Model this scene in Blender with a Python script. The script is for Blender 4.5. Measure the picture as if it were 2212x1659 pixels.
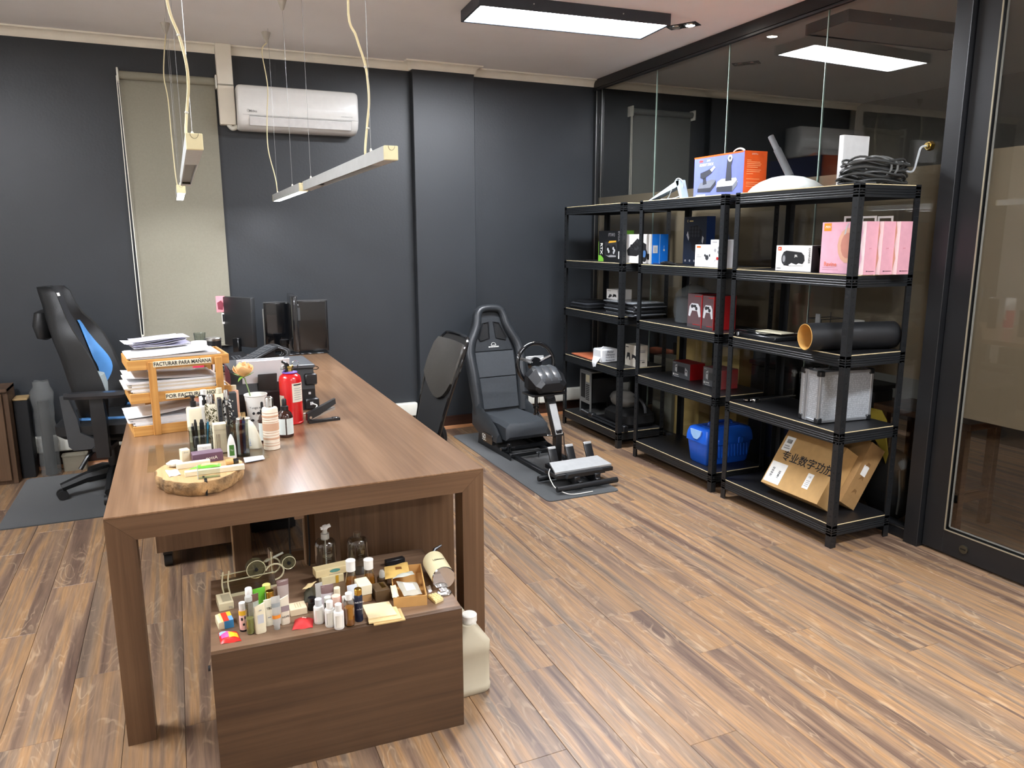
import bpy, bmesh, math, random
from math import radians as rad, sin, cos, pi, sqrt, atan2
from mathutils import Vector, Matrix
random.seed(7)
for _o in list(bpy.data.objects): bpy.data.objects.remove(_o)
SC = bpy.context.scene
COL = SC.collection
# ---------------------------------------------------------------- camera
IW, IH = 2212.0, 1659.0
FPX, YAW, PITCH, ROLL, CAMH = 1626.46, 0.4166, 0.1910, -0.0032, 1.5515
_f = Vector((sin(YAW)*cos(PITCH), cos(YAW)*cos(PITCH), -sin(PITCH)))
_r = Vector((cos(YAW), -sin(YAW), 0.0)); _u = _r.cross(_f)
CR = _r*cos(ROLL) + _u*sin(ROLL); CU = _u*cos(ROLL) - _r*sin(ROLL); CF = _f
CO = Vector((0, 0, CAMH))
cd = bpy.data.cameras.new('camera'); cd.sensor_width = 36.0; cd.lens = 36.0*FPX/IW; cd.clip_start = 0.02
cam = bpy.data.objects.new('camera', cd); COL.objects.link(cam)
cam.matrix_world = Matrix(((CR.x, CU.x, -CF.x, 0), (CR.y, CU.y, -CF.y, 0), (CR.z, CU.z, -CF.z, CAMH), (0, 0, 0, 1)))
SC.camera = cam
def ray(px, py): return CR*((px-IW/2)/FPX) - CU*((py-IH/2)/FPX) + CF
def on(px, py, z=None, y=None, x=None):
    """the point of the plane z / y / x = const of the room that the photograph shows at (px, py)"""
    d = ray(px, py)
    t = (z-CO.z)/d.z if z is not None else ((y-CO.y)/d.y if y is not None else (x-CO.x)/d.x)
    return CO + d*t
def zat(p, py):
    """height above the floor at which the upright line through p is seen in image row py"""
    a, b = -1.0, 4.0
    for _ in range(40):
        m = (a+b)/2; c = Vector((p[0], p[1], m))-CO
        if IH/2-FPX*c.dot(CU)/c.dot(CF) > py: a = m
        else: b = m
    return (a+b)/2
# ---------------------------------------------------------------- world, exposure
w = bpy.data.worlds.new('night'); SC.world = w; w.use_nodes = True
w.node_tree.nodes['Background'].inputs[0].default_value = (0.5, 0.6, 0.8, 1)
w.node_tree.nodes['Background'].inputs[1].default_value = 0.02
vs = SC.view_settings
vs.view_transform = 'Standard'; vs.look = 'None'; vs.gamma = 1.0; vs.use_curve_mapping = False
vs.exposure = 1.3
PANEL_W = 42.0
BAR_W = 7.0
SPOT_W = 14.0
# ---------------------------------------------------------------- materials
_M = {}
def lin(c): return tuple(((v/255)/12.92 if v/255 <= .04045 else ((v/255+.055)/1.055)**2.4) for v in c)
def nt(name):
    m = bpy.data.materials.new(name); m.use_nodes = True
    n = m.node_tree.nodes; l = m.node_tree.links
    return m, n, l, n['Principled BSDF']
def N(n, t, **k):
    o = n.new(t)
    for a, b in k.items():
        if a in o.inputs.keys(): o.inputs[a].default_value = b
        else: setattr(o, a, b)
    return o
def P(name, rgb, rough=.5, metal=0, var=.05, vs=25, bump=0, bs=None, coat=0, spec=.5, emit=0, sheen=0):
    if name in _M: return _M[name]
    m, n, l, b = nt(name); c = lin(rgb)
    co = N(n, 'ShaderNodeTexCoord'); no = N(n, 'ShaderNodeTexNoise', Scale=vs, Detail=4.0)
    l.new(co.outputs['Object'], no.inputs['Vector'])
    r = N(n, 'ShaderNodeValToRGB'); r.color_ramp.elements[0].position = .3; r.color_ramp.elements[1].position = .7
    r.color_ramp.elements[0].color = tuple(v*(1-var) for v in c)+(1,); r.color_ramp.elements[1].color = tuple(min(1, v*(1+var)) for v in c)+(1,)
    l.new(no.outputs['Fac'], r.inputs[0]); l.new(r.outputs[0], b.inputs['Base Color'])
    b.inputs['Roughness'].default_value = rough; b.inputs['Metallic'].default_value = metal
    b.inputs['Specular IOR Level'].default_value = spec
    if coat: b.inputs['Coat Weight'].default_value = coat
    if sheen: b.inputs['Sheen Weight'].default_value = sheen
    if emit:
        b.inputs['Emission Color'].default_value = c+(1,); b.inputs['Emission Strength'].default_value = emit
    if bump:
        n2 = N(n, 'ShaderNodeTexNoise', Scale=bs or vs*4, Detail=3.0); l.new(co.outputs['Object'], n2.inputs['Vector'])
        bu = N(n, 'ShaderNodeBump', Strength=bump, Distance=.01); l.new(n2.outputs['Fac'], bu.inputs['Height']); l.new(bu.outputs[0], b.inputs['Normal'])
    _M[name] = m; return m
def EM(name, rgb, s):
    if name in _M: return _M[name]
    m, n, l, b = nt(name); n.remove(b); e = N(n, 'ShaderNodeEmission', Strength=s); e.inputs[0].default_value = lin(rgb)+(1,)
    l.new(e.outputs[0], n['Material Output'].inputs[0]); _M[name] = m; return m
def fresnel(n, l, ior):
    """fresnel weight that is the same from both sides of a thin sheet"""
    g = N(n, 'ShaderNodeNewGeometry'); mr = N(n, 'ShaderNodeMapRange'); mr.inputs[3].default_value = ior; mr.inputs[4].default_value = 1/ior
    l.new(g.outputs['Backfacing'], mr.inputs[0]); fr = N(n, 'ShaderNodeFresnel'); l.new(mr.outputs[0], fr.inputs['IOR']); return fr
def GL(name, tint=(255, 255, 255), rough=.02, ior=1.45, gain=1.0):
    """thin clear glass or plastic: fresnel mix of see-through and mirror"""
    if name in _M: return _M[name]
    m, n, l, b = nt(name); n.remove(b)
    t = N(n, 'ShaderNodeBsdfTransparent'); t.inputs[0].default_value = lin(tint)+(1,)
    g = N(n, 'ShaderNodeBsdfGlossy', Roughness=rough); fr = fresnel(n, l, ior)
    mu = N(n, 'ShaderNodeMath', operation='MULTIPLY'); mu.use_clamp = True; mu.inputs[1].default_value = gain
    l.new(fr.outputs[0], mu.inputs[0]); mx = N(n, 'ShaderNodeMixShader')
    l.new(mu.outputs[0], mx.inputs[0]); l.new(t.outputs[0], mx.inputs[1]); l.new(g.outputs[0], mx.inputs[2])
    l.new(mx.outputs[0], n['Material Output'].inputs[0]); _M[name] = m; return m
def FILM(name, rgb, clear=.25, trans=.4):
    """semi-opaque film: part see-through, part scattering both ways"""
    if name in _M: return _M[name]
    m, n, l, b = nt(name); n.remove(b); c = lin(rgb)+(1,)
    d = N(n, 'ShaderNodeBsdfDiffuse'); d.inputs[0].default_value = c
    t = N(n, 'ShaderNodeBsdfTranslucent'); t.inputs[0].default_value = c
    g = N(n, 'ShaderNodeBsdfGlossy', Roughness=.35); g.inputs[0].default_value = (.5, .5, .5, 1)
    tr = N(n, 'ShaderNodeBsdfTransparent')
    a = N(n, 'ShaderNodeMixShader', Fac=trans); l.new(d.outputs[0], a.inputs[1]); l.new(t.outputs[0], a.inputs[2])
    fr = fresnel(n, l, 1.45); a2 = N(n, 'ShaderNodeMixShader'); l.new(fr.outputs[0], a2.inputs[0]); l.new(a.outputs[0], a2.inputs[1]); l.new(g.outputs[0], a2.inputs[2])
    no = N(n, 'ShaderNodeTexNoise', Scale=3.0); mp = N(n, 'ShaderNodeMapRange'); l.new(no.outputs['Fac'], mp.inputs[0])
    mp.inputs[3].default_value = clear*.8; mp.inputs[4].default_value = min(1, clear*1.2)
    z = N(n, 'ShaderNodeMixShader'); l.new(mp.outputs[0], z.inputs[0]); l.new(a2.outputs[0], z.inputs[1]); l.new(tr.outputs[0], z.inputs[2])
    l.new(z.outputs[0], n['Material Output'].inputs[0]); _M[name] = m; return m
def WOOD(name, dark, mid, light, axis='Y', scale=1.0, rough=.35, streak=60, bump=.05, rnd=True, coat=0):
    """laminate with fine streaks running along the axis"""
    if name in _M: return _M[name]
    m, n, l, b = nt(name)
    co = N(n, 'ShaderNodeTexCoord'); mp = N(n, 'ShaderNodeMapping'); s = [streak, streak, streak]; s['XYZ'.index(axis)] = 1.2
    mp.inputs['Scale'].default_value = [v*scale for v in s]; l.new(co.outputs['Object'], mp.inputs['Vector'])
    if rnd:
        oi = N(n, 'ShaderNodeObjectInfo'); v = N(n, 'ShaderNodeVectorMath', operation='SCALE'); v.inputs[0].default_value = (13.1, 7.7, 9.3)
        l.new(oi.outputs['Random'], v.inputs['Scale']); l.new(v.outputs[0], mp.inputs['Location'])
    a = N(n, 'ShaderNodeTexNoise', Scale=1.0, Detail=5.0, Roughness=.65, Distortion=.15); l.new(mp.outputs[0], a.inputs['Vector'])
    m2 = N(n, 'ShaderNodeMapping'); s2 = [7, 7, 7]; s2['XYZ'.index(axis)] = .7; m2.inputs['Scale'].default_value = [v*scale for v in s2]; l.new(co.outputs['Object'], m2.inputs['Vector'])
    a2 = N(n, 'ShaderNodeTexNoise', Scale=1.0, Detail=3.0, Distortion=.6); l.new(m2.outputs[0], a2.inputs['Vector'])
    mi = N(n, 'ShaderNodeMath', operation='MULTIPLY_ADD'); mi.inputs[1].default_value = .55; l.new(a.outputs['Fac'], mi.inputs[0])
    m3 = N(n, 'ShaderNodeMath', operation='MULTIPLY'); m3.inputs[1].default_value = .45; l.new(a2.outputs['Fac'], m3.inputs[0]); l.new(m3.outputs[0], mi.inputs[2])
    r = N(n, 'ShaderNodeValToRGB'); e = r.color_ramp.elements; e[0].position = .36; e[0].color = lin(dark)+(1,); e[1].position = .64; e[1].color = lin(light)+(1,)
    k = r.color_ramp.elements.new(.5); k.color = lin(mid)+(1,)
    l.new(mi.outputs[0], r.inputs[0]); l.new(r.outputs[0], b.inputs['Base Color']); b.inputs['Roughness'].default_value = rough
    if coat: b.inputs['Coat Weight'].default_value = coat; b.inputs['Coat Roughness'].default_value = .12
    bu = N(n, 'ShaderNodeBump', Strength=bump, Distance=.002); l.new(a.outputs['Fac'], bu.inputs['Height']); l.new(bu.outputs[0], b.inputs['Normal'])
    _M[name] = m; return m
# ---------------------------------------------------------------- mesh builder
class B:
    def __init__(s): s.bm = bmesh.new()
    def box(s, x0, x1, y0, y1, z0, z1, bev=0, seg=1, M=None):
        if x1 < x0: x0, x1 = x1, x0
        if y1 < y0: y0, y1 = y1, y0
        if z1 < z0: z0, z1 = z1, z0
        v = [s.bm.verts.new(p) for p in ((x0,y0,z0),(x1,y0,z0),(x1,y1,z0),(x0,y1,z0),(x0,y0,z1),(x1,y0,z1),(x1,y1,z1),(x0,y1,z1))]
        F = [s.bm.faces.new([v[i] for i in q]) for q in ((3,2,1,0),(4,5,6,7),(0,1,5,4),(1,2,6,5),(2,3,7,6),(3,0,4,7))]
        if bev:
            es = list({e for f in F for e in f.edges})
            bev = min(bev, .49*min(x1-x0, y1-y0, z1-z0))
            rr = bmesh.ops.bevel(s.bm, geom=es, offset=bev, segments=seg, affect='EDGES', profile=.5)
            vv = list({q for f in rr['faces'] for q in f.verts} | {q for q in v if q.is_valid})
        else: vv = v
        if M is not None: bmesh.ops.transform(s.bm, matrix=M, verts=vv)
        return s
    def loft(s, rings, cap=True, closed=True, wrap=False):
        R = [[s.bm.verts.new(p) for p in r] for r in rings]; n = len(R[0])
        prs = list(zip(R, R[1:])) + ([(R[-1], R[0])] if wrap else [])
        for a, b in prs:
            for i in range(n if closed else n-1):
                j = (i+1) % n
                try: s.bm.faces.new((a[i], a[j], b[j], b[i]))
                except ValueError: pass
        if cap and closed and not wrap:
            for q in (list(reversed(R[0])), R[-1]):
                try: s.bm.faces.new(q)
                except ValueError: pass
        return s
    def cyl(s, p0, p1, r0, r1=None, seg=16, cap=True):
        p0 = Vector(p0); p1 = Vector(p1); r1 = r0 if r1 is None else r1
        d = (p1-p0).normalized(); a = d.orthogonal().normalized(); b = d.cross(a)
        return s.loft([[p + (a*cos(2*pi*i/seg) + b*sin(2*pi*i/seg))*r for i in range(seg)] for p, r in ((p0, r0), (p1, r1))], cap)
    def lathe(s, prof, seg=24, c=(0, 0, 0), sx=1, sy=1, cap=True):
        return s.loft([[(c[0]+r*cos(2*pi*i/seg)*sx, c[1]+r*sin(2*pi*i/seg)*sy, c[2]+z) for i in range(seg)] for r, z in prof], cap)
    def tube(s, pts, r, seg=6, wrap=False, flat=None):
        pts = [Vector(p) for p in pts]; n = len(pts); rings = []; a = None
        for i, p in enumerate(pts):
            if wrap: d = pts[(i+1) % n]-pts[i-1]
            else: d = pts[min(i+1, n-1)]-pts[max(i-1, 0)]
            d = d.normalized() if d.length > 1e-9 else Vector((0, 0, 1))
            if a is None: a = d.orthogonal().normalized()
            else:
                a = a-d*a.dot(d); a = a.normalized() if a.length > 1e-6 else d.orthogonal().normalized()
            b = d.cross(a); rr = r[i] if isinstance(r, (list, tuple)) else r
            rings.append([p + (a*cos(2*pi*k/seg) + b*sin(2*pi*k/seg)*(flat or 1))*rr for k in range(seg)])
        return s.loft(rings, True, True, wrap)
    def prism(s, poly, axis, d0, d1):
        f = {'x': lambda u, v, d: (d, u, v), 'y': lambda u, v, d: (u, d, v), 'z': lambda u, v, d: (u, v, d)}[axis]
        return s.loft([[f(u, v, d) for u, v in poly] for d in (d0, d1)])
    def grid(s, nx, ny, fn):
        V = [[s.bm.verts.new(fn(i/nx, j/ny)) for j in range(ny+1)] for i in range(nx+1)]
        for i in range(nx):
            for j in range(ny): s.bm.faces.new((V[i][j], V[i+1][j], V[i+1][j+1], V[i][j+1]))
        return s
    def solidify(s, t):
        bmesh.ops.recalc_face_normals(s.bm, faces=s.bm.faces[:]); bmesh.ops.solidify(s.bm, geom=s.bm.faces[:], thickness=t); return s
    def xf(s, M): bmesh.ops.transform(s.bm, matrix=M, verts=s.bm.verts[:]); return s
    def mesh(s, name, mat, smooth=True, ang=38):
        bmesh.ops.recalc_face_normals(s.bm, faces=s.bm.faces[:])
        me = bpy.data.meshes.new(name); s.bm.to_mesh(me); s.bm.free()
        if mat: me.materials.append(mat)
        if smooth:
            me.polygons.foreach_set('use_smooth', [True]*len(me.polygons)); me.set_sharp_from_angle(angle=rad(ang))
        return me
    def obj(s, name, mat, parent=None, smooth=True, ang=38, loc=None, rz=0):
        return link(name, s.mesh(name, mat, smooth, ang), parent, loc, rz)
def link(name, me, parent=None, loc=None, rz=0):
    o = bpy.data.objects.new(name, me); COL.objects.link(o)
    if parent is not None: o.parent = parent
    if loc is not None: o.location = loc
    if rz: o.rotation_euler = (0, 0, rz)
    return o
def tag(o, label=None, cat=None, group=None, kind=None):
    if label: o['label'] = label
    if cat: o['category'] = cat
    if group: o['group'] = group
    if kind: o['kind'] = kind
    return o
def thing(name, label, cat, loc=(0, 0, 0), rz=0, group=None):
    return tag(link(name, None, None, loc, rz), label, cat, group)
def copy_tree(o, parent=None):
    c = o.copy(); COL.objects.link(c)
    if parent is not None: c.parent = parent
    for ch in list(o.children): copy_tree(ch, c)
    return c
def struct(o, label=None): o['kind'] = 'structure'; return tag(o, label) if label else o
def text(parent, s, size, M, mat, name='lettering', align='CENTER', bold=0, shear=0, sx=1.0, space=1.0):
    cu = bpy.data.curves.new('t', 'FONT'); cu.body = s; cu.size = size; cu.align_x = align; cu.align_y = 'CENTER'
    cu.extrude = .0002; cu.offset = bold*size; cu.shear = shear; cu.resolution_u = 2; cu.space_character = space
    o = bpy.data.objects.new('t', cu); me = bpy.data.meshes.new_from_object(o); me.name = name
    bpy.data.objects.remove(o); bpy.data.curves.remove(cu)
    me.materials.clear(); me.materials.append(mat)
    q = link(name, me, parent); q.matrix_local = M @ Matrix.Diagonal((sx, 1, 1, 1)); return q
def frame(o, right, up):
    r = Vector(right).normalized(); u = Vector(up).normalized(); n = r.cross(u)
    return Matrix(((r.x, u.x, n.x, o[0]), (r.y, u.y, n.y, o[1]), (r.z, u.z, n.z, o[2]), (0, 0, 0, 1)))
BLK = P('print_black', (18, 18, 20), .6); WHT = P('print_white', (225, 225, 220), .6)
class Box:
    """carton: local X = depth D, Y = width W, Z = height H; faces F (x=0), S (y=0), T (top)"""
    def __init__(s, name, label, cat, loc, rz, dims, mat, group=None, bev=.0012, M=None):
        s.D, s.W, s.H = dims
        s.o = tag(B().box(0, s.D, 0, s.W, 0, s.H, bev).obj(name, mat, None, True, loc=loc, rz=rz), label, cat, group)
        if M is not None: s.o.matrix_world = M
    def fr(s, face, u, v, e=.0004):
        if face == 'F': return frame((-e, s.W*(1-u), s.H*v), (0, -1, 0), (0, 0, 1))
        if face == 'S': return frame((s.D*u, -e, s.H*v), (1, 0, 0), (0, 0, 1))
        if face == 'B': return frame((s.D+e, s.W*u, s.H*v), (0, 1, 0), (0, 0, 1))
        return frame((s.D*v, s.W*(1-u), s.H+e), (0, -1, 0), (1, 0, 0))
    def size(s, face): return {'F': (s.W, s.H), 'S': (s.D, s.H), 'T': (s.W, s.D), 'B': (s.W, s.H)}[face]
    def poly(s, face, pts, mat, name='print', e=.0004, t=.0004):
        a, b = s.size(face); q = B().prism([(u*a, v*b) for u, v in pts], 'z', -t, 0)
        o = q.obj(name, mat, s.o, False); o.matrix_local = s.fr(face, 0, 0, e+t); return o
    def rect(s, face, u0, u1, v0, v1, mat, name='print', e=.0004): return s.poly(face, [(u0, v0), (u1, v0), (u1, v1), (u0, v1)], mat, name, e)
    def disc(s, face, u, v, r, mat, name='print', e=.0004, ry=None, n=14):
        a, b = s.size(face); return s.poly(face, [(u+r/a*cos(2*pi*i/n), v+(ry or r)/b*sin(2*pi*i/n)) for i in range(n)], mat, name, e)
    def txt(s, face, u, v, size, st, mat=BLK, rot=0, **k):
        return text(s.o, st, size, s.fr(face, u, v, .0012) @ Matrix.Rotation(rot, 4, 'Z'), mat, **k)
def pbox(corner, z, left=None, right=None, top=None, W=None, D=None, H=None, rz=None):
    """box whose nearest bottom corner stands at a picture point on the plane z; left / right: the far ends of its two visible bottom edges"""
    c = on(*corner, z=z)
    if rz is None:
        if left is not None:
            u = on(*left, z=z)-c; rz = atan2(u.y, u.x)-pi/2
        elif right is not None:
            u = on(*right, z=z)-c; rz = atan2(u.y, u.x)
        else: rz = 0
    ax = Vector((cos(rz), sin(rz), 0)); ay = Vector((-sin(rz), cos(rz), 0))
    if W is None: W = abs((on(*left, z=z)-c).dot(ay))
    if D is None: D = abs((on(*right, z=z)-c).dot(ax))
    if H is None: H = zat(c, top)-z
    return (c.x, c.y, z), rz, (D, W, H)
# ================================================================ the setting
XL, XG, XR, YF, YB, ZC = -2.1, 3.40, 6.4, -4.2, 5.88, 2.863
whitew = P('white_wall_paint', (226, 222, 214), .8, var=.02, vs=3)
paint = P('charcoal_paint', (45, 49, 53), .42, var=.06, vs=3, bump=.06, bs=60)
paint_p = P('charcoal_paint_pilaster', (45, 49, 53), .42, var=.05, vs=3, bump=.06, bs=60)
ceil_m = P('ceiling_paint', (246, 243, 240), .85, var=.03, vs=2, bump=.04, bs=80)
cream = P('cream_gloss', (242, 236, 220), .45, var=.04, vs=8)
blackal = P('black_aluminium', (22, 23, 25), .38, var=.1, vs=12, bump=.03, bs=200)
steel = P('brushed_steel', (190, 190, 188), .28, 1.0, var=.06)
chrome = P('chrome', (215, 215, 215), .08, 1.0, var=.02)
struct(B().box(XL, XR, YF, YB+.12, -.12, -.006).obj('floor', P('floor_base', (60, 48, 38), .8), None, False))
FLOOR = bpy.data.objects['floor']
# planks ---------------------------------------------------------
def plank_material():
    m, n, l, b = nt('plank_laminate')
    co = N(n, 'ShaderNodeTexCoord'); oi = N(n, 'ShaderNodeObjectInfo')
    off = N(n, 'ShaderNodeVectorMath', operation='SCALE'); off.inputs[0].default_value = (31.0, 57.0, 11.0); l.new(oi.outputs['Random'], off.inputs['Scale'])
    ad = N(n, 'ShaderNodeVectorMath', operation='ADD'); l.new(co.outputs['Object'], ad.inputs[0]); l.new(off.outputs[0], ad.inputs[1])
    def noise(sx, sy, det, dis=0.0, rough=.55):
        mp = N(n, 'ShaderNodeMapping'); mp.inputs['Scale'].default_value = (sx, sy, 1); l.new(ad.outputs[0], mp.inputs['Vector'])
        t = N(n, 'ShaderNodeTexNoise', Scale=1.0, Detail=det, Distortion=dis, Roughness=rough); l.new(mp.outputs[0], t.inputs['Vector']); return t.outputs['Fac']
    def ramp(src, *st):
        r = N(n, 'ShaderNodeValToRGB'); e = r.color_ramp.elements
        e[0].position = st[0][0]; e[0].color = lin(st[0][1])+(1,); e[1].position = st[-1][0]; e[1].color = lin(st[-1][1])+(1,)
        for p, c in st[1:-1]: e.new(p).color = lin(c)+(1,)
        l.new(src, r.inputs[0]); return r.outputs[0]
    def mix(fac, a, bb, mode='MIX'):
        x = N(n, 'ShaderNodeMix', data_type='RGBA', blend_type=mode)
        if isinstance(fac, float): x.inputs[0].default_value = fac
        else: l.new(fac, x.inputs[0])
        for i, v in ((6, a), (7, bb)):
            if isinstance(v, tuple): x.inputs[i].default_value = v
            else: l.new(v, x.inputs[i])
        return x.outputs[2]
    # long soft stripes: umber, grey, tan, orange
    base = ramp(noise(15, .5, 2, .5), (.29, (94, 73, 61)), (.40, (117, 94, 77)), (.46, (137, 111, 88)), (.52, (158, 122, 85)), (.57, (141, 114, 88)), (.64, (125, 106, 89)), (.74, (103, 85, 72)))
    # weathered bark-like figure: pale contour lines
    wv = N(n, 'ShaderNodeMapping'); wv.inputs['Scale'].default_value = (9, 2.6, 1); l.new(ad.outputs[0], wv.inputs['Vector'])
    ring = N(n, 'ShaderNodeTexNoise', Scale=1.0, Detail=2.0, Distortion=1.2); l.new(wv.outputs[0], ring.inputs['Vector'])
    mu = N(n, 'ShaderNodeMath', operation='MULTIPLY'); mu.inputs[1].default_value = 44.0; l.new(ring.outputs['Fac'], mu.inputs[0])
    sn = N(n, 'ShaderNodeMath', operation='SINE'); l.new(mu.outputs[0], sn.inputs[0])
    fig = ramp(sn.outputs[0], (.55, (0, 0, 0)), (.98, (255, 255, 255)))
    gate = ramp(noise(9, 3, 3, .8), (.44, (0, 0, 0)), (.66, (255, 255, 255)))
    gg = mix(1.0, fig, gate, 'MULTIPLY'); bw = N(n, 'ShaderNodeRGBToBW'); l.new(gg, bw.inputs[0])
    s = N(n, 'ShaderNodeMath', operation='MULTIPLY'); s.inputs[1].default_value = .42; l.new(bw.outputs[0], s.inputs[0])
    c1 = mix(s.outputs[0], base, lin((196, 170, 138))+(1,))
    fine = ramp(noise(150, 7, 4, .2), (.35, (150, 150, 150)), (.6, (255, 255, 255)))
    c2 = mix(.38, c1, fine, 'MULTIPLY')
    rr = N(n, 'ShaderNodeMapRange'); l.new(oi.outputs['Random'], rr.inputs[0]); rr.inputs[3].default_value = .93; rr.inputs[4].default_value = 1.08
    hv = N(n, 'ShaderNodeHueSaturation'); l.new(rr.outputs[0], hv.inputs['Value']); l.new(c2, hv.inputs['Color'])
    l.new(hv.outputs[0], b.inputs['Base Color'])
    b.inputs['Roughness'].default_value = .42
    bu = N(n, 'ShaderNodeBump', Strength=.18, Distance=.003); l.new(noise(120, 9, 4, .3), bu.inputs['Height']); l.new(bu.outputs[0], b.inputs['Normal'])
    return m
PLK = plank_material()
PWI, PLE = .1795, 1.22
_pm = {}
def plank(x0, x1, y0, y1):
    k = (round(x1-x0, 3), round(y1-y0, 3))
    if k not in _pm:
        a, c = (x1-x0)/2-.0006, (y1-y0)/2-.0006
        _pm[k] = B().box(-a, a, -c, c, -.006, 0, .0011).mesh('plank', PLK, False)
    link('plank', _pm[k], FLOOR, ((x0+x1)/2, (y0+y1)/2, 0))
JO = {0: 2.487, 1: 2.106, 2: 2.468, 3: 2.08, -12: 2.53, 5: 1.788, 6: 2.779}
for k in range(-16, 28):
    x0 = 1.529+PWI*k; x1 = x0+PWI
    if x1 < -1.35 or x0 > XR-.9: continue
    j = JO.get(k, 2.1+(k*.37 % 1.22)+random.uniform(-.08, .08))
    ylo = 1.25 if x1 < 3.4 else 1.9
    while j > ylo: j -= PLE
    while j < YB-.02:
        a, c = max(j, ylo), min(j+PLE, YB-.02)
        if c-a > .05:
            if x0 < XG < x1: pass
            plank(x0, x1, a, c)
        j += PLE
# plain run of the same floor out of the picture (behind and beside the camera)
pl2 = B().box(XL, XR, YF, 1.25, -.006, 0).obj('floor_rest', PLK, FLOOR, False); pl2['kind'] = 'stuff'
# walls -----------------------------------------------------------
struct(B().box(XL-.12, XR+.12, YB, YB+.12, -.1, ZC+.1).obj('wall_back', paint, None, False))
struct(B().box(1.752, 2.252, 5.80, YB+.02, 0, ZC, .004).obj('wall_back_pilaster', paint_p, None, False))
struct(B().box(XL-.12, XL, YF, YB, -.1, ZC+.1).obj('wall_left', whitew, None, False))
struct(B().box(XR, XR+.12, YF, YB, -.1, ZC+.1).obj('wall_right_room', P('wall_far_paint', (120, 118, 112), .7), None, False))
struct(B().box(XL-.12, XR+.12, YF-.12, YF, -.1, ZC+.1).obj('wall_front', whitew, None, False))
struct(B().box(XL-.12, XR+.12, YF-.12, YB+.12, ZC, ZC+.1).obj('ceiling', ceil_m, None, False))
# cove cornice -------------------------------------------------------
def cove(n, x0, x1, yb, m0=0, m1=0):
    """cove moulding along the wall plane y=yb; m0/m1 = mitre run at the ends"""
    prof = [(0, -.058), (-.006, -.058), (-.008, -.050)]
    for i in range(7):
        t = i/6*pi/2; prof.append((-.008-.040*(1-cos(t)), -.050+.040*sin(t)))
    prof += [(-.056, -.010), (-.058, 0), (0, 0)]
    r = [[(x+m*(-p[0])/.058, yb+p[0], ZC+p[1]) for p in prof] for x, m in ((x0, m0), (x1, m1))]
    struct(B().loft(r).obj('trim_%d' % n, cream, None, True, 25))
cove(1, XL, .368, YB); cove(2, .472, 1.752, YB, 0, -.058)
cove(3, 1.752, 2.252, 5.80, -.058, .058); cove(4, 2.252, XG-.02, YB, .058, 0); cove(5, XG+.03, XR, YB)
def cove_return(n, x, sgn):
    prof = [(0, -.058), (.006, -.058), (.008, -.050)]+[(.008+.040*(1-cos(i/6*pi/2)), -.050+.040*sin(i/6*pi/2)) for i in range(7)]+[(.056, -.010), (.058, 0), (0, 0)]
    r = [[(x+sgn*p[0], y+m*p[0], ZC+p[1]) for p in prof] for y, m in ((5.80, -1), (YB, -1))]
    struct(B().loft(r).obj('trim_%d' % n, cream, None, True, 25))
cove_return(6, 1.752, -1); cove_return(7, 2.252, 1)
# baseboard and quarter round --------------------------------------------
basem = WOOD('baseboard_walnut', (34, 20, 14), (52, 30, 22), (66, 40, 28), 'X', rough=.4)
quart = WOOD('quarter_round_pine', (150, 98, 62), (176, 120, 78), (196, 140, 96), 'X', rough=.45)
def base(n, x0, x1, yb):
    struct(B().box(x0, x1, yb-.016, yb, 0, .105, .002).obj('baseboard_%s' % n, basem, None, False))
    struct(B().prism([(yb-.016, 0), (yb-.04, 0), (yb-.038, .010), (yb-.030, .019), (yb-.016, .022)], 'x', x0, x1).obj('trim_%s' % (n+'_quarter_round'), quart, None, True))
base('back', XL, 1.752, YB); base('pilaster', 1.752, 2.252, 5.80); base('back_corner', 2.252, XG-.03, YB)
# white cable trunking
trk = P('trunking_white', (226, 225, 214), .4, var=.03)
def trunk(label, x0, x1, joints, y=YB):
    t = thing('cable_trunking', label, 'trunking', (x0, y, .122), 0, 'white cable trunking along the back wall')
    xs = [x0]+joints+[x1]
    for a, c in zip(xs, xs[1:]):
        B().box(a-x0+.0015, c-x0-.0015, -.055, 0, 0, .112, .012, 3).obj('trunking_cover', trk, t)
trunk('white plastic cable trunking low on wall behind desk and chairs', XL+.02, 1.735, [-.62, -.30, .9])
trunk('short white plastic cable trunking low on wall behind racing seat', 2.27, 3.33, [2.845])
# ---------------------------------------------------------------- glass partition
glass = GL('partition_glass', (242, 242, 240), .0, 1.52, 1.15)
film = FILM('frost_film', (156, 143, 122), .14, .42)
GW = struct(link('wall_right', None), 'full height glass partition with black frame and frosted band')
def gp(name, mat, *a, bev=.002): return B().box(*a, bev).obj(name, mat, GW, False)
gp('top_rail', blackal, XG-.035, XG+.035, 1.2, YB, ZC-.072, ZC)
gp('top_bead', blackal, XG-.042, XG-.018, 2.47, YB, ZC-.092, ZC-.076)
gp('bottom_rail', blackal, XG-.03, XG+.03, 2.55, YB, 0, .07)
gp('bottom_bead', steel, XG-.033, XG-.026, 2.55, YB-.04, .055, .060, bev=0)
gp('wall_channel', blackal, XG-.03, XG+.03, YB-.05, YB, .07, ZC-.072)
for dx in (-.034, .0): gp('channel_edge', steel, XG+dx, XG+dx+.006, YB-.054+(.0 if dx else -.03), YB-.049+(.0 if dx else -.03), .07, ZC-.08, bev=0)
gy = [YB-.05, 4.989, 4.176, 3.358, 2.55]
edgem = P('glass_edge', (168, 190, 180), .2, var=.05)
for a, c in zip(gy, gy[1:]):
    gp('pane', glass, XG-.004, XG+.004, c+.002, a-.002, .06, ZC-.066, bev=0)
    gp('frosted_film', film, XG+.0045, XG+.005, c+.004, a-.004, .84, 1.895, bev=0)
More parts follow.
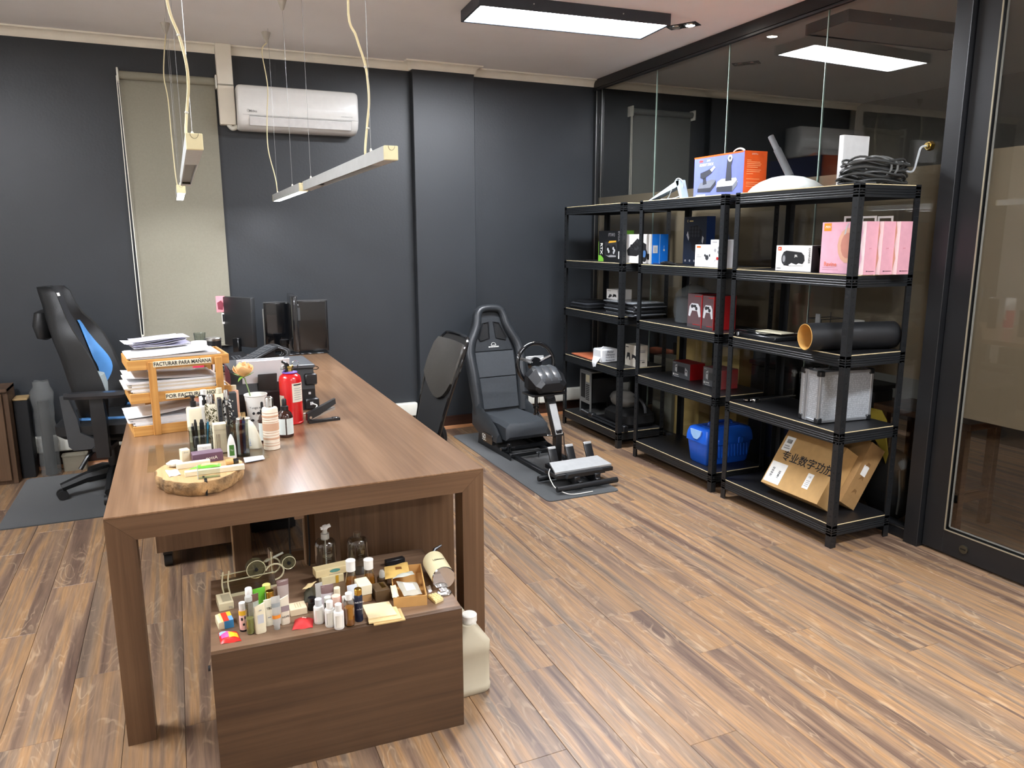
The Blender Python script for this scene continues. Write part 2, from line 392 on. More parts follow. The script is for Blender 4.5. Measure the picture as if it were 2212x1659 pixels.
for c in gy[1:-1]: gp('glass_joint', edgem, XG-.0045, XG+.0045, c-.002, c+.002, .07, ZC-.072, bev=0)
gp('post', blackal, XG-.055, XG+.055, 2.47, 2.55, 0, ZC-.072)
# door
DR = struct(link('door_1', None), 'glass door with black aluminium frame beside the partition')
def dp(name, mat, *a, bev=.002): return B().box(*a, bev).obj(name, mat, DR, False)
dp('door_stile', blackal, XG-.022, XG+.022, 2.355, 2.466, .012, ZC-.075)
dp('door_stile', blackal, XG-.022, XG+.022, 1.25, 1.36, .012, ZC-.075)
dp('door_bottom_rail', blackal, XG-.022, XG+.022, 1.36, 2.355, .012, .132)
dp('pane', glass, XG-.004, XG+.004, 1.36, 2.357, .13, ZC-.075, bev=0)
dp('frosted_film', film, XG+.0045, XG+.005, 1.365, 2.35, .70, 1.94, bev=0)
beadm = P('glazing_bead', (176, 168, 146), .35, .6)
dp('glazing_bead', beadm, XG-.026, XG-.020, 2.349, 2.354, .132, ZC-.08, bev=0)
dp('glazing_bead', beadm, XG-.026, XG-.020, 1.36, 2.354, .131, .136, bev=0)
gask = P('gasket', (110, 110, 104), .5)
dp('gasket', gask, XG-.012, XG-.005, 2.335, 2.34, .145, ZC-.08, bev=0)
dp('gasket', gask, XG-.012, XG-.005, 1.36, 2.34, .145, .15, bev=0)
lk = B().cyl((XG-.030, 2.243, .070), (XG-.020, 2.243, .070), .021, .021, 20).obj('lock', P('lock_bronze', (90, 86, 72), .35, .8), DR)
B().box(XG-.033, XG-.029, 2.230, 2.256, .068, .073).obj('key_slot', P('lock_slot', (40, 38, 34), .4, .6), lk, False)
for a in (1.2, -.5): struct(B().box(XG-.05, XG+.05, YF if a < 0 else 1.17, 1.17 if a < 0 else 1.25, 0, ZC).obj('wall_right_front', whitew if a < 0 else blackal, None, False))
# ---------------------------------------------------------------- ceiling lights
def panel(label, cx, cy, rot, lit):
    t = thing('ceiling_panel_light', label, 'ceiling light', (cx, cy, ZC), rot, None)
    L, Wd = .60, .178
    fm = P('panel_frame_dark', (62, 66, 74), .45, .3)
    for a in ((-L, L, -Wd, -Wd+.016), (-L, L, Wd-.016, Wd)): B().box(*a, -.064, 0, .002).obj('frame_side', fm, t, False)
    for a in ((-L, -L+.016), (L-.016, L)): B().box(*a, -Wd+.016, Wd-.016, -.064, 0, .002).obj('frame_end', fm, t, False)
    B().box(-L+.016, L-.016, -Wd+.016, Wd-.016, -.060, -.052).obj('diffuser', EM('panel_glow', (243, 247, 255), PANEL_W) if lit else P('diffuser_off', (170, 168, 164), .4), t, False)
    for x in (-.28, .28): B().cyl((x, -Wd-.001, -.03), (x, -Wd-.004, -.03), .004, None, 8).obj('screw', steel, t)
panel('lit white ceiling panel light with dark frame above the room', 2.238, 4.24, -.068, True)
panel('unlit ceiling panel light seen through the glass partition', 4.33, 3.67, -.06, False)
panel('lit ceiling panel light on the window side of the room', -1.45, 2.85, 1.57, True)
panel('added unseen ceiling panel light behind the camera to brighten the room', .9, -1.9, -.068, True)  # unseen panel added behind the camera for more bounce on the ceiling
panel('lit ceiling panel light nearer the entrance side of the room', 2.2, 1.0, -.068, True)
def spot(label, cx, cy, rot, lit):
    t = thing('recessed_spotlight', label, 'spotlight', (cx, cy, ZC), rot)
    B().box(-.10, .10, -.05, .05, -.004, 0, .001).obj('plate', P('spot_plate', (58, 58, 60), .4, .5), t, False)
    for i, x in enumerate((-.047, .047)):
        h = B().lathe([(.040, -.004), (.038, -.009), (.030, -.010), (.026, -.006)], 20, (x, 0, 0), cap=False).obj('lamp_ring', chrome, t)
        B().cyl((x, 0, -.0045), (x, 0, -.0095), .029, .027, 18).obj('lamp_lens', EM('spot_glow', (255, 246, 232), SPOT_W*4) if lit and i == 1 else P('spot_lens_off', (150, 150, 146), .15), t)
spot('twin recessed spotlight with one lamp lit beside the ceiling panel', 3.045, 4.205, -1.02, True)
spot('unlit twin recessed spotlight in the ceiling behind the glass', 4.127, 4.873, -.9, False)
sl = bpy.data.lights.new('spot_beam', 'SPOT'); sl.energy = 20; sl.spot_size = rad(70); sl.spot_blend = .6; sl.shadow_soft_size = .025; sl.color = (1, .93, .84)
so = bpy.data.objects.new('spot_beam', sl); COL.objects.link(so); so.location = (3.02, 4.245, ZC-.012)
# ---------------------------------------------------------------- pendant bars
alu = P('anodised_grey', (188, 190, 188), .4, .0, var=.04)
capm = P('end_cap_cream', (232, 222, 178), .5)
cab = P('cable_cream', (232, 220, 176), .5); wirem = P('steel_wire', (150, 150, 148), .35, .8)
def bend(pts, n=6):
    """smooth curve through points (Catmull-Rom)"""
    p = [Vector(a) for a in pts]; p = [p[0]*2-p[1]]+p+[p[-1]*2-p[-2]]; out = []
    for i in range(1, len(p)-2):
        for k in range(n):
            t = k/n; a, b_, c, d = p[i-1], p[i], p[i+1], p[i+2]
            out.append(.5*((2*b_)+(c-a)*t+(2*a-5*b_+4*c-d)*t*t+(3*b_-a-3*c+d)*t**3))
    return out+[p[-2]]
def bar(label, x, y0, y1, lit, slot, wires, cable, cup=None, thick=.0035, clips=()):
    t = thing('linear_pendant_light', label, 'pendant light', (x, y0, 1.80), 0, 'linear pendant lights over the desk')
    L = y1-y0
    h = B()
    h.box(-.0225, -.019, 0.012, L-.012, 0, .044); h.box(.019, .0225, .012, L-.012, 0, .044); h.box(-.019, .019, .012, L-.012, .040, .044); h.box(-.019, .019, .012, slot[0]*L, 0, .004); h.box(-.019, .019, slot[1]*L, L-.012, 0, .004)
    h.obj('housing', alu, t, False)
    for a in (0, L-.012):
        e = B().box(-.0228, .0228, a, a+.012, -.0005, .0445, .002).obj('end_cap', capm, t, False)
        if a == 0: B().tube([(.011*cos(pi+i*pi/8)+.001, -.0006, .0440+.014*sin(pi+i*pi/8)) for i in range(9)], .0006, 5).obj('seam', P('seam_grey', (120, 112, 90), .6), e)
    B().box(-.0185, .0185, slot[0]*L, slot[1]*L, .002 if lit else .012, .010 if lit else .016).obj('diffuser', EM('bar_glow', (246, 248, 255), BAR_W*5) if lit else P('bar_diffuser_off', (120, 116, 108), .4), t, False)
    for wy in wires:
        B().cyl((0, wy-y0, .044), (0, wy-y0, ZC-1.80), .0008, None, 5).obj('wire', wirem, t)
        B().lathe([(.005, 0), (.005, .014), (.002, .02)], 10, (0, wy-y0, .044)).obj('wire_gripper', cream, t)
    c = B().tube(bend([Vector(p)-Vector((x, y0, 1.80)) for p in cable]), thick, 7).obj('cable', cab, t)
    for p in clips: B().lathe([(.004, -.003), (.006, 0), (.004, .003)], 8, tuple(Vector(p)-Vector((x, y0, 1.80)))).obj('cable_clip', trk, t)
    for cy in (cup or []):
        B().lathe([(.0, -.068), (.008, -.062), (.020, -.030), (.028, -.004), (.028, 0)], 18, (0, cy-y0, ZC-1.80)).obj('ceiling_cup', P('cup_grey', (190, 184, 172), .5), t)
def pp(px, py, y): v = on(px, py, y=y); return (v.x, v.y, v.z)
bar('unlit grey pendant bar light above right half of desk, near camera end of its row', .664, 2.45, 4.13, False, (.12, .78), [2.72, 4.0],
    [(.664, 2.72, 2.84), pp(752, 0, 2.70), pp(770, 80, 2.70), pp(790, 145, 2.72), pp(797, 215, 2.74), pp(793, 270, 2.75), pp(789, 331, 2.72), (.664, 2.74, 1.842)], thick=.0042, clips=[pp(789, 145, 2.71), pp(795, 277, 2.74)])
bar('lit white pendant bar light above right half of desk, toward the back wall', .660, 4.22, 5.40, True, (.02, .98), [4.62, 5.30],
    [(.660, 5.40, 2.80), pp(566, 112, 5.4), pp(578, 185, 5.4), pp(577, 250, 5.4), pp(579, 320, 5.4), pp(595, 385, 5.38), (.660, 5.30, 1.842)], [5.40, 4.62])
bar('unlit grey pendant bar light above left half of desk, near camera end of its row', .079, 2.38, 3.98, False, (.30, .95), [2.50, 3.9],
    [pp(356, -25, 2.45), pp(368, 30, 2.45), pp(388, 80, 2.45), pp(403, 140, 2.45), pp(407, 190, 2.47), pp(403, 250, 2.49), pp(403, 292, 2.46), (.079, 2.46, 1.842)], thick=.0042, clips=[pp(386, 76, 2.45), pp(403, 243, 2.48)])
bar('lit white pendant bar light above left half of desk, toward the back wall', .066, 4.60, 5.45, True, (.02, .98), [4.7, 5.3],
    [(.066, 5.42, 2.80), pp(355, 110, 5.4), pp(354, 165, 5.4), pp(363, 215, 5.4), pp(371, 300, 5.38), pp(380, 385, 5.36), (.066, 5.3, 1.842)], [5.42])
# ---------------------------------------------------------------- roller blinds
def blind(label, x0, x1, z0, z1, y, fab, chain=True):
    t = thing('roller_blind', label, 'blind', (x0, y, z0))
    W_ = x1-x0; H_ = z1-z0
    B().grid(8, 24, lambda u, v: (u*W_, -.028-.003*sin(u*pi)*sin(v*9), v*(H_-.03))).solidify(.0012).obj('blind_fabric', fab, t)
    B().cyl((0, -.045, H_-.03), (W_, -.045, H_-.03), .026, None, 20).obj('roller_tube', fab, t)
    for x in (-.012, W_+.002): B().box(x, x+.012, -.085, 0, H_-.075, H_+.01, .004, 2).obj('bracket', trk, t)
    B().box(0, W_, -.036, -.024, -.012, .012, .003).obj('bottom_bar', fab, t)
    if chain:
        c = [(-.014, -.07, H_-.04), (-.016, -.07, .9), (-.014, -.068, .16), (-.006, -.066, .10), (.003, -.066, .13), (.004, -.068, .5), (-.004, -.07, H_-.06)]
        B().tube(bend(c, 8), .0028, 6).obj('pull_chain', P('chain_white', (244, 240, 226), .45), t)
fabg = P('blind_fabric_taupe', (142, 138, 122), .8, var=.04, vs=90, bump=.12, bs=500)
blind('taupe roller blind hanging on dark wall beside air conditioner', -.235, .352, .80, 2.645, YB, fabg)
blind('grey roller blind hanging behind the glass partition', 3.72, 4.36, .9, 2.66, YB, P('blind_fabric_grey', (118, 120, 116), .8, var=.04, vs=90))
# ---------------------------------------------------------------- air conditioner
acm = P('ac_white', (232, 232, 228), .22, var=.02, coat=.4); acg = P('ac_grey', (150, 150, 150), .4)
t = thing('air_conditioner', 'white wall mounted split air conditioner above desk', 'air conditioner', (.478, YB, 2.295))
AW, AH = .825, .292
def rring(x, sc=1.0):
    pts = [(0, .01), (-.06, .0), (-.13, .004), (-.185, .030), (-.212, .085), (-.215, .16), (-.213, .25), (-.203, .282), (-.18, AH), (-.05, AH), (0, AH)]
    cy, cz = -.11, AH/2
    return [(x, cy+(p[0]-cy)*sc, cz+(p[1]-cz)*sc) for p in pts]
B().loft([rring(0, .90), rring(.006, .955), rring(.018, .99), rring(.035, 1), rring(AW-.035, 1), rring(AW-.018, .99), rring(AW-.006, .955), rring(AW, .90)]).obj('body', acm, t, True, 50)
fl = B().loft([[(x, -.2135, .080), (x, -.2095, .086), (x, -.1880, .034), (x, -.1920, .028)] for x in (.075, AW-.055)]).obj('air_flap', P('ac_flap', (222, 222, 220), .3), t)
B().tube([(.072, -.2150, .0865), (AW-.052, -.2150, .0865), (AW-.052, -.1900, .028), (.072, -.1900, .028)], .0012, 5, wrap=True).obj('flap_gap', P('ac_gap', (96, 96, 98), .6), t)
B().box(.03, AW-.004, -.2158, -.2146, .0925, .0935).obj('panel_seam', P('ac_gap', (96, 96, 98), .6), t, False)
text(t, 'Midea', .022, frame((.098, -.2160, .118), (1, 0, 0), (0, 0, 1)), acg, bold=.01)
B().tube([(.066+.007*cos(a*.6), -.2162, .120+.009*sin(a*.6)) for a in range(10)], .0009, 5).obj('emblem', acg, t)
text(t, 'INVERTER QUATTRO', .0085, frame((AW-.085, -.2160, .115), (1, 0, 0), (0, 0, 1)), acg)
t = thing('pipe_duct', 'cream pipe duct running from ceiling to air conditioner', 'duct', (.369, YB, 2.335))
B().box(0, .103, -.075, 0, .262, ZC-2.335, .004).obj('duct_cover', cream, t, False)
B().box(-.0015, .1045, -.078, 0, .0, .258, .004).obj('duct_cover', cream, t, False)
B().box(.004, .009, -.0795, -.077, .0, .258).obj('duct_lip', cream, t, False); B().box(.094, .099, -.0795, -.077, .0, .258).obj('duct_lip', cream, t, False)
B().box(-.0005, .1035, -.08, 0, .2555, .2645, .001).obj('duct_joint', P('duct_joint', (150, 146, 132), .5), t, False)
B().tube(bend([(.05, -.04, .01), (.075, -.05, -.02), (.10, -.05, -.015), (.112, -.05, .0)]), .016, 8).obj('pipe', trk, t)
# ================================================================ desk
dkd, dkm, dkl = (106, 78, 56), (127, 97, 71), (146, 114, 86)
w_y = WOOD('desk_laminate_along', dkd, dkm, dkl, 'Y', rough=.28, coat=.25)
w_x = WOOD('desk_laminate_across_shaded', (80, 57, 38), (96, 70, 48), (110, 83, 59), 'X', rough=.4)  # rails and legs darker than the top: weaker front light put into the colour
w_z = WOOD('desk_laminate_upright_shaded', (80, 57, 38), (96, 70, 48), (110, 83, 59), 'Z', rough=.4)
X0, X1, Y0, Y1, DH, DL = -.2506, .9474, 2.397, 5.60, .75, .08
DK = thing('desk', 'long brown woodgrain desk with mitred square end legs', 'desk', (0, 0, 0))
for a, c in ((Y0, 4.679), (4.681, Y1)): B().box(X0, X1, a, c, DH-.006, DH, .001).obj('desk_top', w_y, DK, False)
B().box(X0+.003, X1-.003, Y0+DL, Y1-DL, DH-.034, DH-.006).obj('top_core', w_y, DK, False)
for ya, yb in ((Y0+.0005, Y0+DL), (Y1-DL, Y1-.0005)):
    zt = DH-.0062
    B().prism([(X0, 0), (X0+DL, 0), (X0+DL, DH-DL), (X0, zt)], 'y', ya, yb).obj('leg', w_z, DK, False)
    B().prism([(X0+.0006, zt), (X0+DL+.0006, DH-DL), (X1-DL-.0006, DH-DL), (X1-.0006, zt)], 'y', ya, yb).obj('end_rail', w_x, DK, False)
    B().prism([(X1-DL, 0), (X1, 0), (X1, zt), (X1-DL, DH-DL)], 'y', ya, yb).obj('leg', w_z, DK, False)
edge_l = P('edge_band_light', (178, 150, 120), .4)
for a, c in ((.147, .225), (.472, .600)):
    B().box(a, c, 3.53, 3.57, 0, DH-.034, .001).obj('support_leg', w_z, DK, False)
    B().box(a-.006, a, 3.53, 3.57, 0, DH-.034).obj('edge_band', edge_l, DK, False)
B().box(.225, .472, 3.60, 3.63, .0, .05).obj('stretcher', w_x, DK, False)
B().box(.30, .33, 2.477, 5.52, DH-.12, DH-.034).obj('top_beam', w_y, DK, False)
# pedestals
t = thing('drawer_pedestal', 'tall brown drawer pedestal with round lock under desk end', 'cabinet', (.474, 2.63, 0))
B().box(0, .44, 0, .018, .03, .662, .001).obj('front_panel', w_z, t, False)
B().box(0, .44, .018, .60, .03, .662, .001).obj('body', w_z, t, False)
for x in (.03, .40): B().cyl((x, .05, 0), (x, .05, .03), .02, None, 12).obj('foot', blackal, t)
lk = B().cyl((.335, -.004, .600), (.335, .001, .600), .013, None, 20).obj('lock', steel, t)
B().box(.3335, .3365, -.0048, -.0035, .594, .606).obj('key_slot', BLK, lk, False)
t = thing('mobile_pedestal', 'low brown mobile pedestal on black castors under desk', 'cabinet', (-.185, 3.76, 0))
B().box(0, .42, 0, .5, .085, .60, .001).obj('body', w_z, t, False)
B().box(-.005, 0, 0, .5, .085, .60).obj('edge_band', edge_l, t, False)
for x in (.045, .38):
    for y in (.05, .45):
        c = B().cyl((x-.018, y, .034), (x+.018, y, .034), .034, None, 18).obj('castor', P('rubber_black', (24, 24, 25), .6), t)
        B().box(x-.02, x+.02, y-.02, y+.02, .06, .085).obj('castor_plate', blackal, c, False)
pcb = P('pc_black', (18, 18, 20), .45)
t = thing('computer_tower', 'black computer tower standing on floor under desk', 'computer', (.262, 4.03, 0))
B().box(0, .23, 0, .46, .012, .46, .006, 2).obj('case', pcb, t)
for x in (.03, .2):
    for y in (.05, .40): B().box(x-.012, x+.012, y-.02, y+.02, 0, .013).obj('foot', P('rubber_black', (24, 24, 25), .6), t, False)
B().box(.02, .21, -.003, .001, .05, .44, .001).obj('front_panel', P('pc_front', (26, 26, 28), .3), t, False)
B().cyl((.115, -.006, .40), (.115, -.002, .40), .010, None, 14).obj('power_button', steel, t)
for i, q in enumerate(([(.42, 3.45, .70), (.40, 3.44, .4), (.385, 3.42, .15), (.40, 3.40, .02), (.46, 3.36, .005)], [(.47, 3.3, .70), (.455, 3.28, .45), (.45, 3.25, .2), (.43, 3.2, .03), (.42, 3.1, .006)])):
    tag(B().tube(bend(q), .004, 6).obj('power_cable', P('rubber_black', (24, 24, 25), .6)), ['thin black cable hanging from desk to floor beside computer tower', 'thin black cable hanging from desk beside tall pedestal'][i], 'cable')
# ================================================================ low cabinet
CABZ = .41
CB = thing('low_cabinet', 'low brown cabinet crowded with toiletries under desk end', 'cabinet', (.006, 2.102, 0), -.043)
cw, cdp = .737, .50
B().box(0, cw, 0, .018, .0, CABZ-.0006, .0008).obj('front_panel', WOOD('cabinet_front_shaded', (66, 46, 31), (80, 58, 39), (94, 69, 48), 'X', rough=.42), CB, False)  # front darker than the top: its shade is put into the wood colour
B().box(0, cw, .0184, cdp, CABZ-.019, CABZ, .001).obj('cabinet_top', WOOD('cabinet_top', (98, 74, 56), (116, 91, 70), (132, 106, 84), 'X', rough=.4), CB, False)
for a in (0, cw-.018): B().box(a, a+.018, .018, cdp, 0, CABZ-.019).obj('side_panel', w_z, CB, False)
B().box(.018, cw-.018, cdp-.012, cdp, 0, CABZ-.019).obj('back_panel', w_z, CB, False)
B().cyl((-.004, .01, .365), (-.010, .01, .365), .008, None, 12).obj('hinge_cap', P('rubber_black', (24, 24, 25), .6), CB)
# ================================================================ jerry can
jm = P('hdpe_milky', (186, 177, 154), .45, var=.04, vs=14)
t = thing('jerry_can', 'milky white plastic jerry can standing beside low cabinet', 'jerry can', (.765, 2.20, 0), .02)
def rr(x0, x1, y0, y1, z, r, n=5):
    out = []
    for cx, cy, a0 in ((x1-r, y1-r, 0), (x0+r, y1-r, pi/2), (x0+r, y0+r, pi), (x1-r, y0+r, 1.5*pi)):
        for i in range(n): a = a0+i*pi/2/(n-1); out.append((cx+r*cos(a), cy+r*sin(a), z))
    return out
Wj, Dj = .132, .19
B().loft([rr(.008, Wj-.008, .008, Dj-.008, 0, .02), rr(0, Wj, 0, Dj, .012, .025), rr(0, Wj, 0, Dj, .03, .025), rr(.002, Wj-.002, .002, Dj-.002, .034, .025), rr(.002, Wj-.002, .002, Dj-.002, .150, .025), rr(0, Wj, 0, Dj, .155, .025), rr(0, Wj, 0, Dj, .188, .026),
          rr(.012, Wj-.020, .006, Dj-.010, .212, .026), rr(.026, Wj-.044, .010, Dj-.05, .238, .024), rr(.034, Wj-.052, .014, .09, .256, .02)]).obj('body', jm, t)
B().tube(bend([(.064, .06, .24), (.055, .10, .272), (.052, .15, .262), (.055, .182, .20)]), .013, 10).obj('handle', jm, t)
B().lathe([(.024, .25), (.024, .262), (.0265, .262), (.0265, .284), (.024, .287)], 28, (.066, .045, 0)).obj('cap', P('cap_white', (228, 226, 216), .45, bump=.3, bs=60), t)
# ================================================================ mats
def mat_rect(name, label, x0, x1, y0, y1, rz=0, th=.006):
    cx, cy = (x0+x1)/2, (y0+y1)/2; a, b_ = (x1-x0)/2, (y1-y0)/2
    m = P('mat_felt', (44, 48, 50), .95, var=.12, vs=220, bump=.5, bs=420, sheen=.3)
    return tag(B().loft([rr(-a, a, -b_, b_, 0, .035), rr(-a, a, -b_, b_, th*.7, .035), rr(-a+.003, a-.003, -b_+.003, b_-.003, th, .034)]).obj(name, m, None, True, loc=(cx, cy, .0), rz=rz), label, 'mat')
mat_rect('floor_mat', 'dark grey felt mat under the racing simulator', 1.928, 2.43, 3.835, 5.53, .006)
mat_rect('floor_mat', 'dark grey felt mat under the gaming chair', -1.0, -.20, 4.665, 5.645, 0)
# ================================================================ racing simulator
leather = P('leather_black', (44, 47, 50), .34, var=.10, vs=40, bump=.12, bs=300)
leather2 = P('leather_panel', (58, 62, 66), .42, var=.08, vs=60, bump=.2, bs=500)
gloss = P('gloss_black', (20, 21, 23), .12, coat=.5); satin = P('satin_black', (26, 27, 29), .35)
sil = P('silver_paint', (206, 208, 208), .3, .5)
S = thing('racing_simulator', 'black racing simulator rig with bucket seat, steering wheel and pedals', 'simulator', (2.25, 5.0, .006), .05)
def outline(n=14):
    """half outline (x, z) of the seat back"""
    return [(.205, .0), (.212, .12), (.218, .25), (.226, .37), (.232, .46), (.215, .535), (.178, .60), (.145, .66), (.128, .71), (.118, .755), (.098, .790), (.060, .808), (.0, .812)]
def lean(x, z, y=0): return (x, .285+z*.27+y, .225+z*.97)
hl = outline(); full = [(x, z) for x, z in hl]+[(-x, z) for x, z in reversed(hl[:-1])]
B().loft([[lean(x*.96, z, .055) for x, z in full], [lean(x, z, .045) for x, z in full], [lean(x, z, -.0) for x, z in full], [lean(x*.9, z*.985+.004, -.018) for x, z in full]]).obj('seat_back', leather, S)
edge = [lean(x*.93, z, -.03-.02*sin(min(1, z/.5)*pi*.8)) for x, z in full]
B().tube(bend(edge, 3), [.042-.012*abs(sin(i/ (len(bend(edge, 3))-1)*pi))**2 for i in range(len(bend(edge, 3)))], 10).obj('side_bolster', leather, S)
def bp(name, pts, m, dy, th=.012, par=S):
    return B().loft([[lean(x, z, dy) for x, z in pts], [lean(x*.97, z, dy-th) for x, z in pts]]).obj(name, m, par)
bp('lower_panel', [(-.158, .03), (.158, .03), (.165, .268), (-.165, .268)], leather2, -.016, .016)
bp('middle_panel', [(-.166, .276), (.166, .276), (.168, .468), (-.168, .468)], leather2, -.016, .016)
bp('upper_panel', [(-.165, .476), (.165, .476), (.135, .60), (.085, .735), (-.085, .735), (-.135, .60)], leather, -.014, .012)
for s in (-1, 1):
    tri = [(s*.022, .70), (s*.068, .69), (s*.118, .575), (s*.11, .555), (s*.030, .575)]
    bp('harness_slot', tri, P('slot_dark', (8, 8, 9), .8), -.026, .002)
    B().tube([lean(x, z, -.030) for x, z in tri], .006, 6, wrap=True).obj('slot_rim', satin, S)
lg = frame(lean(0, .515, -.0305), (1, 0, 0), (0, .27, .97))
q = B().tube([(.020*cos(i*pi/10), .002+.022*sin(i*pi/10), 0) for i in range(11)], .0016, 5); q.box(-.02, .02, .001, .004, -.001, .001)
q = q.obj('logo_arc', WHT, S); q.matrix_local = lg
q = B()
for i, (a, c) in enumerate(((-.044, -.030), (-.028, -.018), (-.016, -.004), (-.002, .010), (.012, .022), (.024, .034), (.036, .044))): q.box(a, c-.0015, -.014, -.005, -.0008, .0008)
q = q.obj('logo_strokes', WHT, S); q.matrix_local = lg; q['kind'] = 'stuff'
# seat cushion
def cush(y, z0, z1, w, e=.03): return [(-w, y, z0), (-w, y, z1-e), (-w+e, y, z1), (0, y, z1-.006), (w-e, y, z1), (w, y, z1-e), (w, y, z0)]
B().loft([cush(-.185, .135, .200, .150, .02), cush(-.165, .11, .232, .172), cush(-.05, .11, .242, .176), cush(.12, .12, .236, .178), cush(.30, .14, .230, .176)]).obj('seat_cushion', leather2, S)
for s in (-1, 1):
    B().loft([[(s*(.178+a), y, z) for a, z in ((0, zb), (.012, zt-.02), (.028, zt), (.046, zt-.03), (.05, zb))] for y, zb, zt in ((-.12, .09, .15), (-.06, .09, .20), (.06, .09, .258), (.2, .10, .30), (.31, .14, .34))]).obj('seat_bolster', leather, S)
    B().prism([(-.30, .0), (.26, .0), (.24, .10), (.0, .085), (-.10, .045), (-.30, .03)], 'x', s*.20-.003, s*.20+.003).obj('side_bracket', satin, S, False)
    B().box(s*.15-.015, s*.15+.015, -.75, .28, .0, .03, .003).obj('floor_rail', satin, S)
B().box(-.19, .19, -.10, .26, .085, .112, .005).obj('seat_pan', satin, S)
B().box(-.2, .2, -.12, -.09, .02, .05, .004).obj('cross_tube', satin, S); B().box(-.2, .2, -.30, -.27, .02, .05, .004).obj('cross_tube', satin, S)
sd = B().box(-.232, -.205, -.06, .10, .055, .13, .003).obj('side_box', gloss, S)
text(sd, 'GO', .05, frame((-.2325, .085, .095), (0, -1, 0), (0, 0, 1)), WHT, bold=.03, sx=.8)
B().box(-.2335, -.2322, .048, .112, .068, .073).obj('mark', WHT, sd, False)
B().lathe([(.012, 0), (.012, .04), (.016, .045), (.016, .07), (.010, .075)], 14, (-.175, -.22, .03)).obj('height_knob', gloss, S)
B().cyl((-.23, -.20, .06), (-.12, -.20, .06), .012, None, 10).obj('slider_bar', gloss, S)
B().lathe([(.006, 0), (.006, .03), (.022, .034), (.022, .042), (.004, .045)], 14, (-.03, -.40, .03)).obj('wing_knob', chrome, S)
B().tube([(.17, -.17, .11), (.21, -.2, .11), (.21, -.24, .112)], .006, 6).obj('slider_lever', chrome, S)
# wheel stand
px_, py_ = -.045, -.68
B().box(px_-.022, px_+.022, py_-.028, py_+.028, .0, .30, .004).obj('stand_post', satin, S)
arm = frame((px_, py_-.002, .27), (1, 0, 0), (0, .45, .9))
q = B().box(-.033, .033, -.02, .30, -.018, .020, .003).obj('post_sleeve', satin, S); q.matrix_local = arm
q = B().box(-.026, .026, -.01, .20, .020, .026, .001).obj('sleeve_plate', sil, q); q.matrix_local = Matrix.Identity(4)
q2 = B()
for k in range(3): q2.tube([(.036*cos(a*pi/6), .22+.01*k+.006*sin(a*1.3), .006+.026*sin(a*pi/6)) for a in range(12)], .003, 5, wrap=True)
q2 = q2.obj('cable_wrap', P('rubber_black', (24, 24, 25), .6), S); q2.matrix_local = arm; q2['kind'] = 'stuff'
wx, wy, wz = -.05, -.50, .545
B().box(wx-.13, wx+.13, wy-.09, wy+.07, wz-.035, wz-.022, .002).obj('wheel_deck', satin, S)
B().cyl((wx-.09, wy-.06, wz-.03), (wx-.09, wy-.06, wz-.14), .012, .012, 12).obj('clamp', satin, S)
B().lathe([(.018, -.16), (.02, -.15), (.014, -.145), (.014, -.12), (.02, -.115), (.02, -.10)], 14, (wx-.09, wy-.06, wz)).obj('clamp_knob', gloss, S)
def wb(y, w, zl, zh, c): return [(wx-w+c, y, wz+zl), (wx+w-c, y, wz+zl), (wx+w, y, wz+zl+c), (wx+w*1.0, y, wz+zh-c*1.4), (wx+w-c*1.6, y, wz+zh), (wx-w+c*1.6, y, wz+zh), (wx-w, y, wz+zh-c*1.4), (wx-w, y, wz+zl+c)]
B().loft([wb(wy-.125, .088, .0, .055, .02), wb(wy-.105, .118, -.012, .085, .03), wb(wy-.03, .135, -.02, .145, .036), wb(wy+.04, .125, -.02, .150, .036), wb(wy+.09, .085, .0, .13, .03)]).obj('wheel_base', satin, S, True, 20)
for i in (-1, 0, 1): B().loft([[(wx+i*.055+a, y, wz+z+dz) for a, dz in ((-.022, 0), (0, .006), (.022, 0))] for y, z in ((wy-.115, .066), (wy-.09, .101), (wy-.03, .146), (wy+.03, .15))], cap=False, closed=False).solidify(.003).obj('cowl_fin', P('cowl_grey', (60, 63, 66), .28, coat=.3), S)
rim = frame((wx, wy+.115, wz+.155), (1, 0, 0), (0, .12, .99))
q = B().tube([(.140*cos(2*pi*i/40), .140*sin(2*pi*i/40), 0) for i in range(40)], .0155, 10, wrap=True).obj('wheel_rim', gloss, S); q.matrix_local = rim
sp = B()
for a in (.35, pi-.35, -pi/2):
    c_, s_ = cos(a), sin(a); sp.cyl((.03*c_, .03*s_, -.002), (.135*c_, .135*s_, 0), .016, .011, 8)
sp = sp.obj('wheel_spokes', steel, q); h = B().cyl((0, 0, -.025), (0, 0, .012), .05, .042, 20).obj('wheel_hub', gloss, q)
B().box(-.07, .07, .03, .052, -.012, -.004, .003).obj('shift_paddle', sil, q)
# pedals
PD = -.93
B().loft([[(x, y, z) for x, y, z in ((-.235+c, y, z0), (.185-c, y, z0), (.185-c, y, z0+.012), (-.235+c, y, z0+.012))] for y, z0, c in ((PD-.055, .100, .0), (PD+.07, .128, .03))]).obj('pedal_plate', sil, S, False)
B().prism([(-.18, .078), (-.165, .102), (.09, .102), (.105, .078)], 'y', PD-.105, PD-.052).obj('pedal_tray', satin, S, False)
B().box(-.235, .185, PD-.075, PD+.08, .072, .098, .003).obj('pedal_base', satin, S)
for i, x in enumerate((-.165, -.035, .105)):
    p = frame((x, PD+.075, .135), (1, 0, 0), (0, .45, .9))
    a = B().box(-.03, .03, 0, .10, -.006, .006, .004, 2).obj('pedal', satin, S); a.matrix_local = p
    b_ = B().box(-.029, .029, .085, .103, -.0085, .0075, .003).obj('pedal_cap', sil, a)
    c_ = B().cyl((x, PD+.06, .07), (x, PD+.075, .14), .007, None, 8).obj('pedal_arm', steel, S)
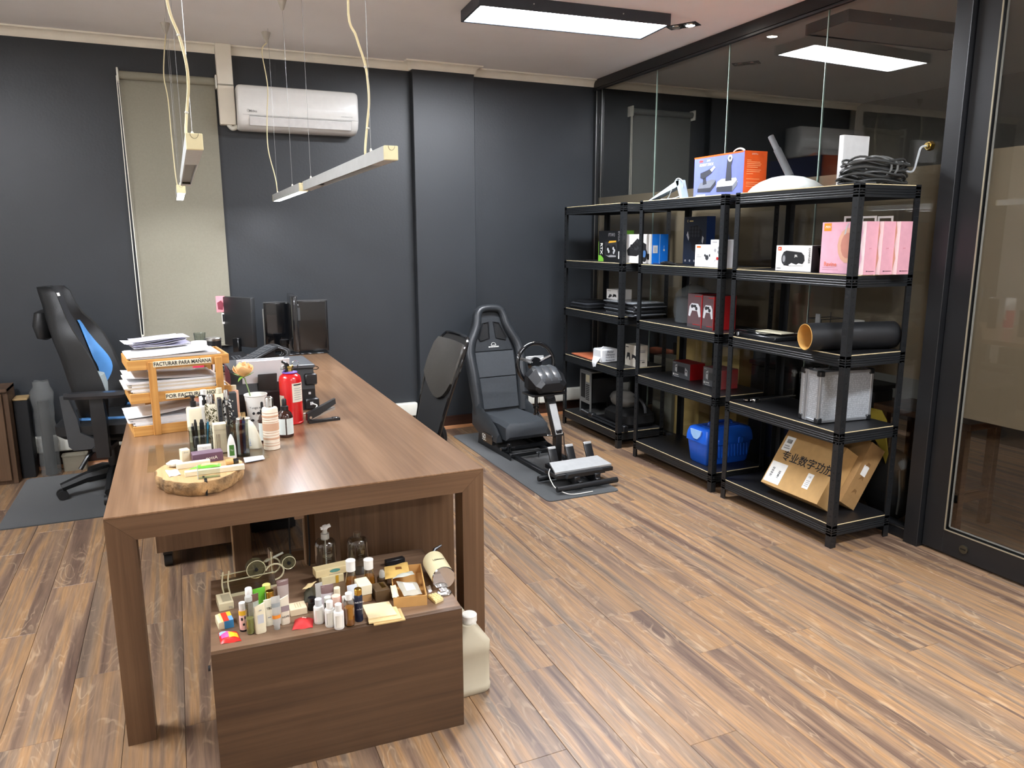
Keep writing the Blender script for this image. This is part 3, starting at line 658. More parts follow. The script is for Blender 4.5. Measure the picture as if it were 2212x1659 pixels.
for y in (PD-.14, PD+.10): B().cyl((-.27, y, .032), (.17, y, .032), .018, None, 14).obj('foot_tube', satin, S)
B().box(-.11, -.08, PD-.14, PD+.30, .03, .06, .003).obj('stand_beam', satin, S); B().box(.02, .05, PD-.14, PD+.30, .03, .06, .003).obj('stand_beam', satin, S)
for x in (-.12, .03): B().box(x-.01, x+.03, PD-.12, PD-.08, .03, .085, .003).obj('plate_riser', satin, S)
B().tube(bend([(-.225, PD+.03, .112), (-.25, PD-.0, .09), (-.265, PD-.06, .06), (-.26, PD-.12, .03), (-.20, PD-.19, .008), (-.05, PD-.2, .006)]), .003, 6).obj('pedal_cable', P('cable_white', (210, 208, 200), .5), S)
B().tube(bend([(px_+.03, py_-.03, .28), (px_+.04, py_-.035, .15), (px_+.06, py_-.03, .08), (px_+.03, py_-.10, .07)]), .003, 6).obj('wheel_cable', P('rubber_black', (24, 24, 25), .6), S)
# ================================================================ office chair
OC = thing('office_chair', 'black mesh office chair with padded leather headrest pushed under desk', 'chair', (1.02, 3.95, 0))
def ob(y, z, d=0): s = (z-.5)/.52; return (.225+.13*s+.05*s*s+.05*cos(y/.24*1.2)*1-.05+d, y, z)
def hw(z):
    k = [(.36, .17), (.5, .2), (.62, .215), (.74, .235), (.86, .245), (.95, .235), (1.0, .20), (1.02, .17)]
    for (a, u), (b_, v) in zip(k, k[1:]):
        if a <= z <= b_: return u+(v-u)*(z-a)/(b_-a)
    return .17
B().grid(10, 20, lambda u, v: ob((u*2-1)*hw(.36+v*.66), .36+v*.66)).solidify(.012).obj('backrest_mesh', P('mesh_black', (28, 29, 30), .75, var=.15, vs=200, bump=.3, bs=900), OC)
B().grid(10, 12, lambda u, v: (lambda y, z: ob(y, z, -.020-.012*sin(v*pi)*sin(u*pi)))((u*2-1)*hw(.985-(1-v)*(.20+.115*sin(u*pi)**.8))*.97, .995-(1-v)*(.20+.115*sin(u*pi)**.8))).solidify(.02).obj('headrest_pad', P('leather_taupe', (72, 70, 66), .32, var=.08, vs=40, bump=.1, bs=300), OC)
zz = [.36+i*.033 for i in range(21)]
B().tube([ob(-hw(z), z, .004) for z in zz]+[ob(y*hw(1.02)/5, 1.022, .004) for y in range(-4, 5)]+[ob(hw(z), z, .004) for z in reversed(zz)], .011, 8).obj('back_frame', gloss, OC)
B().loft([rr(-.26, .22, -.235, .235, .40, .08), rr(-.28, .24, -.25, .25, .43, .09), rr(-.28, .24, -.25, .25, .455, .09), rr(-.25, .21, -.22, .22, .475, .09)]).obj('seat', P('mesh_black', (28, 29, 30), .75), OC)
B().tube(bend([(.12, 0, .38), (.27, 0, .37), (.30, 0, .45), (.26, 0, .55)]), .022, 8).obj('back_support', satin, OC)
B().cyl((0, 0, .09), (0, 0, .40), .028, None, 14).obj('gas_lift', satin, OC)
for k in range(5):
    a = 2*pi*k/5+.65; l_ = B().tube([(0, 0, .10), (.14*cos(a), .14*sin(a), .09), (.27*cos(a), .27*sin(a), .065)], [.03, .022, .016], 8).obj('base_leg', satin, OC)
    B().cyl((.27*cos(a)-.02*sin(a), .27*sin(a)+.02*cos(a), .03), (.27*cos(a)+.02*sin(a), .27*sin(a)-.02*cos(a), .03), .03, None, 14).obj('castor', P('rubber_black', (24, 24, 25), .6), l_)
# ================================================================ gaming chair
GC = thing('gaming_chair', 'black and blue gaming chair facing the desk on felt mat', 'chair', (-.44, 5.16, .006), -.20)
gb = P('gaming_black', (22, 23, 24), .5, var=.1, vs=60, bump=.12, bs=300); gf = P('gaming_fabric', (38, 39, 42), .8, var=.1, vs=120, bump=.2, bs=600)
blue = P('gaming_blue', (92, 158, 226), .45, var=.04)
# height, half width, wing depth, x of the spine
BK = [(0.44, 0.16, 0.07, -0.05), (0.52, 0.21, 0.12, -0.065), (0.62, 0.235, 0.15, -0.08), (0.74, 0.235, 0.145, -0.105), (0.86, 0.225, 0.13, -0.13), (0.96, 0.235, 0.11, -0.155), (1.04, 0.215, 0.085, -0.175), (1.1, 0.165, 0.065, -0.195), (1.17, 0.13, 0.05, -0.21), (1.24, 0.125, 0.045, -0.225), (1.275, 0.1, 0.03, -0.235)]
def bring(z, w_, d, x):
    th = .075
    o = [(-d*1.0, w_), (-.02, w_*1.02), (.03, w_*.9), (th*.9, w_*.55), (th, 0), (th*.9, -w_*.55), (.03, -w_*.9), (-.02, -w_*1.02), (-d, -w_)]
    i_ = [(-d*.95, -w_*.84), (-.01, -w_*.68), (.012, -w_*.4), (.016, 0), (.012, w_*.4), (-.01, w_*.68), (-d*.95, w_*.84)]
    return [(x-a, b_, z) for a, b_ in o+i_]
B().loft([bring(*k) for k in BK]).obj('backrest', gb, GC, True, 60)
def inner(z, f, dx=.0):
    for k, l_ in zip(BK, BK[1:]):
        if k[0] <= z <= l_[0]:
            t_ = (z-k[0])/(l_[0]-k[0]); w_, d, x = (k[i]+(l_[i]-k[i])*t_ for i in (1, 2, 3)); break
    cs = [(.016, 0), (.012, .4), (-.01, .68), (-d*.95, .84), (-d, 1.0)]
    s_, a = (1 if f >= 0 else -1), abs(f)
    for (u, p), (v, q_) in zip(cs, cs[1:]):
        if p <= a <= q_: xx = u+(v-u)*(a-p)/(q_-p); break
    return (x-xx+.004+dx, s_*a*w_, z)
zs = [.50+i*.04 for i in range(19)]
B().grid(18, 8, lambda u, v: inner(.5+u*.72, -.62+1.24*v)).solidify(.004).obj('back_panel', gf, GC)
for s in (-1, 1):
    B().grid(16, 3, lambda u, v: inner(.66+u*.40, s*(.66+(.05+.07*sin(u*pi))*v+.03*sin(u*pi*2)), .003)).solidify(.004).obj('blue_stripe', blue, GC)
B().grid(6, 2, lambda u, v: inner(1.215+u*.02, -.05+.5*v, .006)).solidify(.001).obj('badge', WHT, GC)
q = B().loft([[(-.195+.05+.055*sin(a)+.0*b_, b_*.13*sqrt(max(.02, sin(a))), .64+.085*cos(a)-0) for b_ in [cos(t_*pi/6) for t_ in range(12)]] for a in (.15, .6, 1.1, 1.57, 2.0, 2.5, 2.95)])
q.bm.free()
B().lathe([(.02, -.10), (.10, -.085), (.135, -.03), (.14, .02), (.11, .08), (.03, .10)], 20, (0, 0, 0), sx=.36, sy=1).xf(Matrix.Translation((-.055, 0, .655))).obj('lumbar_cushion', P('cushion_grey', (150, 160, 160), .7), GC)
B().lathe([(.02, -.09), (.09, -.075), (.12, 0), (.09, .075), (.02, .09)], 18, (0, 0, 0), sx=.45, sy=1).xf(Matrix.Translation((-.30, 0, 1.05))).obj('neck_pillow', gb, GC)
B().loft([rr(-.22, .26, -.20, .20, .385, .06), rr(-.24, .29, -.26, .26, .42, .07), rr(-.24, .29, -.265, .265, .475, .07), rr(-.22, .27, -.22, .22, .50, .07)]).obj('seat', gb, GC)
for s in (-1, 1):
    B().tube(bend([(-.16, s*.205, .504), (0, s*.21, .507), (.14, s*.205, .505), (.26, s*.15, .502)]), .011, 6, flat=.5).obj('blue_piping', blue, GC)
    B().loft([[(.04-.035, s*.315-.02, .30), (.04+.035, s*.315-.02, .30), (.04+.035, s*.315+.02, .30), (.04-.035, s*.315+.02, .30)], [(.0, s*.325-.02, .52), (.08, s*.325-.02, .52), (.08, s*.325+.02, .52), (0, s*.325+.02, .52)], [(0, s*.325-.016, .66), (.07, s*.325-.016, .66), (.07, s*.325+.016, .66), (0, s*.325+.016, .66)]]).obj('arm_post', satin, GC)
    B().box(-.02, .08, s*.16, s*.32, .33, .36, .004).obj('arm_bracket', satin, GC)
    B().loft([[(x+.03, s*.325+y*k, z) for y, z in ((-.045, .655), (.045, .655), (.05, .672), (.03, .688), (-.03, .688), (-.05, .672))] for x, k in ((-.16, .45), (-.12, .9), (0, 1), (.12, .95), (.16, .5))]).obj('armrest', P('arm_pad', (34, 34, 36), .3, coat=.2), GC)
    # recliner cover on the side
    B().prism([(-.175, .66), (-.135, .66), (-.095, .53), (-.085, .44), (.03, .375), (.055, .345), (-.13, .335), (-.155, .36), (-.165, .50)], 'y', s*.245, s*.275).obj('recliner_cover', P('cover_grey', (52, 54, 56), .45), GC)
B().cyl((0, 0, .10), (0, 0, .34), .035, None, 16).obj('gas_lift', satin, GC); B().box(-.12, .12, -.1, .1, .33, .385, .01).obj('tilt_plate', satin, GC)
B().tube(bend([(.0, -.12, .34), (-.06, -.22, .30), (-.11, -.27, .22)]), [.006, .006]+[.012]*11, 8).obj('tilt_lever', satin, GC)
for k in range(5):
    a = 2*pi*k/5-2.69; l_ = B().tube([(0, 0, .13), (.16*cos(a), .16*sin(a), .115), (.30*cos(a), .30*sin(a), .075)], [.045, .034, .026], 8).obj('base_leg', gb, GC)
    for s in (-1, 1): B().cyl((.30*cos(a)-s*.010*sin(a), .30*sin(a)+s*.010*cos(a), .03), (.30*cos(a)-s*.03*sin(a), .30*sin(a)+s*.03*cos(a), .03), .03, None, 16).obj('castor', P('rubber_black', (24, 24, 25), .6), l_)
# ================================================================ things along the wall at the left
t = thing('wooden_cabinet', 'brown wooden cabinet with framed front against dark wall', 'cabinet', (-1.62, 5.56, 0))
wc = WOOD('cabinet_brown', (66, 46, 30), (86, 62, 42), (104, 78, 54), 'Z', rough=.5)
B().box(0, .585, .02, .245, 0, .625, .002).obj('body', wc, t, False); B().box(0, .585, 0, .245, .605, .627, .002).obj('cabinet_top', wc, t, False)
d = B().box(.01, .555, 0, .02, .03, .595, .003).obj('door', wc, t, False)
for a in ((.01, .075, .03, .595), (.49, .555, .03, .595)): B().box(a[0], a[1], -.008, .0, a[2], a[3], .002).obj('door_frame', wc, d, False)
for a in ((.075, .49, .03, .09), (.075, .49, .535, .595)): B().box(a[0], a[1], -.008, .0, a[2], a[3], .002).obj('door_frame', wc, d, False)
t = thing('speaker_box', 'tall narrow black box with pale top edge beside wooden cabinet', 'box', (-1.03, 5.68, 0))
B().box(0, .078, 0, .13, 0, .525, .003).obj('body', P('matte_black', (16, 16, 17), .7), t, False)
B().box(-.002, .080, -.002, .132, .525, .538, .002).obj('top_edge', P('pale_wood', (168, 140, 96), .6), t, False)
clear = GL('clear_plastic', (232, 234, 232), .12, 1.4, 1.6)
t = thing('wrapped_tube', 'tall tube wrapped in crinkled clear plastic leaning on wall', 'tube', (-.868, 5.715, 0))
B().cyl((.0, .0, .0), (-.005, .03, .50), .034, None, 20).obj('tube', P('matte_black', (16, 16, 17), .7), t)
random.seed(3)
rings = []
for i in range(18):
    z = .63*i/17; a0 = .0 + z; k = 1 if i < 14 else (1.15 if i < 16 else .8)
    rings.append([(-.005*z/.5+(.055+.010*random.random())*k*cos(2*pi*j/16), .03*z/.5+(.045+.01*random.random())*k*sin(2*pi*j/16)-.012, z+.01*random.random()) for j in range(16)])
B().loft(rings, cap=False).obj('plastic_wrap', FILM('wrap_film', (150, 152, 150), .62, .3), t, True, 60)
t = thing('plastic_tub', 'small translucent plastic tub on floor below white trunking', 'tub', (-.80, 5.74, 0))
B().loft([rr(0, .14, 0, .085, 0, .015), rr(-.004, .144, -.004, .089, .10, .018), rr(-.008, .148, -.008, .093, .102, .018), rr(-.008, .148, -.008, .093, .108, .018)]).obj('tub_body', FILM('tub_plastic', (196, 188, 168), .3, .4), t)
B().loft([rr(.012, .128, .012, .073, .108, .012), rr(.015, .125, .015, .070, .112, .012)]).obj('lid_ridge', FILM('tub_plastic', (196, 188, 168), .3, .4), t)
# ================================================================ shelving units
LV = [.123, .604, .990, 1.375, 1.797]; XS, XE = 2.927, 3.335
shm = P('shelf_steel_black', (28, 30, 32), .4, .1, var=.08, vs=20); brd = P('shelf_board_black', (20, 20, 22), .42, var=.1, vs=9, bump=.05)
raw = P('fibreboard_edge', (206, 190, 150), .8, var=.08, vs=120); slotm = P('slot_shadow', (8, 8, 9), .8)
def beam_prof(h=.054): return [(0, 0), (0, .010), (.0025, .013), (0, .016), (0, .022), (.0025, .025), (0, .028), (0, .034), (.0025, .037), (0, .040), (0, h), (.004, h), (.004, 0)]
def shelf_unit(label, yn, yf):
    t = thing('shelving_unit', label, 'shelf', (XS, yn, 0), 0, 'black steel shelving units along glass wall')
    D, W_ = XE-XS, yf-yn; pw, th, H = .036, .002, 1.80
    for (x, sx) in ((0, 1), (D, -1)):
        for (y, sy) in ((0, 1), (W_, -1)):
            b = B()
            b.prism([(x, y), (x+sx*pw, y), (x+sx*pw, y+sy*th), (x+sx*th, y+sy*th), (x+sx*th, y+sy*pw), (x, y+sy*pw)], 'z', 0, H)
            p = b.obj('post', shm, t, False)
            s = B()
            for i in range(46):
                z = .05+i*.038
                s.box(x-sx*.0008, x+sx*.0004, y+sy*.012, y+sy*.022, z, z+.008); s.box(x+sx*.012, x+sx*.022, y-sy*.0008, y+sy*.0004, z, z+.008)
            s = s.obj('keyhole', slotm, p, False); s['kind'] = 'stuff'
    for z in LV:
        b = B().box(th+.002, D-th-.002, th+.002, W_-th-.002, z-.009, z).obj('shelf_board', brd, t, False)
        B().box(.001, .0035, pw, W_-pw, z-.0035, z+.0004).obj('edge_strip', raw, b, False)
        B().box(pw, D-pw, .001, .0035, z-.0035, z+.0004).obj('edge_strip', raw, b, False)
        f = B().loft([[(q[0], y, z-.060+q[1]) for q in beam_prof()] for y in (.003, W_-.003)]).obj('front_beam', shm, t, False)
        B().box(.06, .062, W_*.5, W_*.5+.004, z-.05, z-.03).obj('beam_notch', slotm, f, False) if False else None
        B().loft([[(D-q[0], y, z-.060+q[1]) for q in beam_prof()] for y in (.003, W_-.003)]).obj('back_beam', shm, t, False)
        for yy, sg in ((0, 1), (W_, -1)): B().loft([[(x, yy+sg*q[0], z-.060+q[1]) for q in beam_prof()] for x in (.003, D-.003)]).obj('side_beam', shm, t, False)
shelf_unit('black steel shelving unit nearest the back wall', 4.666, 5.548)
shelf_unit('black steel shelving unit standing between the two others', 3.576, 4.455)
shelf_unit('black steel shelving unit nearest the glass door', 2.632, 3.484)
def xbox(z, pl, pc, pr_, top, xf=None, by=None, D=None, W=None, H=None):
    """carton on a shelf: pl / pc / pr_ = picture columns of its left end, near corner and right end; by = picture row of the corner's foot"""
    if xf is None: xf = on(pc, by, z=z).x
    yc = on(pc, 700, x=xf).y
    if W is None: W = on(pl, 700, x=xf).y-yc
    if D is None: D = on(pr_, 700, y=yc).x-xf
    if H is None: H = zat((xf, yc), top)-z
    return (xf, yc, z+.0006), 0, (D, W, H)
kraft = P('kraft_card', (176, 140, 88), .75, var=.06, vs=30, bump=.05); kraft_d = P('kraft_card_dark', (150, 116, 72), .75, var=.08, vs=30)
whc = P('card_white', (226, 224, 220), .5, var=.02); blc = P('card_black', (24, 25, 27), .38); pad_b = P('print_darkgrey', (44, 45, 48), .5)
redc = P('card_red', (172, 26, 30), .4); bluec = P('card_blue', (24, 122, 226), .4); grn = P('print_green', (122, 190, 62), .5); org = P('card_orange', (226, 88, 22), .45)
lil = P('card_lilac', (104, 114, 184), .45); gre = P('print_grey', (150, 150, 152), .5); lgr = P('print_lightgrey', (196, 198, 200), .5); skin = P('print_peach', (226, 176, 150), .5)
L1, L2, L3, L4, L5 = LV
# ---- unit by the wall
b = Box('graphics_card_box', 'black and green graphics card carton on shelving unit by back wall', 'box', *xbox(L4, 1290, 1337, 1364, 498, xf=3.03), blc)
b.rect('F', 0, .14, 0, .66, grn); b.poly('F', [(.02, .20), (.24, .08), (.24, .60), (.14, .72), (.02, .72)], blc, e=.0006); b.poly('F', [(0, 0), (.24, 0), (.24, .10), (.12, .2), (0, .2)], grn, e=.0008)
b.txt('F', .14, .42, .045, 'RTX', WHT, rot=-pi/2, bold=.03); b.txt('F', .60, .86, .036, 'FTW3', gre); b.txt('F', .91, .82, .030, 'EVGA', gre, rot=-pi/2)
b.rect('F', .30, .85, .18, .64, pad_b, e=.0006); b.disc('F', .46, .36, .04, BLK, e=.0009); b.disc('F', .70, .38, .04, BLK, e=.0009); b.poly('F', [(.45, .60), (.80, .63), (.80, .68), (.5, .67)], P('print_amber', (226, 176, 60), .5), e=.0009)
b.poly('F', [(.36, .2), (.5, .14), (.8, .16), (.8, .2), (.6, .22)], gre, e=.0009); b.rect('F', .90, .94, .10, .34, WHT); b.rect('S', 0, 1, .62, 1, grn); b.rect('F', .97, 1, .62, 1, grn)
for u, v in ((.44, .40), (.48, .33), (.68, .43), (.73, .36), (.70, .30)): b.disc('F', u, v, .012, lgr, e=.0012)
b = Box('keypad_box', 'white and bright blue keyboard carton on shelving unit by back wall', 'box', *xbox(L4, 1344, 1399, 1437, 506, xf=3.0), whc)
b.poly('F', [(.12, .45), (.52, .86), (.86, .66), (.86, .50), (.50, .24), (.16, .26)], BLK); b.poly('F', [(.24, .52), (.52, .78), (.76, .64), (.50, .44)], pad_b, e=.0008)
for i in range(4):
    for j in range(3): b.disc('F', .34+.09*i-.05*j+.05, .56+.045*i+.035*j-.03, .012, BLK, e=.0012, n=6)
b.disc('F', .80, .30, .035, BLK, e=.0008, ry=.05); b.disc('F', .80, .33, .02, P('print_steelblue', (70, 110, 160), .4), e=.0012, ry=.025); b.txt('F', .2, .1, .014, 'G94', gre)
b.rect('S', .0, .1, 0, 1, whc, e=.0006); b.rect('S', .1, 1, 0, 1, bluec); b.rect('S', .52, .55, 0, 1, P('print_paleblue', (150, 196, 240), .4), e=.0008); b.rect('S', .16, .42, .36, .62, WHT, e=.0008); b.rect('S', .22, .36, .40, .56, lgr, e=.0012); b.disc('S', .78, .46, .007, WHT, e=.0008); b.rect('S', .775, .785, .46, .62, WHT, e=.0008)
b.rect('F', .90, .98, .14, .34, BLK)
def slabstack(name, label, cat, px, py, z, x, n, w_, d, th, mats, jit=.012, rz=0, grp=None):
    c = on(px, py, x=x); t = thing(name, label, cat, (c.x, c.y, z), rz, grp)
    zz = 0
    for i in range(n):
        h = th*random.uniform(.7, 1.3); a, e = random.uniform(-jit, jit), random.uniform(-jit, jit)
        B().box(-d/2+a, d/2+a, -w_/2+e, w_/2+e, zz, zz+h*.94, .0016).obj('sleeve', mats[i % len(mats)], t, True); zz += h
    return t, zz
dsl = [P('sleeve_dark', (52, 54, 58), .3), P('sleeve_grey', (108, 112, 116), .25), P('sleeve_black', (22, 23, 25), .4)]
st, zz = slabstack('sleeve_stack', 'stack of thin dark plastic sleeves on shelving unit by back wall', 'stack', 1370, 670, L3, 3.13, 11, .40, .27, .0088, dsl)
zst = L3+zz
c = on(1335, 655, x=3.10)
b = Box('controller_carton', 'small white controller carton on top of dark sleeves', 'box', (3.06, c.y-.05, zst), 0, (.13, .155, .075), whc)
b.poly('F', [(.15, .15), (.3, .5), (.5, .45), (.5, .3), (.25, .1)], pad_b); b.poly('F', [(.55, .2), (.65, .55), (.9, .5), (.95, .2), (.8, .3)], BLK); b.rect('F', .08, .4, .8, .86, gre)
c = on(1277, 668, x=3.1)
t = thing('folded_pouch', 'black folded soft pouch at back wall end of shelf', 'pouch', (c.x, c.y, L3))
for i, (a, d_, z0, z1) in enumerate(((.15, .13, 0, .03), (.14, .12, .028, .052), (.12, .11, .050, .066))):
    B().loft([rr(-d_, d_, -a, a, z0, .04), rr(-d_-.008, d_+.008, -a-.008, a+.008, (z0+z1)/2, .045), rr(-d_+.01, d_-.01, -a+.01, a-.01, z1, .04)]).obj('fold', dsl[2 if i != 1 else 0], t)
# level 2 (z .604)
c = on(1275, 775, z=L2)
tag(B().loft([[(0, 0, 0), (.26, -.03, 0), (.29, .32, 0), (.02, .36, 0)], [(0, 0, .006), (.26, -.03, .006), (.29, .32, .006), (.02, .36, .006)]]).obj('folder', P('folder_orange', (206, 116, 78), .6), None, False, loc=(2.96, 5.138, L2+.0006)), 'thin orange folder lying flat on shelf by back wall', 'folder')
wrapm = P('white_plastic_bag', (226, 228, 230), .3, var=.03)
b = Box('wrapped_package', 'white plastic wrapped package with handwriting in blue ink', 'package', *xbox(L2, 1284, 1300, 1337, 756, xf=2.945, W=.13), wrapm, bev=.008)
hw_ = P('ink_blue', (52, 62, 84), .6)
for i, (s_, z_) in enumerate((('Pichel', .024), ('Uarquez', .024), ('Pred 0 20 Bo', .015), ('Apertura Atk', .015))): b.txt('S', .52, .80-.2*i, z_, s_, hw_, shear=.2)
bag_path = [(-.0005, .045), (-.010, .020), (-.0205, .0015), (-.0215, -.016), (-.0215, -.036)]
B().grid(6, 4, lambda u, v: (bag_path[round(v*4)][0]-.002*sin(u*pi), .065+(u-.5)*(.11-.07*v)+.006*v, bag_path[round(v*4)][1]+.004*sin(u*7)*v)).solidify(.0012).obj('bag_corner', wrapm, b.o)
B().loft([[(.02, .04, b.H-.004), (.02, .07, b.H-.004), (.12, .06, b.H-.004)], [(.05, .05, b.H+.018), (.05, .06, b.H+.018), (.09, .055, b.H+.012)]]).obj('bag_knot', wrapm, b.o)
b = Box('controller_box', 'white carton printed with two dark controllers on shelf', 'box', *xbox(L2, 1352, 1377, 1401, 748, xf=3.08), P('card_offwhite', (206, 200, 186), .6))
b.poly('F', [(.12, .28), (.2, .62), (.42, .62), (.48, .28), (.40, .28), (.36, .42), (.24, .42)], BLK); b.poly('F', [(.58, .30), (.62, .58), (.85, .55), (.98, .5), (.96, .3), (.85, .42), (.70, .42)], BLK)
for v in (.75, .68, .30): b.rect('S', .12, .75, v, v+.03, gre)
b.rect('S', .1, .34, .2, .24, BLK); b.rect('S', .5, .75, .2, .24, BLK); b.rect('F', .06, .3, .86, .9, BLK)
# bottom
c = on(1262, 887, z=L1)
t = thing('computer_case', 'open grey steel computer case on bottom shelf by back wall', 'computer case', (3.02, 5.24, L1), -.05)
csm = P('case_steel', (150, 152, 150), .4, .6); csd = P('case_dark', (20, 20, 21), .6)
cd_, cw_, ch_ = .26, .20, .36
for a in ((0, .008, 0, .008), (0, .008, cw_-.008, cw_), (cd_-.008, cd_, 0, .008), (cd_-.008, cd_, cw_-.008, cw_)): B().box(*a, 0, ch_).obj('frame_post', csm, t, False)
B().box(0, cd_, 0, cw_, ch_-.01, ch_, .001).obj('top_plate', csm, t, False); B().box(0, cd_, 0, cw_, .0, .008, .001).obj('base_plate', csm, t, False); B().box(.01, cd_-.01, cw_-.012, cw_-.008, .01, ch_-.01).obj('side_plate', csd, t, False)
bk = B().box(0, .003, .008, cw_-.008, .09, ch_-.012).obj('rear_plate', csm, t, False)
B().box(-.002, .001, .10, .175, .13, .33).obj('board_opening', csd, bk, False); B().box(-.002, .001, .025, .085, .27, .33).obj('port_panel', P('port_cream', (196, 190, 160), .5), bk, False)
for i in range(9): B().box(-.002, .001, .025, .085, .12+.015*i, .128+.015*i).obj('vent_slot', csd, bk, False)
for y in (.012, .182): B().box(0, .003, y, y+.006, .008, .09).obj('rear_strut', csm, t, False)
B().box(.02, cd_-.02, .01, cw_-.02, .10, .30).obj('dark_interior', csd, t, False)
c = on(1305, 905, z=L1)
t = thing('bubble_wrapped_bundle', 'dark device with bubble wrapped parcel on bottom shelf by back wall', 'bundle', (3.185, 4.92, L1))
B().loft([rr(-.12, .12, -.17, .16, .0, .04), rr(-.14, .135, -.19, .18, .03, .05), rr(-.14, .135, -.18, .17, .09, .05), rr(-.10, .12, -.13, .13, .13, .05)]).obj('device_body', P('matte_black', (16, 16, 17), .7), t)
random.seed(11)
def lump(rx, ry, rz_, nz, n, j): return [[(rx*sin(pi*(i+.3)/(nz+.6))*cos(2*pi*k/n)*random.uniform(1-j, 1+j), ry*sin(pi*(i+.3)/(nz+.6))*sin(2*pi*k/n)*random.uniform(1-j, 1+j), -rz_*cos(pi*(i+.3)/(nz+.6))) for k in range(n)] for i in range(nz+1)]
B().loft(lump(.10, .14, .07, 8, 18, .10)).xf(Matrix.Translation((-.03, .03, .185))).obj('bubble_wrap', FILM('bubble_film', (146, 144, 138), .25, .25), t, True, 70)
B().tube([(.0, -.10+.13*cos(a*pi/8), .12+.10*sin(a*pi/8)) for a in range(9)], .012, 8).obj('strap_loop', P('rubber_black', (24, 24, 25), .6), t)
t = thing('tripod', 'folded black tripod lying along bottom shelf front edge', 'tripod', (2.962, 4.92, L1))
for a, z in ((0, .016), (.022, .016), (.011, .034)): B().tube([(a, -.24, z), (a+.005, .16, z), (a-.01, .22, z)], [.010, .011, .009], 8).obj('leg', satin, t)
B().box(-.01, .035, .18, .24, .006, .05, .004).obj('head', satin, t); B().cyl((.012, .23, .03), (-.03, .31, .06), .012, .014, 10).obj('handle', satin, t)
B().tube(bend([(.046, -.10, .015), (.048, .03, .015), (.044, .12, .020)]), .012, 8).obj('centre_column', steel, t); B().box(0, .04, -.28, -.22, .004, .05, .003).obj('foot_clamp', satin, t)
# ---- middle unit
b = Box('joystick_box', 'large lilac and orange flight stick carton with carry handle on shelf top', 'box', *xbox(L5, 1486, 1589, 1636, 325, xf=3.02), lil)
b.rect('S', 0, 1, 0, 1, org); b.rect('F', 0, .985, .965, 1, org)
b.poly('T', [(0, 0), (1, 0), (1, 1), (0, 1)], org)
b.txt('F', .145, .885, .018, 'PXN', org, bold=.03, shear=.3); b.txt('F', .30, .885, .016, '2119', WHT, bold=.02, shear=.3); b.txt('F', .26, .79, .021, 'FLIGHT STICK', WHT, bold=.02, shear=.2)
g1, g2 = P('print_stick_dark', (52, 54, 62), .5), P('print_stick_grey', (108, 112, 122), .5)
b.poly('F', [(.09, .22), (.38, .22), (.47, .40), (.38, .42), (.14, .36)], g2); b.poly('F', [(.09, .13), (.36, .11), (.36, .22), (.09, .22)], g1, e=.0006); b.poly('F', [(.36, .11), (.47, .28), (.47, .38), (.36, .22)], g1, e=.0006)
b.poly('F', [(.14, .48), (.20, .44), (.36, .56), (.44, .68), (.42, .74), (.30, .66), (.14, .60)], g1, e=.0008); b.poly('F', [(.20, .30), (.28, .32), (.26, .48), (.20, .46)], g1, e=.0008); b.poly('F', [(.34, .66), (.42, .74), (.45, .70), (.38, .60)], lgr, e=.001)
b.poly('F', [(.48, .20), (.50, .34), (.58, .40), (.86, .40), (.90, .30), (.82, .18)], lgr, e=.0006); b.poly('F', [(.49, .10), (.80, .08), (.80, .22), (.49, .22)], g1, e=.0008); b.poly('F', [(.80, .08), (.89, .22), (.89, .36), (.80, .22)], g2, e=.0008)
b.poly('F', [(.66, .34), (.78, .34), (.76, .70), (.79, .86), (.68, .86), (.67, .60)], g1, e=.001); b.disc('F', .735, .87, .020, lgr, e=.0012); b.disc('F', .735, .87, .009, g1, e=.0015)
b.rect('F', .06, .26, .02, .07, lgr, e=.0006); b.txt('S', .45, .93, .012, '2119 Pro', WHT, shear=.2)
for i, (v, u1) in enumerate(((.78, .3), (.74, .7), (.70, .75), (.66, .72), (.62, .6), (.56, .75), (.52, .7), (.47, .4), (.35, .7), (.27, .75), (.23, .6), (.18, .7))): b.rect('S', .12, u1, v, v+.012, P('print_paleorange', (244, 170, 120), .5), e=.0008)
B().tube([(b.D*.45, b.W*.30+.055*cos(a*pi/10), b.H-.004+.032*sin(a*pi/10)) for a in range(11)], .006, 8, flat=.6).obj('carry_handle', P('handle_cream', (232, 222, 210), .4), b.o)
c = on(1385, 434, x=2.98)
t = thing('monitor_bracket', 'pale blue metal stand leg with thin cable on shelf top', 'bracket', (3.0, 4.13, L5))
pal = P('pale_alu', (190, 206, 214), .35, .3)
B().loft([[(x, .30, z) for x, z in ((-.02, .0), (.03, .0), (.03, .006), (-.02, .006))], [(x, .0, z) for x, z in ((-.02, .072), (.03, .072), (.03, .112), (-.02, .112))], [(x, -.03, z) for x, z in ((-.02, .085), (.03, .085), (.03, .118), (-.02, .118))]]).obj('sloped_arm', pal, t)
B().loft([[(x, y, .118) for x, y in ((-.02, -.03), (.03, -.03), (.03, .005), (-.02, .005))], [(x, y, 0) for x, y in ((-.02, -.075), (.03, -.075), (.03, -.05), (-.02, -.05))]]).obj('upright_arm', pal, t)
B().tube(bend([(-.01, .10, .006), (-.02, .06, .03), (-.015, .0, .125), (.0, -.05, .10), (.005, -.03, .03), (-.015, .02, .006), (-.03, .14, .004)]), .003, 6).obj('thin_cable', P('cable_grey', (176, 182, 184), .4), t)
b = Box('keyboard_box', 'tall black and navy one hand keyboard carton on middle unit', 'box', *xbox(L4, 1469, 1517, 1535, 467, xf=3.17), P('card_midnight', (30, 36, 48), .4))
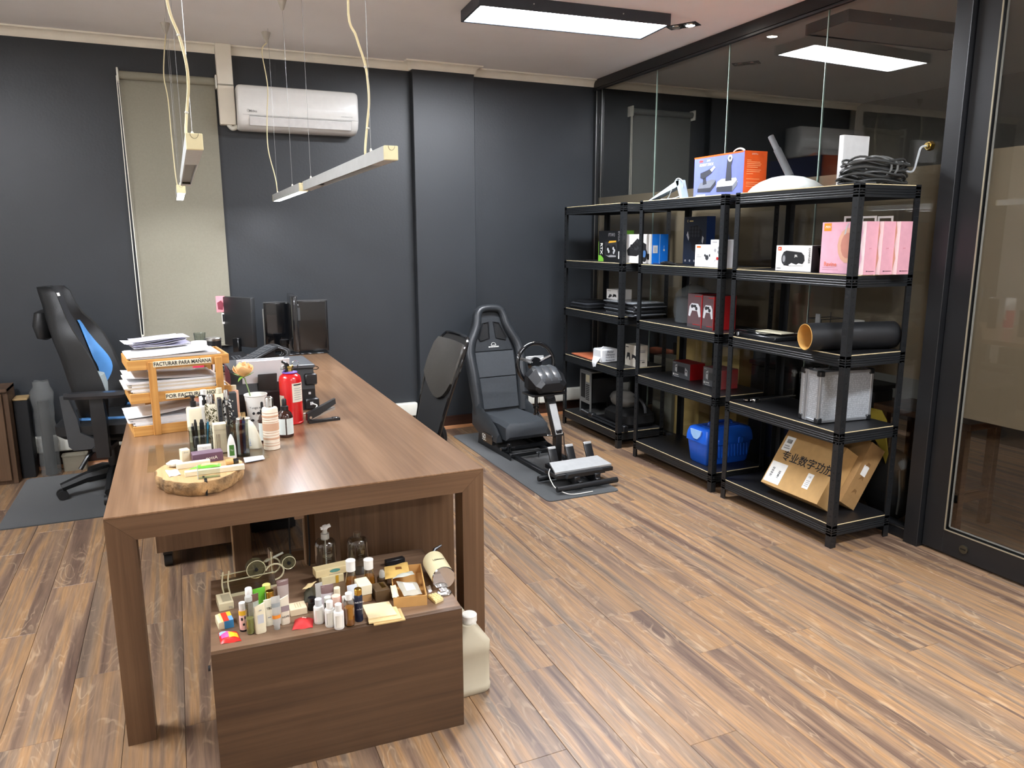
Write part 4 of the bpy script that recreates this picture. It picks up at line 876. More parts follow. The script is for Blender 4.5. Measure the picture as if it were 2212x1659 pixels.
b.rect('S', 0, 1, 0, 1, P('card_navy', (20, 52, 110), .4)); b.poly('F', [(.16, .62), (.30, .80), (.62, .82), (.82, .70), (.80, .55), (.62, .40), (.30, .48)], BLK)
for i in range(4):
    for j in range(3): b.disc('F', .28+.13*i, .76-.075*j, .012, pad_b, e=.0008, n=6)
b.poly('F', [(.14, .62), (.20, .70), (.26, .56), (.24, .5)], lgr, e=.0008); b.poly('F', [(.84, .60), (.90, .56), (.86, .44), (.82, .48)], lgr, e=.0008); b.poly('F', [(.34, .48), (.62, .42), (.84, .36), (.70, .24), (.40, .30)], BLK, e=.0006)
b.txt('F', .18, .91, .02, 'C', P('print_gold', (206, 180, 120), .4), bold=.03); b.rect('F', .26, .42, .90, .92, P('print_gold', (206, 180, 120), .4))
for i in range(4): b.disc('F', .12+.2*i, .08, .008, gre)
b.disc('S', .5, .3, .012, lgr)
b = Box('gamepad_box', 'small white gamepad carton with orange logo on middle unit', 'box', *xbox(L4, 1495, 1530, 1546, 529, xf=2.99), whc)
b.rect('F', .10, .34, .86, .94, org); b.txt('F', .22, .52, .018, 'P5', gre); b.poly('F', [(.52, .45), (.6, .62), (.95, .66), (.98, .2), (.9, .1), (.75, .36)], lgr, e=.0006); b.disc('F', .74, .42, .016, pad_b, e=.001); b.rect('F', .10, .4, .44, .46, gre)
for u in (.62, .9): b.disc('F', u, .52, .008, BLK, e=.001)
b = Box('gamepad_box', 'taller white gamepad carton with red marks on middle unit', 'box', *xbox(L4, 1527, 1562, 1586, 518, xf=2.965), P('card_white2', (214, 216, 220), .5))
b.poly('F', [(.1, .3), (.18, .42), (.5, .42), (.85, .42), (.92, .3), (.85, .14), (.7, .28), (.35, .28), (.18, .14)], WHT); b.disc('F', .26, .32, .014, lgr, e=.0008); b.disc('F', .46, .33, .010, redc, e=.0008); b.disc('F', .72, .32, .012, redc, e=.0008)
for u, v in ((.3, .62), (.5, .56), (.7, .62), (.52, .7), (.84, .52)): b.disc('F', u, v, .010, gre)
b.rect('F', .1, .4, .9, .93, gre)
c = on(1446, 566, x=2.99)
t = thing('handheld_tool', 'black handheld tool lying at front of middle unit shelf', 'tool', (2.965, c.y, L4))
B().tube([(.01, .085, .010), (.005, .04, .012), (0, 0, .014), (0, -.05, .012), (.004, -.085, .009)], [.006, .012, .014, .013, .006], 10).obj('grip', gloss, t); B().box(-.001, .012, .07, .15, .004, .012, .001).obj('blade', P('blade_blue', (46, 74, 130), .3, .6), t); B().tube([(.004, -.08, .009), (.004, -.10, .016)], .003, 6).obj('tip', steel, t)
# level 3 of the middle unit
for i, (pl, pc, pr_, by, top, lab) in enumerate(((1484, 1515, 1540, 702, 637, 'grey and red controller carton beside clear plastic bag'), (1516, 1541, 1588, 706, 641, 'grey and red controller carton nearer the shelf post'))):
    b = Box('controller_carton', lab, 'box', *xbox(L3, pl, pc, pr_, top, xf=3.0, D=.15 if i == 0 else None), P('card_darkred', (92, 70, 72), .4), 'red controller cartons on middle unit')
    b.rect('F', 0, 1, 0, .10, P('card_greydark', (70, 66, 68), .4)); b.poly('F', [(.14, .62), (.28, .72), (.72, .72), (.86, .62), (.92, .34), (.80, .32), (.68, .5), (.32, .5), (.2, .32), (.08, .34)], lgr, e=.0006)
    b.disc('F', .32, .63, .012, pad_b, e=.001); b.disc('F', .62, .57, .012, pad_b, e=.001); b.rect('F', .4, .6, .60, .68, pad_b, e=.001); b.rect('S', 0, 1, 0, 1, redc); b.poly('T', [(0, 0), (1, 0), (1, 1), (0, 1)], P('card_darkred2', (70, 20, 22), .4)); b.rect('F', .96, 1, 0, 1, redc, e=.0006); b.rect('F', .4, .9, .08, .10, redc, e=.0008); b.rect('F', .5, .95, .93, .95, redc, e=.0008)
    for v in (.3, .16): b.rect('S', .06, .2, v, v+.08, P('print_pink', (226, 150, 140), .5), e=.0006)
random.seed(5)
t = thing('plastic_bag', 'crumpled clear plastic bag around dark box on middle unit', 'bag', (3.165, 4.138, L3))
B().box(-.07, .07, -.09, .10, .002, .17, .004).obj('inner_box', P('bag_content', (40, 42, 44), .4), t)
B().loft([[(cx_*(.11+.02*random.random())*k, cy_*(.13+.02*random.random())*k, z+.01*random.random()) for cx_, cy_ in [(cos(2*pi*j/18), sin(2*pi*j/18)) for j in range(18)]] for z, k in ((.004, .95), (.06, 1.02), (.12, 1.0), (.18, .95), (.215, .75), (.24, .4), (.25, .15))], cap=False).obj('clear_wrap', FILM('bag_film', (150, 156, 158), .70, .3), t, True, 70)
# level 2 of the middle unit: handheld consoles
def console(label, args, grp):
    b = Box('console_carton', label, 'box', *args, P('card_slate', (84, 86, 90), .4), grp)
    b.rect('F', .28, .72, .34, .74, pad_b); b.poly('F', [(.16, .40), (.16, .76), (.28, .84), (.28, .34)], lgr, e=.0006); b.poly('F', [(.72, .74), (.72, .26), (.86, .22), (.86, .58)], lgr, e=.0006); b.disc('F', .22, .68, .006, BLK, e=.0009); b.disc('F', .79, .5, .006, BLK, e=.0009)
    b.rect('S', 0, 1, 0, 1, redc); b.poly('T', [(0, 0), (1, 0), (1, 1), (0, 1)], P('card_darkred3', (124, 22, 26), .4)); b.rect('F', .05, .13, .12, .24, WHT, e=.0008); b.rect('F', .16, .36, .16, .22, WHT, e=.0008); b.rect('F', .12, .4, .06, .09, lgr, e=.0008); b.rect('F', .05, .2, .88, .92, gre)
    return b
a = xbox(L2, 1456, 1495, 1511, 788, by=824); cg = 'red handheld console cartons on middle unit'
console('grey and red handheld console carton standing in front of its twin', a, cg)
console('grey and red handheld console carton directly behind its twin', ((a[0][0]+a[2][0]+.001, a[0][1]+.002, a[0][2]), 0, a[2]), cg)
bb = console('grey and red handheld console carton in loose clear wrap by shelf post', xbox(L2, 1524, 1564, 1600, 801, by=844), cg)
B().box(-.003, bb.D+.004, -.003, bb.W+.003, -.0004, bb.H+.003, .006, 2).obj('clear_wrap', FILM('wrap_thin', (200, 200, 200), .86, .2), bb.o)
# bottom of the middle unit: tool box
tb = P('toolbox_blue', (26, 92, 206), .35, var=.05); tbd = P('toolbox_blue_dark', (18, 62, 150), .4); latch = P('latch_pale', (150, 190, 236), .3)
c0 = on(1531, 1009, z=L1); cl = on(1487, 1001, z=L1)
t = thing('tool_box', 'bright blue plastic tool box with pale latch on bottom shelf', 'tool box', (c0.x, c0.y, L1), 0)
TD, TW, TH = .36, .205, .235
t.location = (2.975, c0.y-.0, L1)
def trr(z, g, r=.02): return rr(-g, TD+g, -g, TW+g, z, r)
B().loft([trr(0, -.022), trr(.012, -.014), trr(.135, .0), trr(.15, .002)]).obj('lower_body', tb, t)
B().loft([trr(.146, .008), trr(.17, .008), trr(.20, .004), trr(TH-.008, -.006), trr(TH, -.02)]).obj('lid', tb, t)
B().box(.06, TD-.06, TW/2-.045, TW/2+.045, TH-.002, TH+.006, .003).obj('lid_recess', tbd, t)
B().tube(bend([(.09, TW/2, TH), (.10, TW/2, TH+.022), (.18, TW/2, TH+.026), (.26, TW/2, TH+.022), (.27, TW/2, TH)]), .011, 8).obj('handle', tbd, t)
l_ = B().loft([[(x, TW/2+y, z) for y, z in ((-.055, TH-.012), (.055, TH-.012), (.045, TH-.045), (.018, TH-.07), (-.018, TH-.07), (-.045, TH-.045))] for x in (-.013, -.004)]).obj('latch', latch, t)
for x in (.10, .26): B().box(x-.02, x+.02, -.014, -.002, .135, .175, .004).obj('side_clip', tb, t)
for i in range(12): B().box(.04+.025*i, .052+.025*i, -.004, .002, .05, .13, .001).obj('rib', tb, t)
# ---- unit by the door
c = on(1695, 405, x=3.12)
t = thing('stand_base', 'white domed stand base with slanted grey pole on shelf top', 'stand', (3.135, c.y, L5))
B().lathe([(.215, 0), (.214, .010), (.195, .030), (.15, .058), (.09, .080), (.04, .088), (.01, .09)], 40, sx=.92, sy=1).obj('dome', P('dome_white', (224, 230, 226), .4), t)
B().cyl((.0, -.02, .085), (-.03, .06, .235), .021, .0205, 18).obj('pole', P('pole_grey', (92, 94, 96), .4), t); B().cyl((-.03, .06, .233), (-.045, .10, .308), .0165, .016, 18).obj('pole_tip', P('pole_grey2', (104, 106, 108), .4), t)
b = Box('white_device', 'upright white box with small round sensor hole on shelf top', 'device', *xbox(L5, 1782, 1792, 1846, 291, xf=3.06), P('device_white', (214, 214, 212), .4), bev=.003)
b.disc('S', .55, .36, .004, BLK); B().tube([(b.D*.55+.028*cos(i*pi/8), -.0008, b.H*.36+.028*sin(i*pi/8)) for i in range(16)], .0004, 4, wrap=True).obj('dotted_ring', lgr, b.o)
random.seed(21)
t = thing('cable_coil', 'thick coil of grey cable tied together on shelf top', 'cable', (3.145, 2.748, L5))
cbm = P('cable_rubber', (58, 59, 58), .45)
for k in range(17):
    a_, b__ = random.uniform(.15, .215), random.uniform(.05, .105); ox, oy, oz, ph = random.uniform(-.015, .015), random.uniform(-.012, .012), .010+.0065*k, random.uniform(0, 6)
    B().tube([(ox+a_*cos(q*2*pi/28), oy+b__*sin(q*2*pi/28)+.012*sin(q*2*pi/28*2+ph), max(.0056, oz+.010*sin(q*2*pi/28*3+ph)+.006*sin(q*2*pi/28+ph))) for q in range(28)], .0052, 7, wrap=True).obj('cable_loop', cbm, t)
for x in (-.01, .03): B().tube([(x+.01*sin(i), .100*cos(i*2*pi/18), .072+.066*sin(i*2*pi/18)) for i in range(18)], .0055, 7, wrap=True).obj('tie_loop', P('cable_rubber_light', (96, 97, 94), .45), t)
B().tube(bend([(-.19, 0, .03), (-.235, -.02, .03), (-.21, -.05, .02), (-.15, -.08, .008), (-.10, -.10, .006)]), .005, 7).obj('loose_end', cbm, t)
gp_ = on(2006, 315, x=3.38)
t = thing('cable_gland', 'brass cable gland with grey cable through the glass', 'cable', (XG-.004, gp_.y, gp_.z))
B().cyl((0, 0, 0), (-.022, 0, 0), .024, .020, 6).obj('gland_nut', P('brass', (206, 180, 110), .25, 1.0), t); B().cyl((-.02, 0, 0), (-.034, 0, 0), .015, .012, 14).obj('gland_neck', P('brass', (206, 180, 110), .25, 1.0), t)
vv = Vector((XG-.004, gp_.y, gp_.z))
B().tube(bend([(-.03, 0, 0), (-.055, .01, -.01), (-.06, .02, -.06), (-.075, .03, -.12), (-.095, .085, -(vv.z-L5)+.085)]), .005, 7).obj('grey_cable', P('cable_grey', (176, 182, 184), .4), t)
b = Box('speaker_carton', 'white and black portable speaker carton on door end unit', 'box', *xbox(L4, 1667, 1743, 1772, 531, xf=3.0), whc)
b.rect('S', 0, 1, 0, 1, blc); b.rect('F', .06, .155, .80, .94, P('print_orange', (232, 84, 32), .5)); b.txt('F', .108, .87, .009, 'JBL', WHT, bold=.02)
b.poly('F', [(.17, .52), (.22, .74), (.30, .80), (.72, .74), (.80, .62), (.82, .42), (.76, .28), (.40, .20), (.24, .22)], BLK); b.disc('F', .24, .48, .018, pad_b, e=.0008, ry=.030); b.disc('F', .24, .48, .010, gre, e=.001, ry=.018); b.txt('F', .58, .60, .016, 'JBL', WHT, bold=.02); b.poly('F', [(.38, .24), (.46, .32), (.60, .26), (.66, .32), (.78, .28), (.78, .24), (.4, .21)], WHT, e=.001)
b.txt('F', .94, .62, .018, 'CHARGE5', BLK, rot=-pi/2); b.rect('F', .04, .16, .09, .11, BLK); b.poly('S', [(.4, .9), (.55, .92), (.9, .3), (.7, .25)], pad_b)
pk = [P('card_pink', (232, 178, 196), .45), P('card_pink2', (206, 152, 164), .45), P('card_peach', (236, 184, 160), .45)]
a = xbox(L4, 1771, 1866, 1892, 478, xf=2.985)
dd = .078
for i in range(3):
    loc = (a[0][0]+i*(dd+.010), a[0][1]-.020*i+.03, a[0][2])
    b = Box('headphone_carton', ['pink headphone carton showing its full front on door end unit', 'pink headphone carton second in the row behind the front one', 'pink headphone carton last in the row beside rear shelf post'][i], 'box', loc, 0, (dd, a[2][1] if i == 0 else a[2][1]*.97, a[2][2]), pk[0] if i == 0 else pk[2], 'pink headphone cartons on door end unit')
    b.rect('S', 0, 1, 0, 1, pk[1]); b.rect('F', .05, .22, .83, .98, P('print_mango', (240, 150, 40), .5)); b.txt('F', .135, .905, .016, 'PXN', WHT, shear=.3, bold=.02); b.txt('F', .25, .18, .030, 'Ravine', P('print_salmon', (232, 130, 110), .5), bold=.02)
    b.rect('F', .07, .36, .11, .12, P('print_rose', (206, 150, 165), .5)); b.rect('F', .07, .44, .07, .08, P('print_rose', (206, 150, 165), .5))
    b.disc('F', .62, .55, .062, skin, ry=.085, e=.0006); b.disc('F', .62, .55, .042, P('print_rosegold', (206, 142, 126), .4), ry=.062, e=.0009); b.poly('F', [(.54, .62), (.58, .9), (.62, .98), (.60, .98), (.55, .9), (.50, .62)], lgr, e=.0007); b.poly('F', [(.66, .5), (.70, .5), (.72, .74), (.68, .74)], WHT, e=.0012)
    b.poly('F', [(.88, .0), (1, .0), (1, 1), (.90, 1), (.94, .8), (.90, .55), (.95, .3)], P('print_blush', (240, 214, 214), .45), e=.0007); b.txt('S', .45, .5, .011, 'pxn', P('print_rose2', (196, 120, 130), .5)); b.rect('S', .22, .34, .055, .075, P('print_navy', (60, 50, 80), .5)); b.rect('S', .4, .9, .058, .07, P('print_rose2', (196, 120, 130), .5))
    hh = B().box(b.D*.5-.001, b.D*.5+.001, b.W*.30, b.W*.34, b.H-.002, b.H+.028); hh.box(b.D*.5-.001, b.D*.5+.001, b.W*.60, b.W*.64, b.H-.002, b.H+.028); hh.box(b.D*.5-.001, b.D*.5+.001, b.W*.34, b.W*.60, b.H+.018, b.H+.028)
    hh.obj('hang_tab', FILM('tab_plastic', (226, 226, 222), .35, .3), b.o, False)
# level 3 of the door end unit
cR = on(1738, 739, x=2.87)
t = thing('paper_roll', 'black cardboard tube roll with kraft inside sticking out of shelf', 'roll', (2.87, cR.y, L3+.0705), -.24)
q = B().loft([[(x, .0695*r*cos(2*pi*k/36), .0695*r*sin(2*pi*k/36)) for k in range(36)] for x, r in ((0, .955), (0, 1), (.49, 1), (.49, .955))], wrap=True).obj('outer_tube', P('paper_black', (22, 23, 25), .5), t)
B().loft([[(x, .0655*r*cos(2*pi*k/36), .0655*r*sin(2*pi*k/36)) for k in range(36)] for x, r in ((-.002, .965), (-.002, 1), (.485, 1), (.485, .965))], wrap=True).obj('kraft_core', P('kraft_inner', (206, 160, 88), .7), t)
b = Box('laptop', 'closed black laptop lying flat on door end unit', 'laptop', (2.967, on(1672, 700, x=2.955).y, L3+.0006), 0, (.25, .33, .022), P('laptop_black', (24, 25, 27), .3), bev=.004)
B().cyl((-.003, b.W-.03, .012), (.02, b.W-.035, .012), .011, None, 10).obj('hinge_cap', lgr, b.o)
b2 = Box('tablet', 'thin black tablet with light edges on top of laptop', 'tablet', (2.985, b.o.location.y+.10, L3+.0226), -.06, (.20, .26, .009), P('tablet_black', (16, 17, 19), .12, coat=.4), bev=.003)
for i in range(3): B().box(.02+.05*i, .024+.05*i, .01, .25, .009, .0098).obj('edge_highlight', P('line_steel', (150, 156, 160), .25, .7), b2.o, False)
tag(B().box(0, .10, 0, .19, 0, .006, .001).obj('booklet', P('paper_cream', (222, 216, 188), .6), None, False, loc=(3.04, b.o.location.y+.03, L3+.0328), rz=.08), 'small cream booklet lying on the laptop', 'booklet')
tag(B().box(0, .06, 0, .20, 0, .014, .004, 2).obj('charger', P('charger_white', (222, 222, 218), .4), None, True, loc=(3.232, b.o.location.y-.03, L3+.0006), rz=-.05), 'slim white charger bar behind the laptop', 'charger')
yo = cR.y-.03
t = thing('wire_rack', 'small black wire desk rack behind the paper roll', 'rack', (3.06, cR.y+.085, L3))
for x, y in ((0, 0), (.16, 0), (0, .09), (.16, .09)): B().cyl((x, y, 0), (x, y, .142 if y == 0 else .165), .0028, None, 6).obj('rack_post', satin, t)
for z in (.02, .140): B().tube([(0, 0, z), (.16, 0, z), (.16, .09, z), (0, .09, z)], .0026, 6, wrap=True).obj('rack_rail', satin, t)
B().box(-.012, -.004, .0, .03, 0, .17, .001).obj('grey_plate', P('plate_grey', (124, 126, 126), .35, .4), t, False)
tag(B().lathe([(.012, 0), (.040, 0), (.040, .128), (.012, .128)], 24).obj('paper_towel', P('paper_white', (222, 220, 212), .8), None, True, loc=(3.285, on(1856, 700, x=3.285).y+.02, L3+.001)), 'white paper roll standing behind the black tube', 'paper roll')
# level 2 of the door end unit: aluminium case
c0 = on(1765, 917, z=L2); l0 = on(1724, 903, z=L2); r0 = on(1887, 905, z=L2)
al = P('case_alu', (186, 190, 194), .32, .75, var=.04); dia = None
def diamond():
    m, n, l, b_ = nt('tread_plate'); co = N(n, 'ShaderNodeTexCoord'); mp = N(n, 'ShaderNodeMapping'); mp.inputs['Scale'].default_value = (1, 1, 1); l.new(co.outputs['Object'], mp.inputs[0])
    ck = N(n, 'ShaderNodeTexVoronoi', Scale=95.0); l.new(mp.outputs[0], ck.inputs['Vector']); ck.inputs['Randomness'].default_value = .35
    r = N(n, 'ShaderNodeValToRGB'); r.color_ramp.elements[0].position = .25; r.color_ramp.elements[0].color = lin((206, 210, 214))+(1,); r.color_ramp.elements[1].position = .5; r.color_ramp.elements[1].color = lin((176, 181, 186))+(1,)
    l.new(ck.outputs['Distance'], r.inputs[0]); l.new(r.outputs[0], b_.inputs['Base Color']); b_.inputs['Metallic'].default_value = .35; b_.inputs['Roughness'].default_value = .35
    bu = N(n, 'ShaderNodeBump', Strength=.4, Distance=.003); bu.invert = True; l.new(ck.outputs['Distance'], bu.inputs['Height']); l.new(bu.outputs[0], b_.inputs['Normal']); return m
tread = diamond()
Wc = (l0-c0).length; Dc = (r0-c0).length; Hc = zat(c0, 806)-L2
u = l0-c0; rzc = atan2(u.y, u.x)-pi/2
t = thing('aluminium_case', 'silver aluminium tread plate case with black corners on door end unit', 'case', (c0.x, c0.y, L2+.004), rzc)
Dc = min(Dc, .335)
B().box(.004, Dc-.004, .004, Wc-.004, .004, Hc-.004).obj('shell', tread, t, False)
g = .016
for (x, y) in ((0, 0), (Dc, 0), (0, Wc), (Dc, Wc)): B().box(x, x+(g if x == 0 else -g), y, y+(g if y == 0 else -g), 0, Hc, .002).obj('corner_rail', al, t, False)
for z in (0, Hc-g):
    for y in (0, Wc-g): B().box(0, Dc, y, y+g, z, z+g, .002).obj('edge_rail', al, t, False)
    for x in (0, Dc-g): B().box(x, x+g, 0, Wc, z, z+g, .002).obj('edge_rail', al, t, False)
for y in (Wc*.60, Wc*.70): B().box(-.002, Dc+.002, y, y+.010, -.001, Hc+.001, .001).obj('lid_seam_rail', al, t, False)
for x in (0, Dc):
    for y in (0, Wc):
        for z in (0, Hc):
            sx, sy, sz = (1 if x == 0 else -1), (1 if y == 0 else -1), (1 if z == 0 else -1)
            B().box(x-sx*.003, x+sx*.028, y-sy*.003, y+sy*.028, z-sz*.003, z+sz*.026, .004).obj('corner_guard', satin, t)
B().tube(bend([(Dc*.36, Wc*.55, Hc), (Dc*.38, Wc*.55, Hc+.016), (Dc*.62, Wc*.55, Hc+.016), (Dc*.64, Wc*.55, Hc)]), .010, 8, flat=.7).obj('handle', satin, t)
for x in (Dc*.16, Dc*.84): B().box(x-.02, x+.02, Wc*.58, Wc*.74, Hc, Hc+.010, .003).obj('latch', chrome, t)
c1, c2 = on(1608, 868, z=L2), on(1722, 857, z=L2)
t = thing('metal_rod', 'thin steel rod with round chrome end lying on shelf', 'tool', (c1.x+.02, c1.y, L2)); e_ = Vector((c2.x-c1.x-.02, c2.y-c1.y, 0))
B().lathe([(.004, .0), (.020, .004), (.026, .010), (.022, .016), (.004, .018)], 18, (0, 0, 0)).obj('round_end', chrome, t); B().box(.01, .06, -.05, -.01, .0, .022, .004).obj('clamp', chrome, t)
for o_ in (0, .012): B().cyl((.03, -.03-o_, .012), (e_.x*.9+o_, e_.y*.9-o_, .012), .0035, None, 8).obj('rod', steel, t)
# bottom of the door end unit: cartons
TH = rad(33); D1, Hk, H2 = .105, .34, .36
br = on(1764, 1090, z=L1+D1*sin(TH)); Wk = on(1644, 1026, x=br.x).y-br.y
Mk = Matrix.Translation((br.x, br.y, L1+.0004+D1*sin(TH))) @ Matrix.Rotation(TH, 4, 'Y')
# the second carton lies against the back of the first, stands on its own rear edge and leans on the glass
D2 = (XG-.0045-br.x-D1*cos(TH)-H2*sin(TH))/(cos(TH)+sin(TH)*math.tan(TH))
Mk2 = Mk @ Matrix.Translation((D1+.0008, -.035, D2*math.tan(TH)))
b = Box('cardboard_carton', 'large cardboard carton with black Chinese lettering leaning on bottom shelf', 'box', (0, 0, 0), 0, (D1, Wk, Hk), kraft, M=Mk)
b.txt('F', .56, .55, .062, '专业数字功放', BLK, bold=.012, space=1.0)
b.rect('F', .045, .20, .64, .90, WHT, 'paper_label'); b.rect('F', .02, .30, .05, .42, WHT, 'paper_label', e=.0007); b.rect('F', .66, .76, .16, .42, WHT, 'paper_label', e=.0007)
for i in range(9): b.rect('F', .08+.010*i, .083+.010*i+.003*(i % 2), .78, .85, BLK, e=.0012)
for i in range(9): b.rect('F', .08, .12, .15+.02*i, .157+.02*i+.005*(i % 2), BLK, e=.0014)
b.txt('F', .22, .22, .020, 'SRM1', BLK, rot=-pi/2, bold=.02); b.txt('F', .71, .36, .014, 'CE', BLK)
for i in range(4): b.rect('F', .68, .74, .20+.03*i, .21+.03*i, gre, e=.0012)
b.rect('F', .07, .18, .68, .70, gre, e=.0012); b.rect('F', .07, .16, .72, .74, gre, e=.0012)
B().box(-.0006, D1-.001, Wk*.44, Wk*.56, Hk, Hk+.0006).obj('packing_tape', kraft_d, b.o, False)
b = Box('cardboard_carton', 'narrow open cardboard carton leaning behind the lettered carton', 'box', (0, 0, 0), 0, (D2, .30, H2), kraft_d, M=Mk2)
for i in range(3): b.poly('S', [(.3, .2+.22*i), (.5, .24+.22*i), (.6, .21+.22*i), (.58, .27+.22*i), (.4, .28+.22*i)], P('print_brown', (120, 88, 50), .7))
b.rect('S', .25, .6, .5, .66, WHT, 'paper_label'); B().box(.0, .012, .02, .28, H2, H2+.022, .001).obj('flap', kraft, b.o, False)
# ---------------------------------------------------------------- room behind the glass
t = thing('wooden_table', 'low brown wooden table behind the glass door', 'table', (3.70, 2.50, 0))
tw = WOOD('table_wood', (84, 58, 40), (106, 76, 54), (124, 92, 68), 'X', rough=.4)
B().box(0, .32, 0, .60, .56, .595, .003).obj('table_top', tw, t, False)
for x, y in ((.02, .03), (.26, .03), (.02, .52), (.26, .52)): B().box(x, x+.04, y, y+.05, 0, .56, .002).obj('leg', tw, t, False)
B().box(.02, .30, .035, .065, .15, .20, .002).obj('stretcher', tw, t, False); B().box(.02, .30, .04, .58, .20, .212, .002).obj('lower_shelf', tw, t, False)
yel = P('cardboard_yellowish', (190, 164, 104), .8, var=.06, vs=10)
for i, (x, y, w_, d, h, lab) in enumerate(((3.47, 4.42, .30, .10, .82, 'tall kraft carton standing against glass behind middle unit'), (3.48, 4.02, .24, .12, .80, 'tall kraft carton seen between posts of middle unit'), (3.50, 4.80, .26, .16, .62, 'pale folded card sheets standing behind the glass'))):
    b = Box('tall_carton', lab, 'box', (x, y, 0), 0, (d, w_, h), yel if i < 2 else P('card_palegrey', (170, 170, 158), .7))
    if i == 0: b.txt('F', .5, .66, .03, 'CAJA\nNARANJA', P('print_brown', (120, 88, 50), .7))
    else: b.rect('F', .2, .8, .5, .503, kraft_d)
b = Box('storage_bin', 'dark storage bin standing behind the glass by door end unit', 'bin', (3.50, 3.13, 0), 0, (.4, .34, .66), P('bin_dark', (26, 27, 30), .5), bev=.01)
B().box(-.01, .41, -.01, .35, .66, .69, .006).obj('lid', P('bin_dark', (26, 27, 30), .5), b.o)
b = Box('storage_bin', 'black equipment case standing behind the glass and middle unit', 'case', (3.50, 3.53, 0), 0, (.4, .40, .72), P('bin_black', (20, 20, 22), .5), bev=.01)
B().box(-.01, .41, -.01, .41, .72, .75, .006).obj('lid', P('bin_dark', (26, 27, 30), .5), b.o)
t = thing('black_backpack', 'black backpack slumped on floor behind the glass', 'backpack', (3.545, 2.80, 0))
random.seed(9)
B().loft(lump(.115, .15, .21, 9, 18, .05)).xf(Matrix.Translation((0, .02, .20))).obj('pack_body', P('nylon_black', (22, 22, 24), .7), t, True, 70); B().tube(bend([(-.07, -.09, .32), (-.105, -.13, .2), (-.085, -.11, .085)]), .012, 8, flat=.5).obj('strap', P('nylon_grey', (90, 90, 88), .6), t)
t = tag(B().loft([[(0, .16, .62), (.004, .0, .62), (.004, -.04, .57)], [(-.012, .18, .60), (-.016, .0, .58), (-.016, -.06, .50)], [(-.02, .13, .57), (-.024, -.05, .52), (-.024, -.09, .40)], [(-.02, -.03, .42), (-.024, -.06, .38), (-.026, -.08, .34)]]).obj('yellow_cloth', P('cloth_mustard', (176, 152, 50), .8), None, True, loc=(3.478, 2.86, .0)), 'mustard yellow cloth hanging behind the glass by shelf', 'cloth')
# ================================================================ things on the desk
DZ = DH
def mpx(p, px): return px*(Vector(p)-CO).dot(CF)/FPX
def lathe_thing(name, label, cat, px, py, z, parts, group=None, top=None, seg=28, at=None, rz=0, sx=1, sy=1):
    """parts: (part name, profile [(r in px, h 0..1)], material) ; heights are fractions of the height seen in the picture"""
    p = on(px, py, z=z) if at is None else Vector(at)
    H = zat(p, top)-z; k = mpx(p, 1.0)
    t = thing(name, label, cat, (p.x, p.y, z), rz, group)
    for q in parts:
        B().lathe([(r*k, h*H) for r, h in q[1]], seg, sx=sx, sy=sy).obj(q[0], q[2], t)
    return t, H, k
cr = P('plastic_cream', (226, 216, 186), .4); wh = P('plastic_white', (228, 226, 220), .4); bp_ = P('plastic_black', (20, 20, 22), .35); amber = P('amber_glass', (46, 18, 10), .08, coat=.6)
paper = P('paper_sheet', (228, 228, 230), .7, var=.02); oak = WOOD('pine_varnished', (176, 120, 56), (200, 146, 76), (216, 166, 96), 'X', rough=.45)
oak_z = WOOD('pine_varnished_up', (176, 120, 56), (200, 146, 76), (216, 166, 96), 'Z', rough=.45)
# letter tray
TL = on(290, 945, z=DZ); TR = on(486, 913, z=DZ)
rzt = .13; Wt, Dt, Ht = .395, .27, .042
T = thing('letter_tray', 'three tier pine letter tray full of paper with printed labels', 'letter tray', (TL.x, TL.y, DZ), rzt)
for i, z in enumerate((0, .138, .276)):
    f = B().box(0, Wt, 0, .010, z, z+Ht, .0015).obj('front_board', oak, T, False)
    for x in (0, Wt-.01): B().box(x, x+.01, .010, Dt, z, z+Ht, .0015).obj('side_board', oak_z, T, False)
    B().box(.01, Wt-.01, Dt-.01, Dt, z, z+Ht, .0015).obj('back_board', oak, T, False)
    B().box(.01, Wt-.01, .010, Dt-.01, z+.002, z+.006).obj('tray_floor', oak, T, False)
for x in (.075, .335): B().box(x, x+.030, -.010, 0, 0, .308, .0015).obj('upright', oak_z, T, False)
for x in (.075, .335): B().box(x, x+.030, Dt, Dt+.010, 0, .308, .0015).obj('upright', oak_z, T, False)
for z, s_, u in ((.296, 'FACTURAR PARA MAÑANA', .208), (.158, 'POR FACTURAR HOY', .235)):
    w_ = .226 if z > .2 else .205
    l_ = B().box(u-w_/2, u+w_/2, -.0106, -.0100 if False else -.0002, z-.010, z+.012).obj('paper_label', P('label_cream', (232, 226, 200), .6), T, False)
    text(l_, s_, .0225, frame((u, -.0112, z+.001), (1, 0, 0), (0, 0, 1)), BLK, bold=.016, sx=.80 if z > .2 else .95)
random.seed(31)
pm = [paper, P('paper_warm', (222, 212, 196), .7), P('paper_grey', (190, 184, 182), .7), P('paper_tan', (200, 182, 150), .7)]
for z0, n, hh in ((.008, 12, .0052), (.146, 18, .0044), (.284, 9, .0050)):
    z = z0
    for k in range(n):
        dx, dy = random.uniform(-.02, .012) if k > 4 else random.uniform(0, .006), random.uniform(-.008, .008)
        a = max(.012, .012+dx) if z-z0 < .036 else .0+dx
        B().box(a, min(Wt-.014, .34+dx+random.uniform(0, .03)), .014+max(0, dy), Dt-.016+min(0, dy), z, z+hh*.9).obj('paper_sheet', pm[random.choice([0, 0, 1, 1, 2, 3])] if k < n-2 else paper, T, False); z += hh
